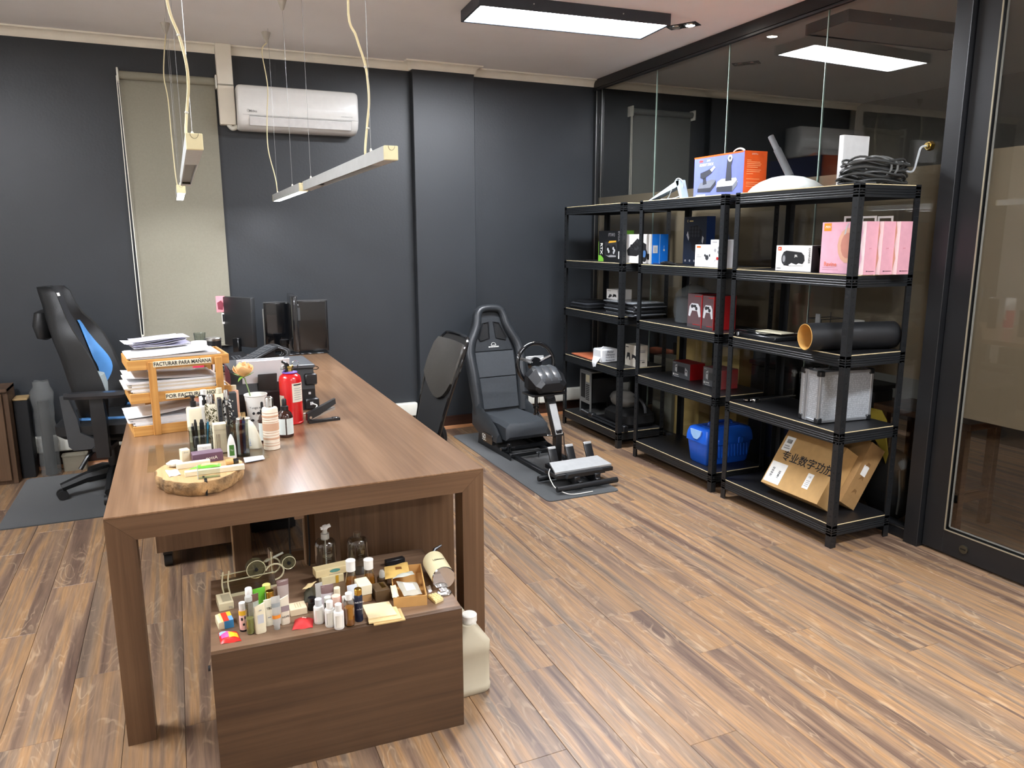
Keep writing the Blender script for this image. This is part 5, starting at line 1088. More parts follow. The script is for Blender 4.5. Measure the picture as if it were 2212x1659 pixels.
def curl_sheet(name, parent, x0, x1, y0, y1, z, up, m, axis=0):
    return B().grid(8, 2, lambda u, v: (x0+(x1-x0)*u, y0+(y1-y0)*v, z+up*(u if axis == 0 else 1-u)**2)).solidify(.0006).obj(name, m, parent)
curl_sheet('curled_sheet', T, -.012, .34, .012, .25, .228, .018, paper, 1); curl_sheet('curled_sheet', T, -.02, .25, .012, .25, .078, .03, paper, 0); curl_sheet('curled_sheet', T, .01, .33, .004, .25, .330, .012, paper, 0)
PP = thing('paper_pile', 'loose pile of white invoices on top of letter tray', 'papers', (TL.x+.03*cos(rzt)-.19*sin(rzt), TL.y+.19*cos(rzt), DZ+.340), rzt+.05)
for k in range(6):
    a, e = random.uniform(-.02, .02), random.uniform(-.01, .01)
    B().grid(8, 3, lambda u, v: (a+.23*u, e+.15*v, .0065*k+.016*(u-.3)**2*(1 if k % 2 else 1.6)+.004*sin(u*5+k))).solidify(.0008).obj('invoice_sheet', [paper, P('paper_lilac', (206, 204, 226), .7)][k % 2], PP)
for i in range(5): B().box(.02+.03*i, .04+.03*i, .004, .005, .034, .0345).obj('print_line', gre, PP, False) if False else None
# mugs and cups behind the tray
def back_cup(name, label, cat, px, y, top, r, parts, seg=28):
    p = on(px, 760, y=y); p = Vector((p.x, y, DZ)); H = zat(p, top)-DZ
    t = thing(name, label, cat, tuple(p))
    for q in parts: B().lathe([(a*r, h*H) for a, h in q[1]], seg, cap=True).obj(q[0], q[2], t)
    return t, H
t, H_ = back_cup('mug', 'white mug with red band behind letter tray', 'mug', 431, 4.30, 737, .040, [('mug_body', [(.85, 0), (1, .08), (1, .98), (.96, 1), (.90, .98), (.90, .2), (.1, .15)], wh), ('red_band', [(1.005, .05), (1.01, .06), (1.01, .60), (1.005, .61)], P('band_red', (206, 50, 84), .4))])
B().tube(bend([(.036, 0, H_*.8), (.062, 0, H_*.75), (.062, 0, H_*.4), (.036, 0, H_*.3)]), .006, 8).obj('handle', wh, t)
t, H_ = back_cup('glass_jug', 'clear glass jug behind the white mug', 'jug', 434, 4.62, 719, .036, [('jug_body', [(.9, 0), (1.15, .15), (1.1, .5), (.75, .8), (.9, 1), (.84, .99), (.7, .8), (1.04, .5)], GL('jar_glass', (236, 240, 238), .02, 1.45, 1.3))])
B().tube(bend([(.03, 0, H_*.88), (.064, 0, H_*.82), (.066, 0, H_*.4), (.038, 0, H_*.22)]), .005, 8).obj('handle', GL('jar_glass', (236, 240, 238), .02, 1.45, 1.3), t)
t, H_ = back_cup('tumbler', 'black travel tumbler with steel lid behind letter tray', 'tumbler', 462, 4.40, 729, .042, [('tumbler_body', [(.82, 0), (.86, .02), (1, .92), (1, .95)], bp_), ('lid', [(1.0, .945), (1.02, .955), (1.02, .985), (.9, 1), (.5, .99)], steel)])
# desk phone
p = on(497, 768, z=DZ)
t = thing('desk_phone', 'black desk telephone with handset on its cradle', 'telephone', (on(503, 770, y=5.06).x, 5.06, DZ), .35)
B().prism([(-.08, 0), (.10, 0), (.10, .075), (.085, .082), (-.08, .018)], 'x', -.10, .11).obj('phone_body', bp_, t)
kp = frame((.035, .015, .054), (1, 0, 0), (0, .93, .36))
for i in range(4):
    for j in range(3): q = B().box(-.030+.022*j, -.016+.022*j, -.034+.017*i, -.024+.017*i, 0, .003, .001).obj('key', P('key_grey', (70, 72, 74), .4), t); q.matrix_local = kp
q = B().tube(bend([(-.085, -.085, .045), (-.075, -.06, .06), (-.07, .0, .072), (-.068, .07, .085), (-.075, .10, .078)]), [.020]*4+[.014]*17+[.021]*4, 10).obj('handset', bp_, t)
B().tube(bend([(.0, -.07, .012), (-.05, -.10, .01), (-.10, -.06, .03)]), .003, 6).obj('phone_cord', P('cable_grey', (176, 182, 184), .4), t)
# remote / keyboard slanting and cable heap
p = on(545, 790, z=DZ)
t = thing('keyboard', 'dark slim keyboard propped at a slant beside cables', 'keyboard', (on(498, 790, y=4.72).x, 4.72, DZ), .50)
q = B().box(0, .36, 0, .11, 0, .016, .003).obj('keyboard_body', P('kb_dark', (44, 46, 48), .35), t); q.matrix_local = Matrix.Translation((0, 0, .012)) @ Matrix.Rotation(-.33, 4, 'Y')
for i in range(10):
    for j in range(3): B().box(.016+.034*i, .046+.034*i, .012+.031*j, .038+.031*j, .016, .020).obj('key', P('key_grey', (70, 72, 74), .4), q, False)
q2 = B().prism([(0, 0), (.33, 0), (.33, .115)], 'y', .02, .09).obj('wedge_stand', bp_, t, False)
random.seed(41)
p = on(590, 785, z=DZ)
t = thing('cable_heap', 'tangled heap of black cables on desk near monitors', 'cables', (p.x, p.y-.05, DZ))
for k in range(12):
    a_, b__, ph = random.uniform(.06, .10), random.uniform(.04, .075), random.uniform(0, 6)
    tl = Matrix.Translation((random.uniform(-.03, .02), random.uniform(-.03, .03), .072+random.uniform(-.01, .01))) @ Matrix.Rotation(random.uniform(-.5, .5), 4, 'Z') @ Matrix.Rotation(random.uniform(.5, 1.3), 4, 'X')
    B().tube([tl @ Vector((a_*cos(q*2*pi/24), .8*b__*sin(q*2*pi/24), .01*sin(q*2*pi/24*2+ph))) for q in range(24)], .0042, 6, wrap=True).obj('cable_loop', P('cable_pvc', (34, 35, 36), .35), t)
for k in range(3): B().tube(bend([(.05, 0, .03), (.09+.02*k, -.03*k, .012), (.12+.01*k, -.05-.02*k, .005), (.15, .02*k, .005)]), .0035, 6).obj('loose_cable', P('cable_pvc', (34, 35, 36), .35), t)
# monitors
bez = P('bezel_black', (20, 21, 23), .18, coat=.4); scr = P('screen_off', (12, 13, 15), .10, coat=.6); backm = P('monitor_back', (38, 39, 40), .4)
def monitor(label, cx, cy, rz, w_, h, z0, facing, base=True):
    t = thing('monitor', label, 'monitor', (cx, cy, DZ), rz)
    B().box(-w_/2, w_/2, -.018, .018, z0, z0+h, .006, 2).obj('casing', backm if facing < 0 else bez, t)
    s_ = 1 if facing < 0 else -1
    B().box(-w_/2+.016, w_/2-.016, s_*.018, s_*.0195, z0+.022, z0+h-.016).obj('screen', scr, t, False)
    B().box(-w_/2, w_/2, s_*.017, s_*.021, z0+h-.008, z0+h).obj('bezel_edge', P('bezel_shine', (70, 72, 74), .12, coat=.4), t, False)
    if base:
        B().box(-.03, .03, -s_*.018, -s_*.045, .01, z0+h*.18, .004).obj('stand_neck', bez, t); B().loft([rr(-.11, .11, -.09, .09, 0, .05), rr(-.105, .105, -.085, .085, .010, .05)]).obj('stand_base', bez, t)
    return t
pA, pB = on(575, 757, z=DZ), on(632, 757, z=DZ)
def mon_px(label, pl, pr_, yl, yr, top, h, facing, base):
    a, c = on(pl, 700, y=yl), on(pr_, 700, y=yr); u = c-a; u.z = 0; m = (a+c)/2
    zt = zat(a, top)-DZ
    return monitor(label, m.x, m.y, atan2(u.y, u.x), u.length, min(h, zt-.008), max(.008, zt-h), facing, base)
m1 = mon_px('glossy black monitor at the back end of desk beside blind', 571, 636, 5.46, 5.46, 652, .36, 1, False)
w1_ = m1.children[0].dimensions.x
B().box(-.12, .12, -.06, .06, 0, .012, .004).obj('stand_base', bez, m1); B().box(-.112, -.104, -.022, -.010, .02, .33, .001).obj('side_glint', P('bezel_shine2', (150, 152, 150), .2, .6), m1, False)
m2 = mon_px('glossy black monitor at the right back corner of desk', 641, 708, 5.45, 5.45, 648, .37, 1, False)
B().box(-.10, .10, -.05, .05, 0, .010, .004).obj('stand_base', bez, m2); B().box(-.10, -.084, -.0222, -.0205, .24, .33).obj('mount_slot', P('slot_frame', (60, 62, 64), .3), m2, False)
m3 = mon_px('black monitor turned edge on between two other monitors', 638, 629, 5.02, 5.34, 640, .36, 1, False)
c = on(522, 745, z=DZ)
m4 = mon_px('dark backed monitor with pink picture card stuck on its side', 487, 549, 5.48, 5.24, 640, .33, -1, True)
r4 = m4.rotation_euler.z; e4 = (on(549, 700, y=5.24)-on(487, 700, y=5.48)); e4.z = 0; L4_ = e4.length; T4 = zat(on(487, 700, y=5.48), 640)-DZ
MC = Matrix.Translation((-L4_/2, 0, T4)) @ Matrix.Rotation(-r4+.05, 4, 'Z')
q = B().box(-.052, .004, -.024, -.0225, -.105, .004, .001).obj('picture_card', P('card_pinkish', (232, 150, 160), .4), m4, False); q.matrix_local = MC
psh = [(-.042, -.085), (-.012, -.09), (-.004, -.05), (-.02, -.025), (-.045, -.04)]
B().loft([[(x, y, z) for x, z in psh] for y in (-.0252, -.0238)]).obj('picture_shape', P('card_maroon', (130, 50, 66), .5), q, False)
q = B().box(-.022, .004, -.024, -.0225, -.185, -.11, .002).obj('sticker', WHT, m4, False); q.matrix_local = MC; B().box(-.018, -.002, -.0252, -.0238, -.17, -.12).obj('sticker_print', BLK, q, False)
t, H_, k = lathe_thing('thermos', 'slim black thermos bottle standing before the monitors', 'bottle', 617, 776, DZ, [('body', [(8, 0), (8.5, .02), (8, .74), (8, .76)], bp_), ('cap', [(9, .76), (9.6, .78), (9.6, .98), (8, 1)], bp_)], top=733)
# printer
F = on(684, 884, z=DZ)
PR = thing('printer', 'black inkjet printer seen from behind with paper in feeder', 'printer', (F.x-.375, F.y+.0, DZ), .03)
pw_, pd_ = .375, .30; ph_ = zat(F, 795)-DZ
B().loft([[(0, y, z) for y, z in ((0, 0), (pd_, 0), (pd_, ph_), (.02, ph_), (0, ph_*.5))], [(pw_, y, z) for y, z in ((0, 0), (pd_, 0), (pd_, ph_), (.02, ph_), (0, ph_*.5))]]).obj('printer_body', bp_, PR, False)
B().box(-.004, pw_+.004, -.004, pd_+.004, ph_, ph_+.018, .004).obj('scanner_lid', P('lid_graphite', (70, 74, 78), .3), PR)
B().box(pw_-.05, pw_+.014, -.018, .05, .002, .055, .006).obj('power_module', bp_, PR); B().box(pw_-.045, pw_+.010, -.012, .05, ph_*.60, ph_*.86, .005).obj('rear_cover', satin, PR)
B().box(pw_-.03, pw_-.016, -.020, -.016, .025, .040).obj('power_socket', lgr, PR, False); B().box(pw_-.032, pw_-.022, -.006, .001, .075, .085).obj('usb_port', lgr, PR, False)
B().tube(bend([(pw_-.02, -.02, .032), (pw_-.005, -.05, .025), (pw_-.04, -.085, .006), (pw_-.09, -.10, .004)]), .003, 6).obj('power_lead', P('cable_white', (210, 208, 200), .5), PR)
fx = on(605, 830, y=F.y).x-PR.location.x
q = B().grid(6, 4, lambda u, v: (.05+.21*u, .03-.05*v, ph_-.10+.155*v+.012*(u-.5)**2)).solidify(.006).obj('paper_stack', paper, PR)
q = B().grid(6, 4, lambda u, v: (.03+.21*u, .055-.045*v, ph_-.09+.15*v)).solidify(.003).obj('paper_stack', paper, PR)
q = B().box(0, .085, 0, .006, 0, .085, .006, 2).obj('paper_guide', P('guide_dark', (52, 52, 52), .4), PR); q.matrix_local = Matrix.Translation((.115, -.004, ph_-.09)) @ Matrix.Rotation(.3, 4, 'X')
B().tube(bend([(pw_-.01, .05, ph_+.01), (pw_+.025, .03, ph_-.004), (pw_+.015, .02, ph_-.012), (pw_-.01, .02, ph_-.008)]), .002, 6).obj('lid_cable', bp_, PR)
# fire extinguisher
red = P('extinguisher_red', (200, 22, 26), .25, coat=.5, var=.03)
t, H_, k = lathe_thing('fire_extinguisher', 'small red fire extinguisher with white label on desk', 'fire extinguisher', 632, 913, DZ, [
    ('cylinder', [(22, 0), (24, .012), (24, .03), (23, .036), (23.5, .05), (23.5, .70), (21.5, .76), (15, .80), (8, .815)], red), ('neck_ring', [(9, .80), (16, .81), (16, .825), (9, .835)], P('ring_violet', (126, 96, 190), .3)), ('valve_body', [(7, .83), (7, .88), (9, .89), (9, .92), (5, .93)], P('brass', (206, 180, 110), .25, 1.0))], top=779)
r_ = 23.5*k
def wrapl(name, t, r, a0, a1, z0, z1, m, e=.0008, n=10):
    """label wrapped round a cylinder; angles from the side that faces -y"""
    return B().grid(n, 1, lambda u, v: ((r+e)*sin(a0+(a1-a0)*u), -(r+e)*cos(a0+(a1-a0)*u), z0+(z1-z0)*v)).solidify(.0004).obj(name, m, t)
lb = wrapl('paper_label', t, r_, .0, 1.15, H_*.36, H_*.66, P('label_ivory', (222, 216, 198), .5)); wrapl('label_heading', t, r_, .15, 1.0, H_*.625, H_*.645, BLK, .0016)
for i in range(6): wrapl('label_line', t, r_, .15, 1.0-.12*(i % 2), H_*(.40+.035*i), H_*(.408+.035*i), gre, .0016)
wrapl('side_tag', t, r_, -1.35, -.75, H_*.30, H_*.47, P('label_ivory', (222, 216, 198), .5), .002)
B().tube(bend([(0, 0, H_*.90), (-.012, -.012, H_*.96), (-.03, -.02, H_*1.0), (-.016, -.022, H_*.97)]), .006, 6).obj('lever', bp_, t); B().box(-.022, -.008, -.016, .004, H_*.80, H_*.96, .003).obj('nozzle', bp_, t); B().cyl((-.026, -.010, H_*.885), (-.034, -.014, H_*.885), .013, None, 16).obj('gauge', chrome, t)
B().tube([(.026+.014*cos(i*pi/7), -.008, H_*.95+.014*sin(i*pi/7)) for i in range(14)], .0012, 5, wrap=True).obj('safety_pin_ring', chrome, t); B().tube(bend([(.01, -.01, H_*.90), (.03, -.012, H_*.88), (.034, -.012, H_*.93)]), .002, 5).obj('safety_pin', bp_, t)
# stapler
a, c = on(666, 914, z=DZ), on(733, 906, z=DZ); u = c-a
t = thing('stapler', 'open black desk stapler beside fire extinguisher', 'stapler', (a.x, a.y, DZ), atan2(u.y, u.x)); L = u.length
B().loft([[(0, -.018, 0), (0, .018, 0), (0, .018, .014), (0, -.018, .014)], [(L*.4, -.014, 0), (L*.4, .014, 0), (L*.4, .014, .009), (L*.4, -.014, .009)], [(L, -.016, 0), (L, .016, 0), (L, .016, .011), (L, -.016, .011)]]).obj('base', bp_, t)
B().loft([[(-.006, y, z) for y, z in ((-.015, .012), (.015, .012), (.015, .045), (-.015, .045))], [(L*.35, y, z) for y, z in ((-.016, .035), (.016, .035), (.013, .068), (-.013, .068))], [(L*.88, y, z) for y, z in ((-.016, .078), (.016, .078), (.011, .100), (-.011, .100))]]).obj('top_arm', bp_, t)
B().loft([[(L*.1, y, z) for y, z in ((-.010, .016), (.010, .016), (.010, .024), (-.010, .024))], [(L*.86, y, z) for y, z in ((-.010, .050), (.010, .050), (.010, .062), (-.010, .062))]]).obj('magazine', steel, t); B().box(L*.78, L*.92, -.012, .012, .011, .0135, .001).obj('anvil', chrome, t); B().cyl((.008, -.019, .028), (.008, .019, .028), .006, None, 10).obj('hinge_pin', chrome, t)
# cup with rose
p = on(557, 925, z=DZ)
t, H_, k = lathe_thing('paper_cup', 'tall white paper cup with black prints holding a rose', 'cup', 557, 925, DZ, [('cup_wall', [(17, 0), (17.3, .01), (23.0, .96), (24.2, .975), (24.2, 1), (22.6, 1), (22.2, .96), (16.4, .03)], wh)], top=851)
text(t, 'Tengo tu Skill', .0135, frame((.006, -21.4*k, H_*.66), (1, 0, 0), (0, .10, .99)), pad_b, shear=.05)
for i, (x, z) in enumerate(((-.016, .50), (.004, .50), (.020, .52), (-.022, .30), (.004, .28), (.020, .30))):
    q = B().loft([[(x+.006*cos(a*pi/4)*(1.3 if i % 2 else 1), -20.9*k-.0006, H_*z+.006*sin(a*pi/4)) for a in range(8)], [(x+.0055*cos(a*pi/4), -20.9*k+.002, H_*z+.006*sin(a*pi/4)) for a in range(8)]]).obj('printed_icon', BLK, t, False); q.location = (0, -.0012 if z > .4 else .002, 0)
ro = thing('rose', 'peach artificial rose with green leaves standing in paper cup', 'flower', (p.x-.012, p.y, DZ+H_*.5))
B().tube(bend([(.0, 0, 0), (-.012, 0, .08), (-.028, 0, .15)]), .0026, 7).obj('stem', P('stem_green', (126, 150, 96), .5), ro)
pch = [P('petal_peach', (240, 190, 130), .6), P('petal_peach2', (244, 206, 156), .6)]
random.seed(8)
ctr = Vector((-.030, 0, .185))
for k_ in range(13):
    ring = 0 if k_ < 5 else (1 if k_ < 10 else 2); a = k_*2.4; o_ = (.032, .022, .012)[ring]; h = (.034, .042, .046)[ring]
    M_ = Matrix.Translation(ctr+Vector((0, 0, -.03))) @ Matrix.Rotation(a, 4, 'Z')
    B().grid(5, 5, lambda u, v: M_ @ Vector((o_*sin(v*1.9)+(.006*v*v if ring == 0 else 0), (u-.5)*(.052-.012*ring)*(sin(v*2.4)*.8+.25), h*v*1.25+.006*sin(u*6)*v))).solidify(.0012).obj('petal', pch[k_ % 2], ro)
for k_ in range(5):
    M_ = Matrix.Translation(ctr+Vector((0, 0, -.032))) @ Matrix.Rotation(k_*2*pi/5+.3, 4, 'Z')
    B().grid(5, 2, lambda u, v: M_ @ Vector((.045*u, (v-.5)*.014*sin(u*pi*.9+.3), .016*u-.03*u*u*(k_ % 2)))).solidify(.0008).obj('sepal', P('leaf_green', (110, 150, 50), .5), ro)
# tall striped bottle, amber bottles
t, H_, k = lathe_thing('lotion_bottle', 'tall cream bottle with beige stripes and chrome cap on desk', 'bottle', 588, 969, DZ, [('bottle_body', [(15.5, 0), (17, .01), (17, .03), (16.5, .76), (15, .79), (9, .80)], P('bottle_cream', (232, 220, 200), .4)), ('cap', [(8.5, .80), (8.5, .965), (7.5, .98), (5, .99), (4, 1)], chrome)], top=856)
tan = P('stripe_tan', (206, 166, 136), .45)
for z0, z1 in ((.08, .095), (.13, .14), (.20, .24), (.28, .29), (.33, .34), (.37, .51), (.53, .54), (.58, .59), (.62, .66), (.70, .71)): wrapl('stripe', t, 16.9*k, -1.5, 1.5, H_*z0, H_*z1, tan, .0006, 14)
def amber_bottle(label, px, py, top, r):
    t, H, k = lathe_thing('amber_bottle', label, 'bottle', px, py, DZ, [('bottle_body', [(r*.9, 0), (r, .015), (r, .52), (r*.86, .62), (r*.45, .70), (r*.42, .72)], amber), ('pump_collar', [(r*.5, .70), (r*.5, .80), (r*.30, .82), (r*.30, .97), (r*.2, 1)], bp_)], 'amber pump bottles on the desk', top=top)
    wrapl('paper_label', t, r*k, -1.25, -.12, H*.08, H*.50, P('label_pale', (206, 214, 210), .5)); wrapl('paper_label', t, r*k, .05, 1.2, H*.08, H*.50, P('label_pale', (206, 214, 210), .5)); return t
amber_bottle('dark amber pump bottle with pale labels beside fire extinguisher', 618, 942, 861, 16.5)
amber_bottle('dark amber bottle with pale label half hidden by striped bottle', 571, 956, 868, 9.5)
# white curved device
p = on(551, 970, z=DZ)
t = thing('curved_device', 'white curved tapering device standing beside pen holder', 'device', (p.x, p.y, DZ+.0043), -.1)
k = mpx(p, 1); Hd = zat(p, 909)-DZ
B().loft([[(x*k*w_+o*k, y*k*w_, z*Hd) for x, y in [(14*cos(a*pi/8), 8*sin(a*pi/8)) for a in range(16)]] for z, w_, o in ((0, .9, 2), (.03, 1.0, 2), (.25, .95, .5), (.5, .85, -2), (.75, .68, -5), (.92, .45, -7.5), (1, .15, -9))]).obj('device_shell', P('device_ivory', (232, 228, 208), .25, coat=.3), t)
B().box(-8*k, 4*k, -9.3*k, -8.6*k, .012, Hd*.45).obj('print_strip', WHT, t, False) if False else None
text(t, 'OMNI', .012, frame((-10*k, -8.4*k, Hd*.25), (.12, 0, -1), (1, 0, .12)), P('print_blue', (70, 110, 170), .5))
# acrylic pen holders
acr = GL('acrylic', (226, 230, 228), .03, 1.45, 1.6)
def pen_cup(label, px, py, wpx, top, rz, pens):
    p = on(px, py, z=DZ); k = mpx(p, 1); w_ = wpx*k; H = zat(p, top)-DZ
    t = thing('pen_holder', label, 'pen holder', (p.x, p.y+w_*.4, DZ+.0035), rz)
    for a in ((-w_/2, w_/2, -w_*.4, -w_*.4+.002), (-w_/2, w_/2, w_*.4-.002, w_*.4)): B().box(*a, 0, H).obj('wall', acr, t, False)
    for x in (-w_/2, w_/2-.002): B().box(x, x+.002, -w_*.4+.002, w_*.4-.002, 0, H).obj('wall', acr, t, False)
    B().box(-w_/2, w_/2, -w_*.4, w_*.4, 0, .003).obj('holder_floor', acr, t, False)
    for i, (x, y, dx, dy, h, r, c, kind) in enumerate(pens):
        b_ = thing(kind, None, 'pen', (p.x+x*w_, p.y+w_*.4+y*w_, DZ+.008)); q = B().cyl((0, 0, 0), (dx*.02, dy*.02, H*h-.012), r, r*.95, 10).obj('barrel', c, b_)
        B().cyl((dx*.02, dy*.02, H*h-.013), (dx*.021, dy*.021, H*h), r*.8, r*.55, 10).obj('pen_tip', bp_ if i % 2 else steel, b_)
        b_['label'] = pens_lab[kind][0].format(pens_lab[kind][1].pop(0)); b_['group'] = 'pens in the acrylic holders'
    return t, w_, H
pens_lab = {'pen': ['{} pen standing in acrylic holder', ['black ink', 'short black', 'teal blue', 'thick black marker', 'grey clip', 'long glossy black', 'dark brown', 'wine red', 'navy blue', 'silver capped']]}
teal = P('pen_teal', (30, 110, 140), .35); wine = P('pen_wine', (96, 22, 26), .3); brn = P('pen_brown', (62, 44, 38), .3); nav = P('pen_navy', (34, 44, 82), .3)
pen_cup('clear acrylic pen holder full of black pens beside letter tray', 436, 976, 46, 930, .05, [(-.26, .1, -.2, .2, 1.15, .0055, bp_, 'pen'), (-.15, -.05, -.1, .1, 1.35, .006, bp_, 'pen'), (.28, -.15, .4, -.1, 1.38, .004, teal, 'pen'), (.08, .12, .1, .1, 1.3, .009, bp_, 'pen'), (.28, .1, .2, .2, 1.25, .0045, pad_b, 'pen')])
pen_cup('clear acrylic pen holder with long pens beside white curved device', 519, 988, 44, 917, -.12, [(-.34, .0, -.3, .1, 1.60, .006, gloss, 'pen'), (-.1, .1, .0, .1, 1.1, .008, brn, 'pen'), (.12, .0, .25, .0, 1.12, .006, wine, 'pen'), (.24, -.1, .2, -.1, 1.10, .006, nav, 'pen'), (.0, -.18, -.1, -.1, 1.06, .005, lgr, 'pen')])
cb_ = pbox((465, 980), DZ+.0043, right=(493, 976), top=918, W=.04, rz=.06)
b = Box('lined_box', 'cream folded card box with thin dark lines between pen holders', 'box', *cb_, cr)
for u in (.2, .32, .42): b.rect('S', u, u+.03, .14, .66, P('line_brown', (110, 86, 60), .5))
b.rect('S', .02, .98, .80, .82, P('line_pale', (206, 196, 170), .5))
# pump bottles behind the pens
def pump(label, px, py, top, w1, wz, cm, hd):
    p = on(px, py, z=DZ); k = mpx(p, 1); H = zat(p, top)-DZ; w_ = w1*k
    t = thing('pump_bottle', label, 'bottle', (p.x, p.y, DZ), .1)
    B().loft([rr(-w_, w_, -w_*.8, w_*.8, z*H, r*w_) for z, r in ((0, .3), (.02, .35), (.70, .35))]+[rr(-w_*.9, w_*.9, -w_*.7, w_*.7, H*.73, .3*w_), rr(-w_*.4, w_*.4, -w_*.4, w_*.4, H*.745, .3*w_)]).obj('bottle_body', cm, t)
    B().lathe([(w_*.42, H*.74), (w_*.42, H*.86), (w_*.2, H*.87), (w_*.2, H*.93), (w_*.36, H*.94), (w_*.36, H*.97), (w_*.1, H*.985)], 16).obj('pump_collar', bp_, t)
    B().tube(bend([(w_*.3, 0, H*.965), (-w_*.4, 0, H*.985), (-w_*1.1, -w_*.1, H*.97)]), w_*.12, 8, flat=.6).obj('pump_spout', bp_, t); return t, w_, H
pump('cream rectangular pump bottle with black pump beside letter tray', 424, 952, 853, 14.5, 1, cr, 0)
t, w_, H = pump('smaller white pump bottle behind the cream pump bottle', 447, 940, 852, 11, 1, wh, 0)
B().lathe([(.004, 0), (.006, .001), (.004, .002)], 12).xf(frame((0, -w_*.83, H*.6), (1, 0, 0), (0, 0, 1))).obj('round_mark', gre, t)
def marble(name, a, bcol, sc):
    m, n, l, b_ = nt(name); co = N(n, 'ShaderNodeTexCoord'); no = N(n, 'ShaderNodeTexNoise', Scale=sc, Detail=2.0, Distortion=1.5); l.new(co.outputs['Object'], no.inputs['Vector'])
    r = N(n, 'ShaderNodeValToRGB'); r.color_ramp.interpolation = 'CONSTANT'; r.color_ramp.elements[0].color = lin(a)+(1,); r.color_ramp.elements[1].position = .53; r.color_ramp.elements[1].color = lin(bcol)+(1,)
    l.new(no.outputs['Fac'], r.inputs[0]); l.new(r.outputs[0], b_.inputs['Base Color']); b_.inputs['Roughness'].default_value = .25; return m
flo = marble('floral_gold', (226, 220, 196), (84, 78, 50), 70); flo2 = marble('floral_black', (30, 30, 32), (206, 206, 200), 60)
for lab, px, py, top, wpx, m in (('perfume style bottle with gold floral print and chrome cap', 460, 945, 852, 12, flo), ('perfume style bottle with black floral print and chrome cap', 495, 940, 842, 9, flo2)):
    p = on(px, py, z=DZ); k = mpx(p, 1); H = zat(p, top)-DZ; w_ = wpx*k
    t = thing('floral_bottle', lab, 'bottle', (p.x, p.y, DZ), .1, 'floral printed bottles on the desk')
    B().loft([rr(-w_, w_, -w_*.7, w_*.7, z*H, .35*w_) for z in (0, .02, .72)]+[rr(-w_*.85, w_*.85, -w_*.6, w_*.6, H*.78, .3*w_), rr(-w_*.45, w_*.45, -w_*.4, w_*.4, H*.80, .3*w_)]).obj('bottle_body', m, t)
    B().lathe([(w_*.62, H*.79), (w_*.62, H*.97), (w_*.5, H)], 20).obj('cap', chrome, t)
for lab, px, py, top, w_, m in (('dark grey studded box behind floral bottles', 481, 945, 862, 9, dsl[0]), ('dark grey studded box half hidden by tall pen', 508, 935, 850, 20, dsl[0])):
    b = Box('studded_box', lab, 'box', *pbox((px-w_/2, py), DZ, right=(px+w_/2, py), top=top, W=.04, rz=.05), m, 'dark studded boxes on the desk')
    for v in (.3, .55, .8): b.disc('S', .5, v, .003, chrome)
# small cream flowers, decorative pieces behind bottles
for i, (lab, px, y, zt) in enumerate((('small white flat bottle with cap above second pump bottle', 440, 3.385, 842), ('small cream bottle with cap among the floral bottles', 474, 3.395, 838), ('small peach bottle with cream cap beside the rose stem', 506, 3.50, 832))):
    p0 = on(px, 860, y=y); p0.z = DZ; H = zat(p0, zt)-DZ; t = thing('cream_bottle', lab, 'bottle', tuple(p0), .05*i); w_ = .019
    B().loft([rr(-w_, w_, -w_*.6, w_*.6, z*H, .3*w_) for z in (0, .85)]+[rr(-w_*.4, w_*.4, -w_*.4, w_*.4, H*.88, .3*w_)]).obj('bottle_body', [wh, cr, skin][i], t); B().lathe([(.012, H*.88), (.012, H), (.010, H)], 16).obj('cap', [wh, cr, cr][i], t)
t = thing('shell_dish', 'small pale ceramic shell holding toothpicks behind pens', 'dish', tuple(on(527, 940, z=DZ)), 0); H = .075
B().lathe([(.012, 0), (.014, H*.5), (.030, H*.95), (.026, H), (.012, H*.6)], 10, sx=1, sy=.7).obj('dish', P('ceramic_grey', (206, 206, 196), .3), t)
for i in range(5): B().cyl((.004*i-.008, 0, H*.7), (.006*i-.014, .004, H+.022), .0018, .001, 6).obj('toothpick', P('pick_wood', (226, 190, 130), .6), t)
# small green & white tube bottle
t, H_, k = lathe_thing('squeeze_bottle', 'small white squeeze bottle with green label beside wood slice', 'bottle', 502, 990, DZ+.0045, [('bottle_body', [(8, 0), (9, .02), (9, .10), (8.5, .5), (6, .8), (2.5, .96), (1, 1)], wh)], top=938, sx=1, sy=.7)
B().box(-5*k, 5*k, -6.6*k, -6.0*k, H_*.14, H_*.58, .001).obj('green_label', P('label_green', (70, 120, 50), .45), t, False); text(t, 'TU', .008, frame((0, -6.8*k, H_*.36), (1, 0, 0), (0, 0, 1)), WHT)
# glass plate under the toiletries, card, clear frame
gpl = [on(*q, z=DZ) for q in ((318, 1022), (582, 990), (552, 945), (322, 965))]
tag(B().loft([[(q.x, q.y, DZ+z) for q in gpl] for z in (.0004, .0042)]).obj('glass_plate', GL('plate_glass', (250, 252, 250), .02, 1.3, .8), None, False), 'thin clear glass plate lying flat on desk', 'glass plate')
cq = [on(*q, z=DZ+.0045) for q in ((529, 1000), (572, 992), (568, 985), (526, 990))]
tag(B().loft([[(q.x, q.y, q.z+z) for q in cq] for z in (.0003, .0028)]).obj('paper_card', P('card_bluewhite', (214, 220, 230), .5), None, False), 'small white printed card lying on glass plate edge', 'card')
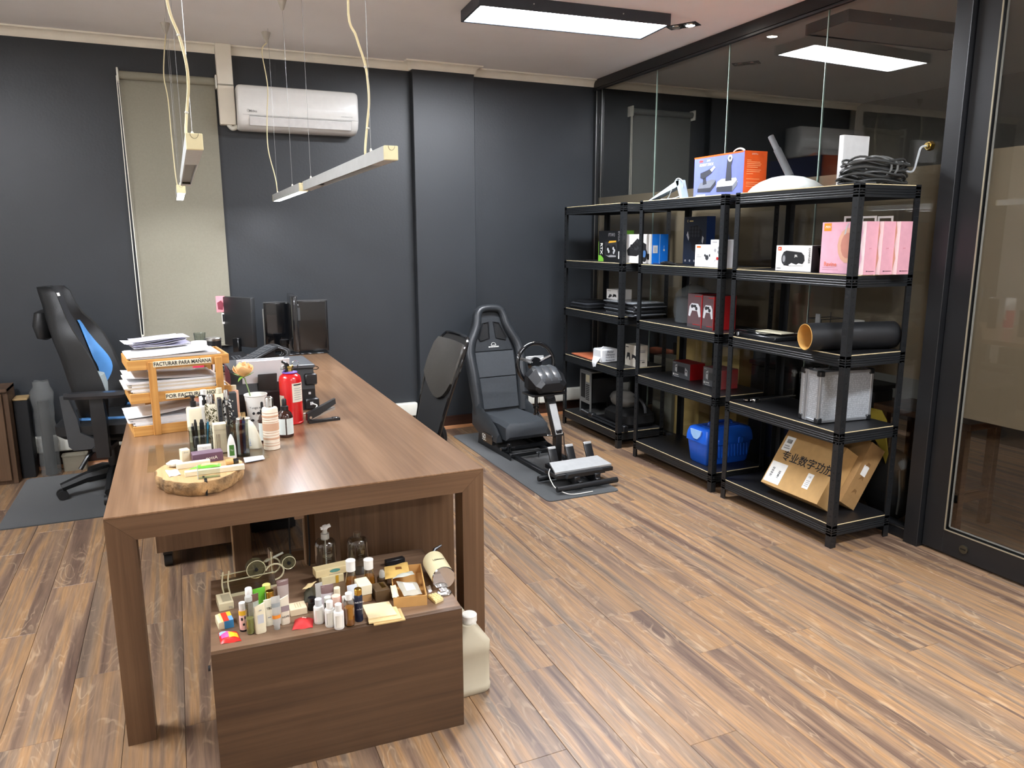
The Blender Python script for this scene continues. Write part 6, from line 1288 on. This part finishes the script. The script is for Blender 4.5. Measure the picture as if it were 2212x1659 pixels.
# wood slice
C0 = on(434, 1027, z=DZ); 
sl_ = thing('wood_slice', 'round raw wood slice with bark edge holding small samples', 'wood slice', (.024, 2.64, DZ))
random.seed(12); RS = [(1+.05*sin(3*a)+.03*random.uniform(-1, 1)) for a in [i*2*pi/48 for i in range(48)]]
ra, rb, hS = .137, .152, .046
def sring(f, z, g=True): return [(ra*f*RS[i]*cos(i*2*pi/48), rb*f*RS[i]*sin(i*2*pi/48), z) for i in range(48)]
bark = P('bark', (150, 118, 78), .85, var=.75, vs=22, bump=.8, bs=50)
B().loft([sring(.93, 0), sring(.97, .006), sring(1.0, hS*.5), sring(1.0, hS-.004), sring(.985, hS)]).obj('bark_rim', bark, sl_)
B().loft([sring(.972, hS-.002), sring(.968, hS+.0008)]).obj('cut_face', WOOD('slice_face', (176, 140, 92), (196, 160, 112), (210, 178, 132), 'Y', 1.0, .6, streak=25), sl_)
crk = B().prism([(-.003, 0), (.003, 0), (.005, hS+.0012), (-.004, hS+.0012)], 'y', -rb*1.015, -rb*.78).obj('crack', P('crack_dark', (14, 9, 6), .9), sl_, False); crk.location = (.012, 0, 0)
SZ = DZ+hS+.001
def onS(px, py): return on(px, py, z=SZ)
def flatbar(name, label, cat, a, c, wid, th, m, z=SZ, bev=.001, group=None):
    """flat bar between two picture points"""
    a, c = on(*a, z=z), on(*c, z=z); u = c-a
    return tag(B().box(0, u.length, 0, wid, 0, th, bev).obj(name, m, None, True, loc=(a.x, a.y, z), rz=atan2(u.y, u.x)), label, cat, group), u.length
o, L = flatbar('incense_box', 'slim cream incense box lying across wood slice', 'box', (400, 1031), (529, 1014), .022, .016, cr)
o2, L2_ = flatbar('cream_carton', 'slim cream carton lying behind the incense box', 'box', (382, 1015), (455, 1005), .022, .018, P('plastic_cream2', (222, 214, 190), .5))
def sachet(name, label, cat, pts, z, m, puff=.006, grp=None, prints=()):
    """small flat bag through four picture points (left near, right near, right far, left far)"""
    q = [on(*p, z=z) for p in pts]
    def f(u, v): p = (q[0]*(1-u)+q[1]*u)*(1-v)+(q[3]*(1-u)+q[2]*u)*v; return Vector((p.x, p.y, z+.0008+puff*(sin(u*pi)*sin(v*pi))**.6+.0012*sin(u*9+v*7)))
    o = B(); n = 10
    o.grid(n, n, lambda u, v: f(u, v)-Vector((q[0].x, q[0].y, z))); o.solidify(.0008)
    ob = tag(o.obj(name, m, None, True, 60, loc=(q[0].x, q[0].y, z)), label, cat, grp)
    for nm, (u0, u1, v0, v1), pm_ in prints:
        B().grid(6, 4, lambda u, v: f(u0+(u1-u0)*u, v0+(v1-v0)*v)+Vector((0, 0, .0012))-Vector((q[0].x, q[0].y, z))).solidify(.0004).obj(nm, pm_, ob)
    return ob, f, q
sachet('snack_bar', 'lime green wrapper bar lying on incense box', 'snack', ((408, 1015), (476, 1008), (478, 1002), (420, 1010)), SZ+.017, P('wrap_lime', (120, 206, 70), .4), .010, prints=(('yellow_patch', (.35, .9, .15, .85), P('wrap_yellow', (226, 226, 140), .4)),))
pu = P('box_plum', (96, 66, 88), .45)
a, c = on(417, 1003, z=SZ), on(483, 994, z=SZ); u = c-a
b = Box('plum_box', 'plum purple box with white lettering on wood slice', 'box', (a.x, a.y+.0, SZ), atan2(u.y, u.x), (u.length, .05, .032), pu)
b.txt('S', .62, .45, .016, 'nottA', WHT)
for lab, lc, rc, w_, top in (('small cream cube box beside plum box', (394, 999), (412, 996), .035, 974), ('small white cube box behind the plum box', (428, 987), (458, 984), .030, 965)):
    b = Box('cube_box', lab, 'box', *pbox(lc, SZ if 'plum box' in lab and 'beside' in lab else DZ+.0045, right=rc, top=top, W=w_), cr if 'cream' in lab else wh, 'small cube boxes by the wood slice'); b.txt('S', .5, .8, .006, '50 ml', gre)
t = thing('lip_balm', 'short tan and black tube lying on wood slice', 'tube', tuple(onS(488, 1005)+Vector((0, 0, .010))), .12); k = mpx(t.location, 1)
B().cyl((0, 0, 0), (15*k, 0, 0), .010, None, 18).obj('tan_barrel', P('balm_tan', (206, 166, 106), .4), t); B().cyl((15*k, 0, 0), (26*k, 0, 0), .0092, None, 18).obj('black_cap', gloss, t)
t = thing('cotton_ball', 'fluffy white cotton pad at the edge of wood slice', 'cotton', tuple(onS(378, 1008)+Vector((0, 0, .012))))
random.seed(2); B().loft(lump(.026, .018, .012, 7, 14, .15)).obj('cotton', P('cotton_white', (226, 226, 220), .9, bump=.4, bs=60), t, True, 80)
sachet('paper_sachet', 'tiny white paper sachet lying flat on wood slice', 'sachet', ((366, 1031), (391, 1026), (383, 1015), (357, 1017)), SZ, paper, .002)
a, c = on(428, 1036, z=SZ), on(476, 1030, z=SZ); u = c-a
t = thing('sign_holder', 'small clear acrylic sign holder standing on wood slice', 'sign holder', (a.x, a.y, SZ), atan2(u.y, u.x)); Hh = zat(a, 1003)-SZ
B().box(0, u.length, .0, .020, 0, .004, .001).obj('foot', acr, t, False); q = B().box(0, u.length, 0, .003, 0, Hh, .0005).obj('upright_sheet', GL('acrylic_thin', (240, 244, 242), .03, 1.45, 1.0), t, False); q.rotation_euler = (.25, 0, 0)
B().box(-.0012, .0012, -.0005, .0035, 0, Hh).obj('polished_edge', P('acrylic_edge', (206, 214, 210), .15), q, False); B().box(u.length*.5-.02, u.length*.5-.014, .003, .012, .004, .007).obj('slot', BLK, t, False)
# ================================================================ toiletries on the low cabinet
CZ = CABZ
clr = GL('pet_clear', (218, 218, 212), .05, 1.45, 3.2); frost_w = FILM('pet_frosted', (222, 222, 216), .35, .4)
gold = P('gold_metal', (206, 166, 76), .25, 1.0); honey = P('honey_liquid', (176, 112, 40), .15, coat=.3); mauve = P('tube_mauve', (126, 100, 98), .45)
tg = 'toiletries on the low cabinet'
def mini(name, label, px, py, top, r, body, cap, capf=.26, neck=.5, grp=tg, prints=(), liquid=None, shoulder=.06):
    """small round bottle: r = half width in picture px"""
    p = on(px, py, z=CZ); H = zat(p, top)-CZ; k = mpx(p, 1); R = r*k; hb = 1-capf
    t = thing(name, label, 'bottle', (p.x, p.y, CZ), 0, grp)
    B().lathe([(R*.92, 0), (R, .012*H/H*.03*H if False else H*.03), (R, H*(hb-shoulder)), (R*.9, H*(hb-shoulder*.4)), (R*neck, H*hb)], 22).obj('bottle_body', body, t)
    B().lathe([(R*(neck+.12), H*hb), (R*(neck+.12), H*.985), (R*(neck+.02), H)], 18).obj('cap', cap, t)
    if liquid: B().lathe([(R*.86, H*.02), (R*.94, H*.03), (R*.94, H*liquid[0])], 20).obj('liquid', liquid[1], t)
    for nm, a0, a1, z0, z1, m in prints: wrapl(nm, t, R, a0, a1, H*z0, H*z1, m, .0005)
    return t, H, R
def tubec(name, label, px, py, top, r, body, cap, capf=.14, rz=0, grp=tg, bands=()):
    """squeeze tube standing on its cap, crimped flat at the top"""
    p = on(px, py, z=CZ); H = zat(p, top)-CZ; k = mpx(p, 1); R = r*k
    t = thing(name, label, 'tube', (p.x, p.y, CZ), rz, grp)
    B().lathe([(R*.72, 0), (R*.74, H*.01), (R*.78, H*capf)], 20).obj('cap', cap, t)
    def ring(v, g=1.0): s = 1-v; return [(R*(1.0+.12*v)*g*cos(a*pi/10), R*.78*max(.05, s**.7)*g*sin(a*pi/10), H*(capf+(1-capf)*v)) for a in range(20)]
    B().loft([ring(v) for v in (0, .2, .4, .6, .8, .93, 1)]).obj('tube_body', body, t)
    for nm, v0, v1, m in bands: B().loft([ring(v0+(v1-v0)*i/4, 1.012) for i in range(5)], cap=False).obj(nm, m, t)
    return t, H, R
# front row, left to right
a = pbox((473, 1362), CZ, right=(507, 1357), top=1346, W=.058, rz=.12)
b = Box('toy_box', 'tiny multicoloured carton with red yellow and blue blocks', 'box', *a, P('toy_cream', (226, 214, 176), .5), tg)
b.rect('S', .38, 1, 0, 1, P('toy_blue', (52, 130, 176), .5)); b.rect('T', 0, 1, .35, .72, P('toy_red', (214, 60, 40), .5)); b.rect('T', 0, .5, .72, 1, P('toy_yellow', (232, 190, 60), .5)); b.rect('T', .5, 1, .72, 1, P('toy_sky', (110, 160, 206), .5)); b.rect('T', 0, 1, .2, .35, P('toy_lemon', (236, 220, 140), .5))
sachet('candy_pouch', 'bright red and pink candy pouch at front corner of cabinet', 'pouch', ((477, 1392), (522, 1385), (512, 1365), (472, 1368)), CZ, P('pouch_red', (216, 40, 34), .35), .014, tg, (('pink_patch', (.08, .55, .25, .95), P('pouch_pink', (226, 80, 150), .4)), ('yellow_patch', (.45, .92, .2, .62), P('pouch_yellow', (244, 190, 40), .4)), ('blue_patch', (.02, .35, .62, .9), P('pouch_skyblue', (150, 196, 236), .4))))
t, H, R = mini('dotted_bottle', 'pink bottle with black cow spots and yellow band', 527, 1361, 1301, 8, P('bottle_pink', (236, 196, 190), .4), wh, .24, .75, prints=(('yellow_band', -1.5, 1.5, .58, .74, P('band_yellow', (240, 190, 50), .4)), ('spot', -.6, -.1, .40, .50, BLK), ('spot', .3, .9, .44, .54, BLK), ('spot', -.2, .3, .22, .30, BLK), ('spot', .6, 1.2, .12, .2, BLK), ('dark_foot', -1.6, 1.6, .0, .06, BLK)))
t, H, R = mini('clear_bottle', 'clear slim bottle with pale green liquid and frosted foot', 542, 1368, 1288, 8.5, clr, frost_w, .12, .8, liquid=(.42, FILM('liquid_lime', (206, 214, 130), .35, .4)))
def flatb(name, label, px, py, top, w_, m, tilt, prints=(), rz=.15):
    p = on(px, py, z=CZ); H = zat(p, top)-CZ; W_ = mpx(p, w_); t = thing(name, label, 'bottle', (p.x, p.y, CZ), rz, tg)
    B().loft([rr(-W_*.92, W_*.92, -W_*.45, W_*.45, 0, W_*.4), rr(-W_, W_, -W_*.5, W_*.5, H*.03, W_*.45), rr(-W_, W_, -W_*.5, W_*.5, H*.16, W_*.45)]).obj('cap', m, t)
    B().loft([[(x, y, H*.165+(z-.165)*H+(tilt*x if z > .9 else 0)) for x, y, _ in rr(-W_*g, W_*g, -W_*.5*d, W_*.5*d, 0, W_*.42*d)] for z, g, d in ((.165, 1, 1), (.5, 1.0, .95), (.8, 1.0, .7), (.97, .96, .35))]).obj('bottle_body', m, t)
    for nm, u0, u1, v0, v1, pm_ in prints: B().box(W_*u0, W_*u1, -W_*.512, -W_*.46, H*v0, H*v1).obj(nm, pm_, t, False)
    return t, H, W_
flatb('cream_bottle', 'cream flat shampoo bottle with slanted top and grey text', 564, 1366, 1305, 11.5, cr, .3, (('grey_text', -.55, .55, .36, .66, lgr), ('logo_line', -.2, .25, .80, .83, gre)))
t, H, W_ = flatb('cream_bottle', 'taller cream flat bottle with upright printed letters', 582, 1350, 1293, 9.5, P('bottle_ivory', (226, 220, 196), .45), .0, (('text_block', -.3, .4, .30, .34, gre),))
text(t, 'TBZ', .010, frame((.002, -W_*.53, H*.66), (1, 0, 0), (0, 0, 1)), BLK)
tubec('clear_tube', 'clear tube with orange band standing on frosted cap', 599, 1358, 1288, 8.5, frost_w, frost_w, .15, .1, bands=(('orange_band', .22, .34, P('band_orange', (232, 140, 50), .4)), ('grey_print', .62, .76, P('tube_print', (150, 156, 156), .5))))
t, H, W_ = flatb('cream_bottle', 'cream flat bottle with mauve band and dark letters', 617, 1347, 1288, 9.5, P('bottle_ivory2', (222, 212, 190), .45), .35, (('mauve_band', -.9, .9, .48, .68, P('band_mauve', (150, 134, 136), .5)),))
text(t, 'NDPE', .009, frame((.0, -W_*.53, H*.28), (1, 0, 0), (0, 0, 1)), BLK)
sachet('red_pouch', 'small red soft pouch with white lettering at cabinet front', 'pouch', ((631, 1362), (676, 1356), (677, 1337), (637, 1339)), CZ, P('pouch_crimson', (196, 44, 44), .6), .018, tg, (('white_letters', (.45, .66, .62, .80), P('pouch_print', (240, 190, 180), .6)), ('white_letters', (.45, .66, .50, .58), P('pouch_print', (240, 190, 180), .6))))
for lab, px, py, top in (('small white bottle with pink label and grey cap', 690, 1344, 1293), ('small white bottle with outlined label between two others', 714, 1351, 1298), ('small white bottle with outlined label nearest cabinet edge', 733, 1356, 1304)):
    t, H, R = mini('white_bottle', lab, px, py, top, 11, wh, wh if px > 700 else lgr, .28, .56, prints=(('paper_label', -.9, .9, .10, .60, P('label_white', (232, 228, 216), .5)), ('label_line', -.75, -.70, .12, .56, BLK if px > 700 else skin), ('label_line', .5, .55, .12, .56, gre)))
mini('oil_bottle', 'clear bottle of honey coloured oil with white cap', 756, 1349, 1280, 11.5, clr, wh, .20, .55, liquid=(.55, honey), prints=(('label_strip', -.4, .4, .22, .62, FILM('label_film', (196, 140, 60), .4, .3)),))
t, H, R = mini('navy_bottle', 'slim dark navy bottle with gold cap and white letters', 776, 1340, 1271, 9, P('bottle_navy', (22, 30, 52), .35), gold, .18, .78)
text(t, 'THE SKIN', .0065, frame((0, -R-.0006, H*.62), (1, 0, 0), (0, 0, 1)), WHT); text(t, '+\nIT IS NEW', .004, frame((0, -R-.0006, H*.42), (1, 0, 0), (0, 0, 1)), lgr)
for i, (pts, lab, m) in enumerate((((((808, 1352), (876, 1340), (865, 1316), (800, 1322)), 'brown paper envelope at the bottom of the stack', P('env_tan', (196, 166, 112), .7))), (((797, 1348), (868, 1337), (856, 1312), (790, 1318)), 'tan paper envelope in the middle of the stack', P('env_buff', (214, 188, 136), .7)), (((796, 1338), (858, 1329), (840, 1301), (783, 1309)), 'pale square envelope on top of the stack', P('env_pale', (226, 208, 164), .7)))):
    q = [on(*p, z=CZ+.004*i+.001) for p in pts]
    tag(B().loft([[(v.x, v.y, v.z+z) for v in q] for z in (0, .0036)]).obj('envelope', m, None, False), lab, 'envelope', 'paper envelopes on the low cabinet')
# second row
for nm, lab, px, py, top, r, bd, cp, cf, nk in (('dark_jar', 'small black lidded jar beside cream carton', 675, 1316, 1290, 8.5, bp_, bp_, .3, .85), ('green_jar', 'dark green jar with pale grey lid behind white bottles', 710, 1336, 1289, 7.5, P('jar_green', (40, 46, 32), .3), P('lid_grey', (196, 196, 184), .4), .22, .9), ('peach_jar', 'jar with wide peach coloured cap behind white bottles', 728, 1334, 1286, 9, P('jar_peach', (226, 150, 130), .4), P('lid_peach', (236, 196, 176), .4), .45, .9), ('pink_bottle', 'small pink bottle with cream cap behind peach jar', 730, 1318, 1269, 7.5, P('bottle_rose', (206, 60, 80), .4), cr, .34, .8), ('peach_bottle', 'slim peach bottle with white top half hidden by oil bottle', 745, 1334, 1288, 5.2, P('bottle_peach', (232, 190, 170), .4), wh, .3, .7), ('gold_bottle', 'small bottle with round gold cap behind cream bottles', 586, 1330, 1276, 9, P('bottle_bone', (214, 204, 180), .4), gold, .3, .85), ('lemon_bottle', 'small bottle with flat yellow cap behind green tube', 579, 1318, 1262, 8.5, wh, P('cap_lemon', (216, 204, 120), .4), .25, .9), ('white_cap_bottle', 'slim clear bottle with white screw cap behind dotted bottle', 541, 1335, 1270, 8, clr, wh, .25, .8)):
    mini(nm, lab, px, py, top, r, bd, cp, cf, nk)
tubec('green_tube', 'bright green squeeze tube behind cream bottles', 563, 1330, 1270, 12, P('tube_green', (96, 176, 44), .4), P('tube_green', (96, 176, 44), .4), .14, .25)
tubec('grey_tube', 'tall grey and mauve squeeze tube behind mauve band bottle', 614, 1316, 1252, 11, P('tube_greige', (170, 156, 150), .45), mauve, .10, .1, bands=(('mauve_top', .80, 1.0, mauve), ('rose_band', .12, .30, P('tube_rose', (176, 120, 118), .5))))
tubec('brown_tube', 'frosted tube with brown crimped top behind clear bottle', 550, 1345, 1284, 11, frost_w, frost_w, .12, .3, bands=(('brown_top', .72, 1.0, P('tube_brown', (104, 74, 60), .4)),))
tubec('taupe_tube', 'taupe squeeze tube leaning beside gold cap bottle', 600, 1311, 1266, 8, P('tube_taupe', (146, 118, 96), .45), gold, .1, .4)
tubec('white_tube', 'translucent white squeeze tube beside mauve tube', 691, 1312, 1259, 7.5, frost_w, wh, .12, .3); tubec('mauve_tube', 'squeeze tube with mauve top and white body', 709, 1320, 1263, 12, P('tube_lilacwhite', (206, 200, 204), .4), wh, .12, .0, bands=(('mauve_top', .66, 1.0, mauve),))
tubec('pale_tube', 'pale blue white squeeze tube beside open carton', 762, 1306, 1263, 10, P('tube_ice', (214, 222, 228), .4), wh, .12, .1)
b = Box('soap_carton', 'cream soap carton with grey window at back left of cabinet', 'box', *pbox((474, 1322), CZ, right=(507, 1318), top=1306, W=.075, rz=.08), P('carton_bone', (216, 204, 168), .5), tg); b.rect('T', .15, .85, .3, .9, P('print_window', (168, 158, 130), .4)); b.txt('S', .78, .3, .010, '7%', gre)
b = Box('cream_carton', 'low cream carton with fine print on its lid', 'box', *pbox((628, 1333), CZ, right=(665, 1327), top=1319, W=.05, rz=.03), P('carton_cream', (222, 206, 172), .55), tg)
for v in (.35, .5, .65): b.rect('T', .2, .8, v, v+.04, P('print_beige', (190, 172, 136), .5))
b = Box('open_carton', 'tan carton with white lifted lid beside navy bottle', 'box', *pbox((779, 1303), CZ, right=(805, 1300), top=1288, W=.06, rz=.05), P('carton_tan', (176, 136, 88), .6), tg); B().box(-.002, b.D+.002, -.002, b.W+.002, b.H, b.H+.034, .002).obj('white_lid', P('carton_ivory', (222, 212, 184), .55), b.o)
b = Box('gift_box', 'small brown gift box with gold sticker', 'box', *pbox((813, 1302), CZ, right=(843, 1296), top=1278, W=.06, rz=.05), P('gift_brown', (84, 64, 40), .5), tg); b.rect('T', .1, .75, .55, .85, gold)
# open kraft box with sachets
fl_, fr_ = on(851, 1314, z=CZ), on(923, 1307, z=CZ); u = fr_-fl_; rzb = atan2(u.y, u.x); Lb = u.length; Db = .24
t = thing('kraft_tray', 'open kraft box filled with sachets on low cabinet', 'box', (fl_.x, fl_.y, CZ), rzb); hb_ = .034
for a in ((0, Lb, 0, .003), (0, Lb, Db-.003, Db)): B().box(*a, 0, hb_).obj('box_wall', P('kraft_box', (196, 150, 88), .7), t, False)
for x in (0, Lb-.003): B().box(x, x+.003, .003, Db-.003, 0, hb_).obj('box_wall', P('kraft_box', (196, 150, 88), .7), t, False)
B().box(.003, Lb-.003, .003, Db-.003, 0, .003).obj('box_floor', P('kraft_box', (196, 150, 88), .7), t, False)
zz = CZ+.030
sachet('clear_sachet', 'clear sachet with round white pad in kraft box', 'sachet', ((873, 1289), (912, 1284), (900, 1259), (856, 1257)), zz, FILM('sachet_clear', (222, 220, 206), .3, .3), .008, None, (('round_pad', (.25, .75, .25, .8), P('pad_white', (232, 228, 214), .7)),))
sachet('cream_sachet', 'crumpled cream sachet at front of kraft box', 'sachet', ((848, 1292), (862, 1289), (855, 1264), (843, 1266)), zz+.006, P('sachet_cream', (226, 214, 184), .6), .006)
sachet('tan_sachet', 'tan printed sachet at back of kraft box', 'sachet', ((832, 1252), (886, 1243), (880, 1214), (830, 1226)), zz+.0055, P('sachet_tan', (214, 176, 100), .55), .008, None, (('scribble', (.45, .7, .4, .6), P('scribble_brown', (120, 76, 30), .6)),))
sachet('silver_sachet', 'silver grey sachet lying on tan sachet', 'sachet', ((848, 1251), (896, 1241), (890, 1234), (858, 1243)), zz+.017, P('sachet_silver', (176, 178, 166), .35), .006)
sachet('loose_sachet', 'small white sachet lying between kraft box and tablet', 'sachet', ((926, 1281), (934, 1278), (929, 1264), (921, 1268)), CZ, paper, .004)
q = [on(*p, z=CZ) for p in ((941, 1305), (958, 1297), (942, 1286), (924, 1290))]
t = thing('soap_tablet', 'cream waffle patterned tablet near cabinet right edge', 'soap', (q[0].x, q[0].y, CZ)); o0 = Vector((q[0].x, q[0].y, CZ))
tm = P('tablet_cream', (226, 208, 150), .5)
B().loft([[(v.x-o0.x, v.y-o0.y, z) for v in q] for z in (0, .008)]).obj('slab', tm, t, False)
for i in range(4):
    for j in range(3):
        pnt = (q[0]*(1-(i+.5)/4)+q[3]*((i+.5)/4))*(1-(j+.5)/3)+(q[1]*(1-(i+.5)/4)+q[2]*((i+.5)/4))*((j+.5)/3); B().lathe([(.005, 0), (.0045, .003), (.002, .004)], 8, (pnt.x-o0.x, pnt.y-o0.y, .008)).obj('bump', tm, t)
# big clear bottles
for lab, px, py, top, r, pmp in (('tall empty clear pump bottle behind cream boxes', 706, 1235, 1136, 22.5, True), ('tall empty clear bottle without pump', 775, 1234, 1147, 22, False)):
    p = on(px, py, z=CZ); k = mpx(p, 1); H = (zat(p, top)-CZ); R = r*k; t = thing('clear_bottle', lab, 'bottle', (p.x, p.y, CZ), .1); hb = .74 if pmp else .87
    B().lathe([(R*.95, 0), (R, H*.02), (R, H*(hb-.14)), (R*.93, H*(hb-.07)), (R*.7, H*(hb-.02)), (R*.36, H*hb), (R*.36, H*(hb+.10 if not pmp else hb+.02))], 32, cap=False).obj('bottle_body', clr, t)
    B().cyl((0, 0, .001), (0, 0, .004), R*.93, None, 28).obj('bottle_foot', clr, t)
    if pmp:
        B().lathe([(R*.40, H*.72), (R*.40, H*.84), (R*.24, H*.85), (R*.22, H*.94)], 20).obj('pump_collar', P('collar_grey', (196, 196, 190), .35, .3), t); B().tube(bend([(-.014, 0, H*.955), (0, 0, H*.965), (.02, 0, H*.995)]), [.006]*4+[.010]*5+[.007]*4, 10, flat=.6).obj('pump_head', wh, t); B().cyl((0, 0, .012), (0, 0, H*.74), .0028, None, 8).obj('dip_tube', P('dip_white', (214, 214, 208), .4), t)
    q = B()
    for i in range(7): q.box(-.010+.002*(i % 2), .008-.003*(i % 3), -R-.0008, -R-.0002, H*(.20+.05*i), H*(.212+.05*i))
    q = q.obj('printed_text', P('print_faint', (70, 64, 54), .6), t, False); q['kind'] = 'stuff'
bA = Box('cream_box', 'long cream box with yellow band under teal oval box', 'box', *pbox((696, 1266), CZ, right=(746, 1259), top=1250, W=.045, rz=.10), P('box_bone', (222, 206, 160), .55), tg); bA.rect('S', .62, .76, 0, 1, P('band_mustard', (206, 160, 50), .5)); bA.rect('T', 0, 1, 0, 1, P('box_bone2', (226, 214, 176), .55))
bB = Box('cream_box', 'long cream box with teal oval logo on top of another', 'box', (bA.o.location.x-.018, bA.o.location.y+.004, CZ+bA.H+.0008), bA.o.rotation_euler.z, (.125, .042, .026), P('box_butter', (226, 206, 156), .55), tg); bB.disc('S', .52, .62, .018, P('oval_teal', (96, 150, 136), .5), ry=.006); bB.rect('S', .35, .65, .14, .2, gre)
for lab, px, py, top in (('clear conical bottle of amber oil with white cap near cream boxes', 760, 1280, 1209), ('clear conical bottle of amber oil with white cap beside brown jar', 798, 1271, 1207)):
    p = on(px, py, z=CZ); k = mpx(p, 1); H = zat(p, top)-CZ; t = thing('conical_bottle', lab, 'bottle', (p.x, p.y, CZ), 0, 'conical oil bottles on the low cabinet')
    B().lathe([(13.5*k, 0), (14*k, H*.02), (13*k, H*.3), (8.5*k, H*.66), (8*k, H*.72)], 28, cap=False).obj('bottle_body', clr, t); B().lathe([(13*k, H*.012), (13.4*k, H*.03), (12.3*k, H*.3), (10.8*k, H*.44)], 26).obj('oil', honey, t); B().lathe([(10*k, H*.68), (10*k, H*.95), (10.6*k, H*.95), (10.6*k, H*.985), (9*k, H)], 24).obj('cap', wh, t)
p = on(826, 1268, z=CZ); t = thing('brown_jar', 'stacked dark brown tins beside conical bottle', 'tin', (p.x, p.y, CZ)); k = mpx(p, 1)
for i in range(3): B().lathe([(10*k, .012*i), (10.6*k, .012*i+.001), (10.6*k, .012*i+.0105), (10*k, .012*i+.0118)], 24).obj('tin', P('tin_brown', (70, 50, 28), .35, .3), t)
B().lathe([(6*k, .036), (6.5*k, .05), (4*k, .06)], 14).obj('clear_wrap', frost_w, t)
tag(B().box(-.035, .035, -.012, .012, 0, .022, .002).obj('black_case', bp_, None, True, loc=tuple(on(853, 1219, z=CZ)), rz=.1), 'small flat black case behind the kraft box', 'case')
# lying cream bottle with chrome foot
p0, p1 = on(958, 1248, z=CZ+.040), on(930, 1199, z=CZ+.045)
t = thing('lying_bottle', 'cream cylinder bottle lying on its side with chrome base', 'bottle', tuple(p0)); ax = (p1-p0); ax.z = 0; Lx = .16; ax = ax.normalized()*Lx
B().cyl((0, 0, 0), tuple(ax*.86), .038, None, 30).obj('bottle_body', P('bottle_wax', (222, 212, 172), .4), t); B().cyl(tuple(ax*.86), tuple(ax*.96), .036, .014, 24).obj('shoulder', P('bottle_wax', (222, 212, 172), .4), t); B().cyl(tuple(ax*-.03), (0, 0, 0), .037, .039, 30).obj('chrome_base', chrome, t)
B().tube([ax*.96, ax*1.08, ax*1.12+Vector((.02, .01, .02)), ax*1.16+Vector((.045, .01, .028))], [.010, .008, .007, .004], 8).obj('pump', bp_, t)
lm = frame(tuple(ax*.40+Vector((0, 0, .0385))), tuple(Vector((ax.y, -ax.x, 0))*1), tuple(ax)); text(t, 'LEMON', .012, lm, BLK, bold=.01)
p0 = on(960, 1281, z=CZ); t = thing('chrome_stand', 'small chrome hook stand with round foot on cabinet', 'stand', tuple(p0))
B().lathe([(.022, 0), (.024, .002), (.022, .005), (.004, .006)], 24).obj('round_foot', chrome, t); B().box(-.014, .014, -.002, .022, .006, .009, .001).obj('flat_bar', chrome, t, False)
for i in range(3): B().lathe([(.004, 0), (.003, .002)], 10, (-.002, .004+.007*i, .009)).obj('rivet', steel, t)
# dark leaf pouch
sachet('dark_pouch', 'dark olive soft pouch beside mauve tube', 'pouch', ((656, 1303), (684, 1298), (684, 1272), (657, 1280)), CZ, P('pouch_olive', (58, 54, 36), .7), .030, tg)
sachet('leaf_sachet', 'beige leaf shaped sachet lying on olive pouch', 'sachet', ((653, 1274), (670, 1270), (684, 1256), (664, 1262)), CZ+.035, P('sachet_beige', (214, 192, 142), .6), .004, tg)
# acrylic tape dispenser
acg_ = GL('acrylic_gold', (240, 236, 222), .05, 1.45, 2.2); brs = P('acrylic_edge_gold', (206, 198, 164), .2, .2)
a, c = on(485, 1293, z=CZ), on(641, 1259, z=CZ); u = c-a
t = thing('acrylic_dispenser', 'clear acrylic tape dispenser with wheel and polished edges', 'dispenser', (a.x, a.y, CZ), atan2(u.y, u.x)); L = u.length
for y in (0, .055):
    B().box(0, L*.70, y, y+.004, .012, .055, .001).obj('side_plate', acg_, t, False); B().box(0, L*.70, y-.0006, y+.0046, .0545, .0562).obj('polished_edge', brs, t, False)
    B().tube([(L*.70+.03*cos(i*pi/8), y+.002, .055+.028*sin(i*pi/8)) for i in range(-4, 8)], .003, 6).obj('curved_edge', brs, t)
B().box(0, L*.72, 0, .06, 0, .010, .001).obj('base_plate', acg_, t, False); B().box(0, L*.72, -.0004, .001, .0, .0105).obj('base_edge', brs, t, False)
for x, r in ((L*.46, .030), (L*.92, .022)):
    w_ = B().cyl((x, .018, .070), (x, .046, .070), r, None, 28).obj('wheel', FILM('wheel_smoke', (110, 104, 76), .5, .2), t); B().tube([(x+r*cos(i*pi/12), .017, .070+r*sin(i*pi/12)) for i in range(24)], .0014, 5, wrap=True).obj('wheel_edge', brs, w_); B().cyl((x, .012, .07), (x, .05, .07), .006, None, 12).obj('hub', bp_, w_)
for x in (.0, .018): B().tube(bend([(x, .0, .01), (x-.004, .0, .05), (x+.002, .004, .09)]), .0025, 6).obj('end_prong', brs, t)
B().box(L*.66, L*.70, .01, .05, .05, .125, .001).obj('cutter_post', acg_, t, False); B().box(L*.665, L*.675, .008, .012, .05, .125).obj('post_edge', brs, t, False); B().cyl((L*.60, .03, .085), (L*.86, .03, .105), .004, None, 8).obj('cross_bar', FILM('bar_frost', (206, 206, 190), .4, .3), t)
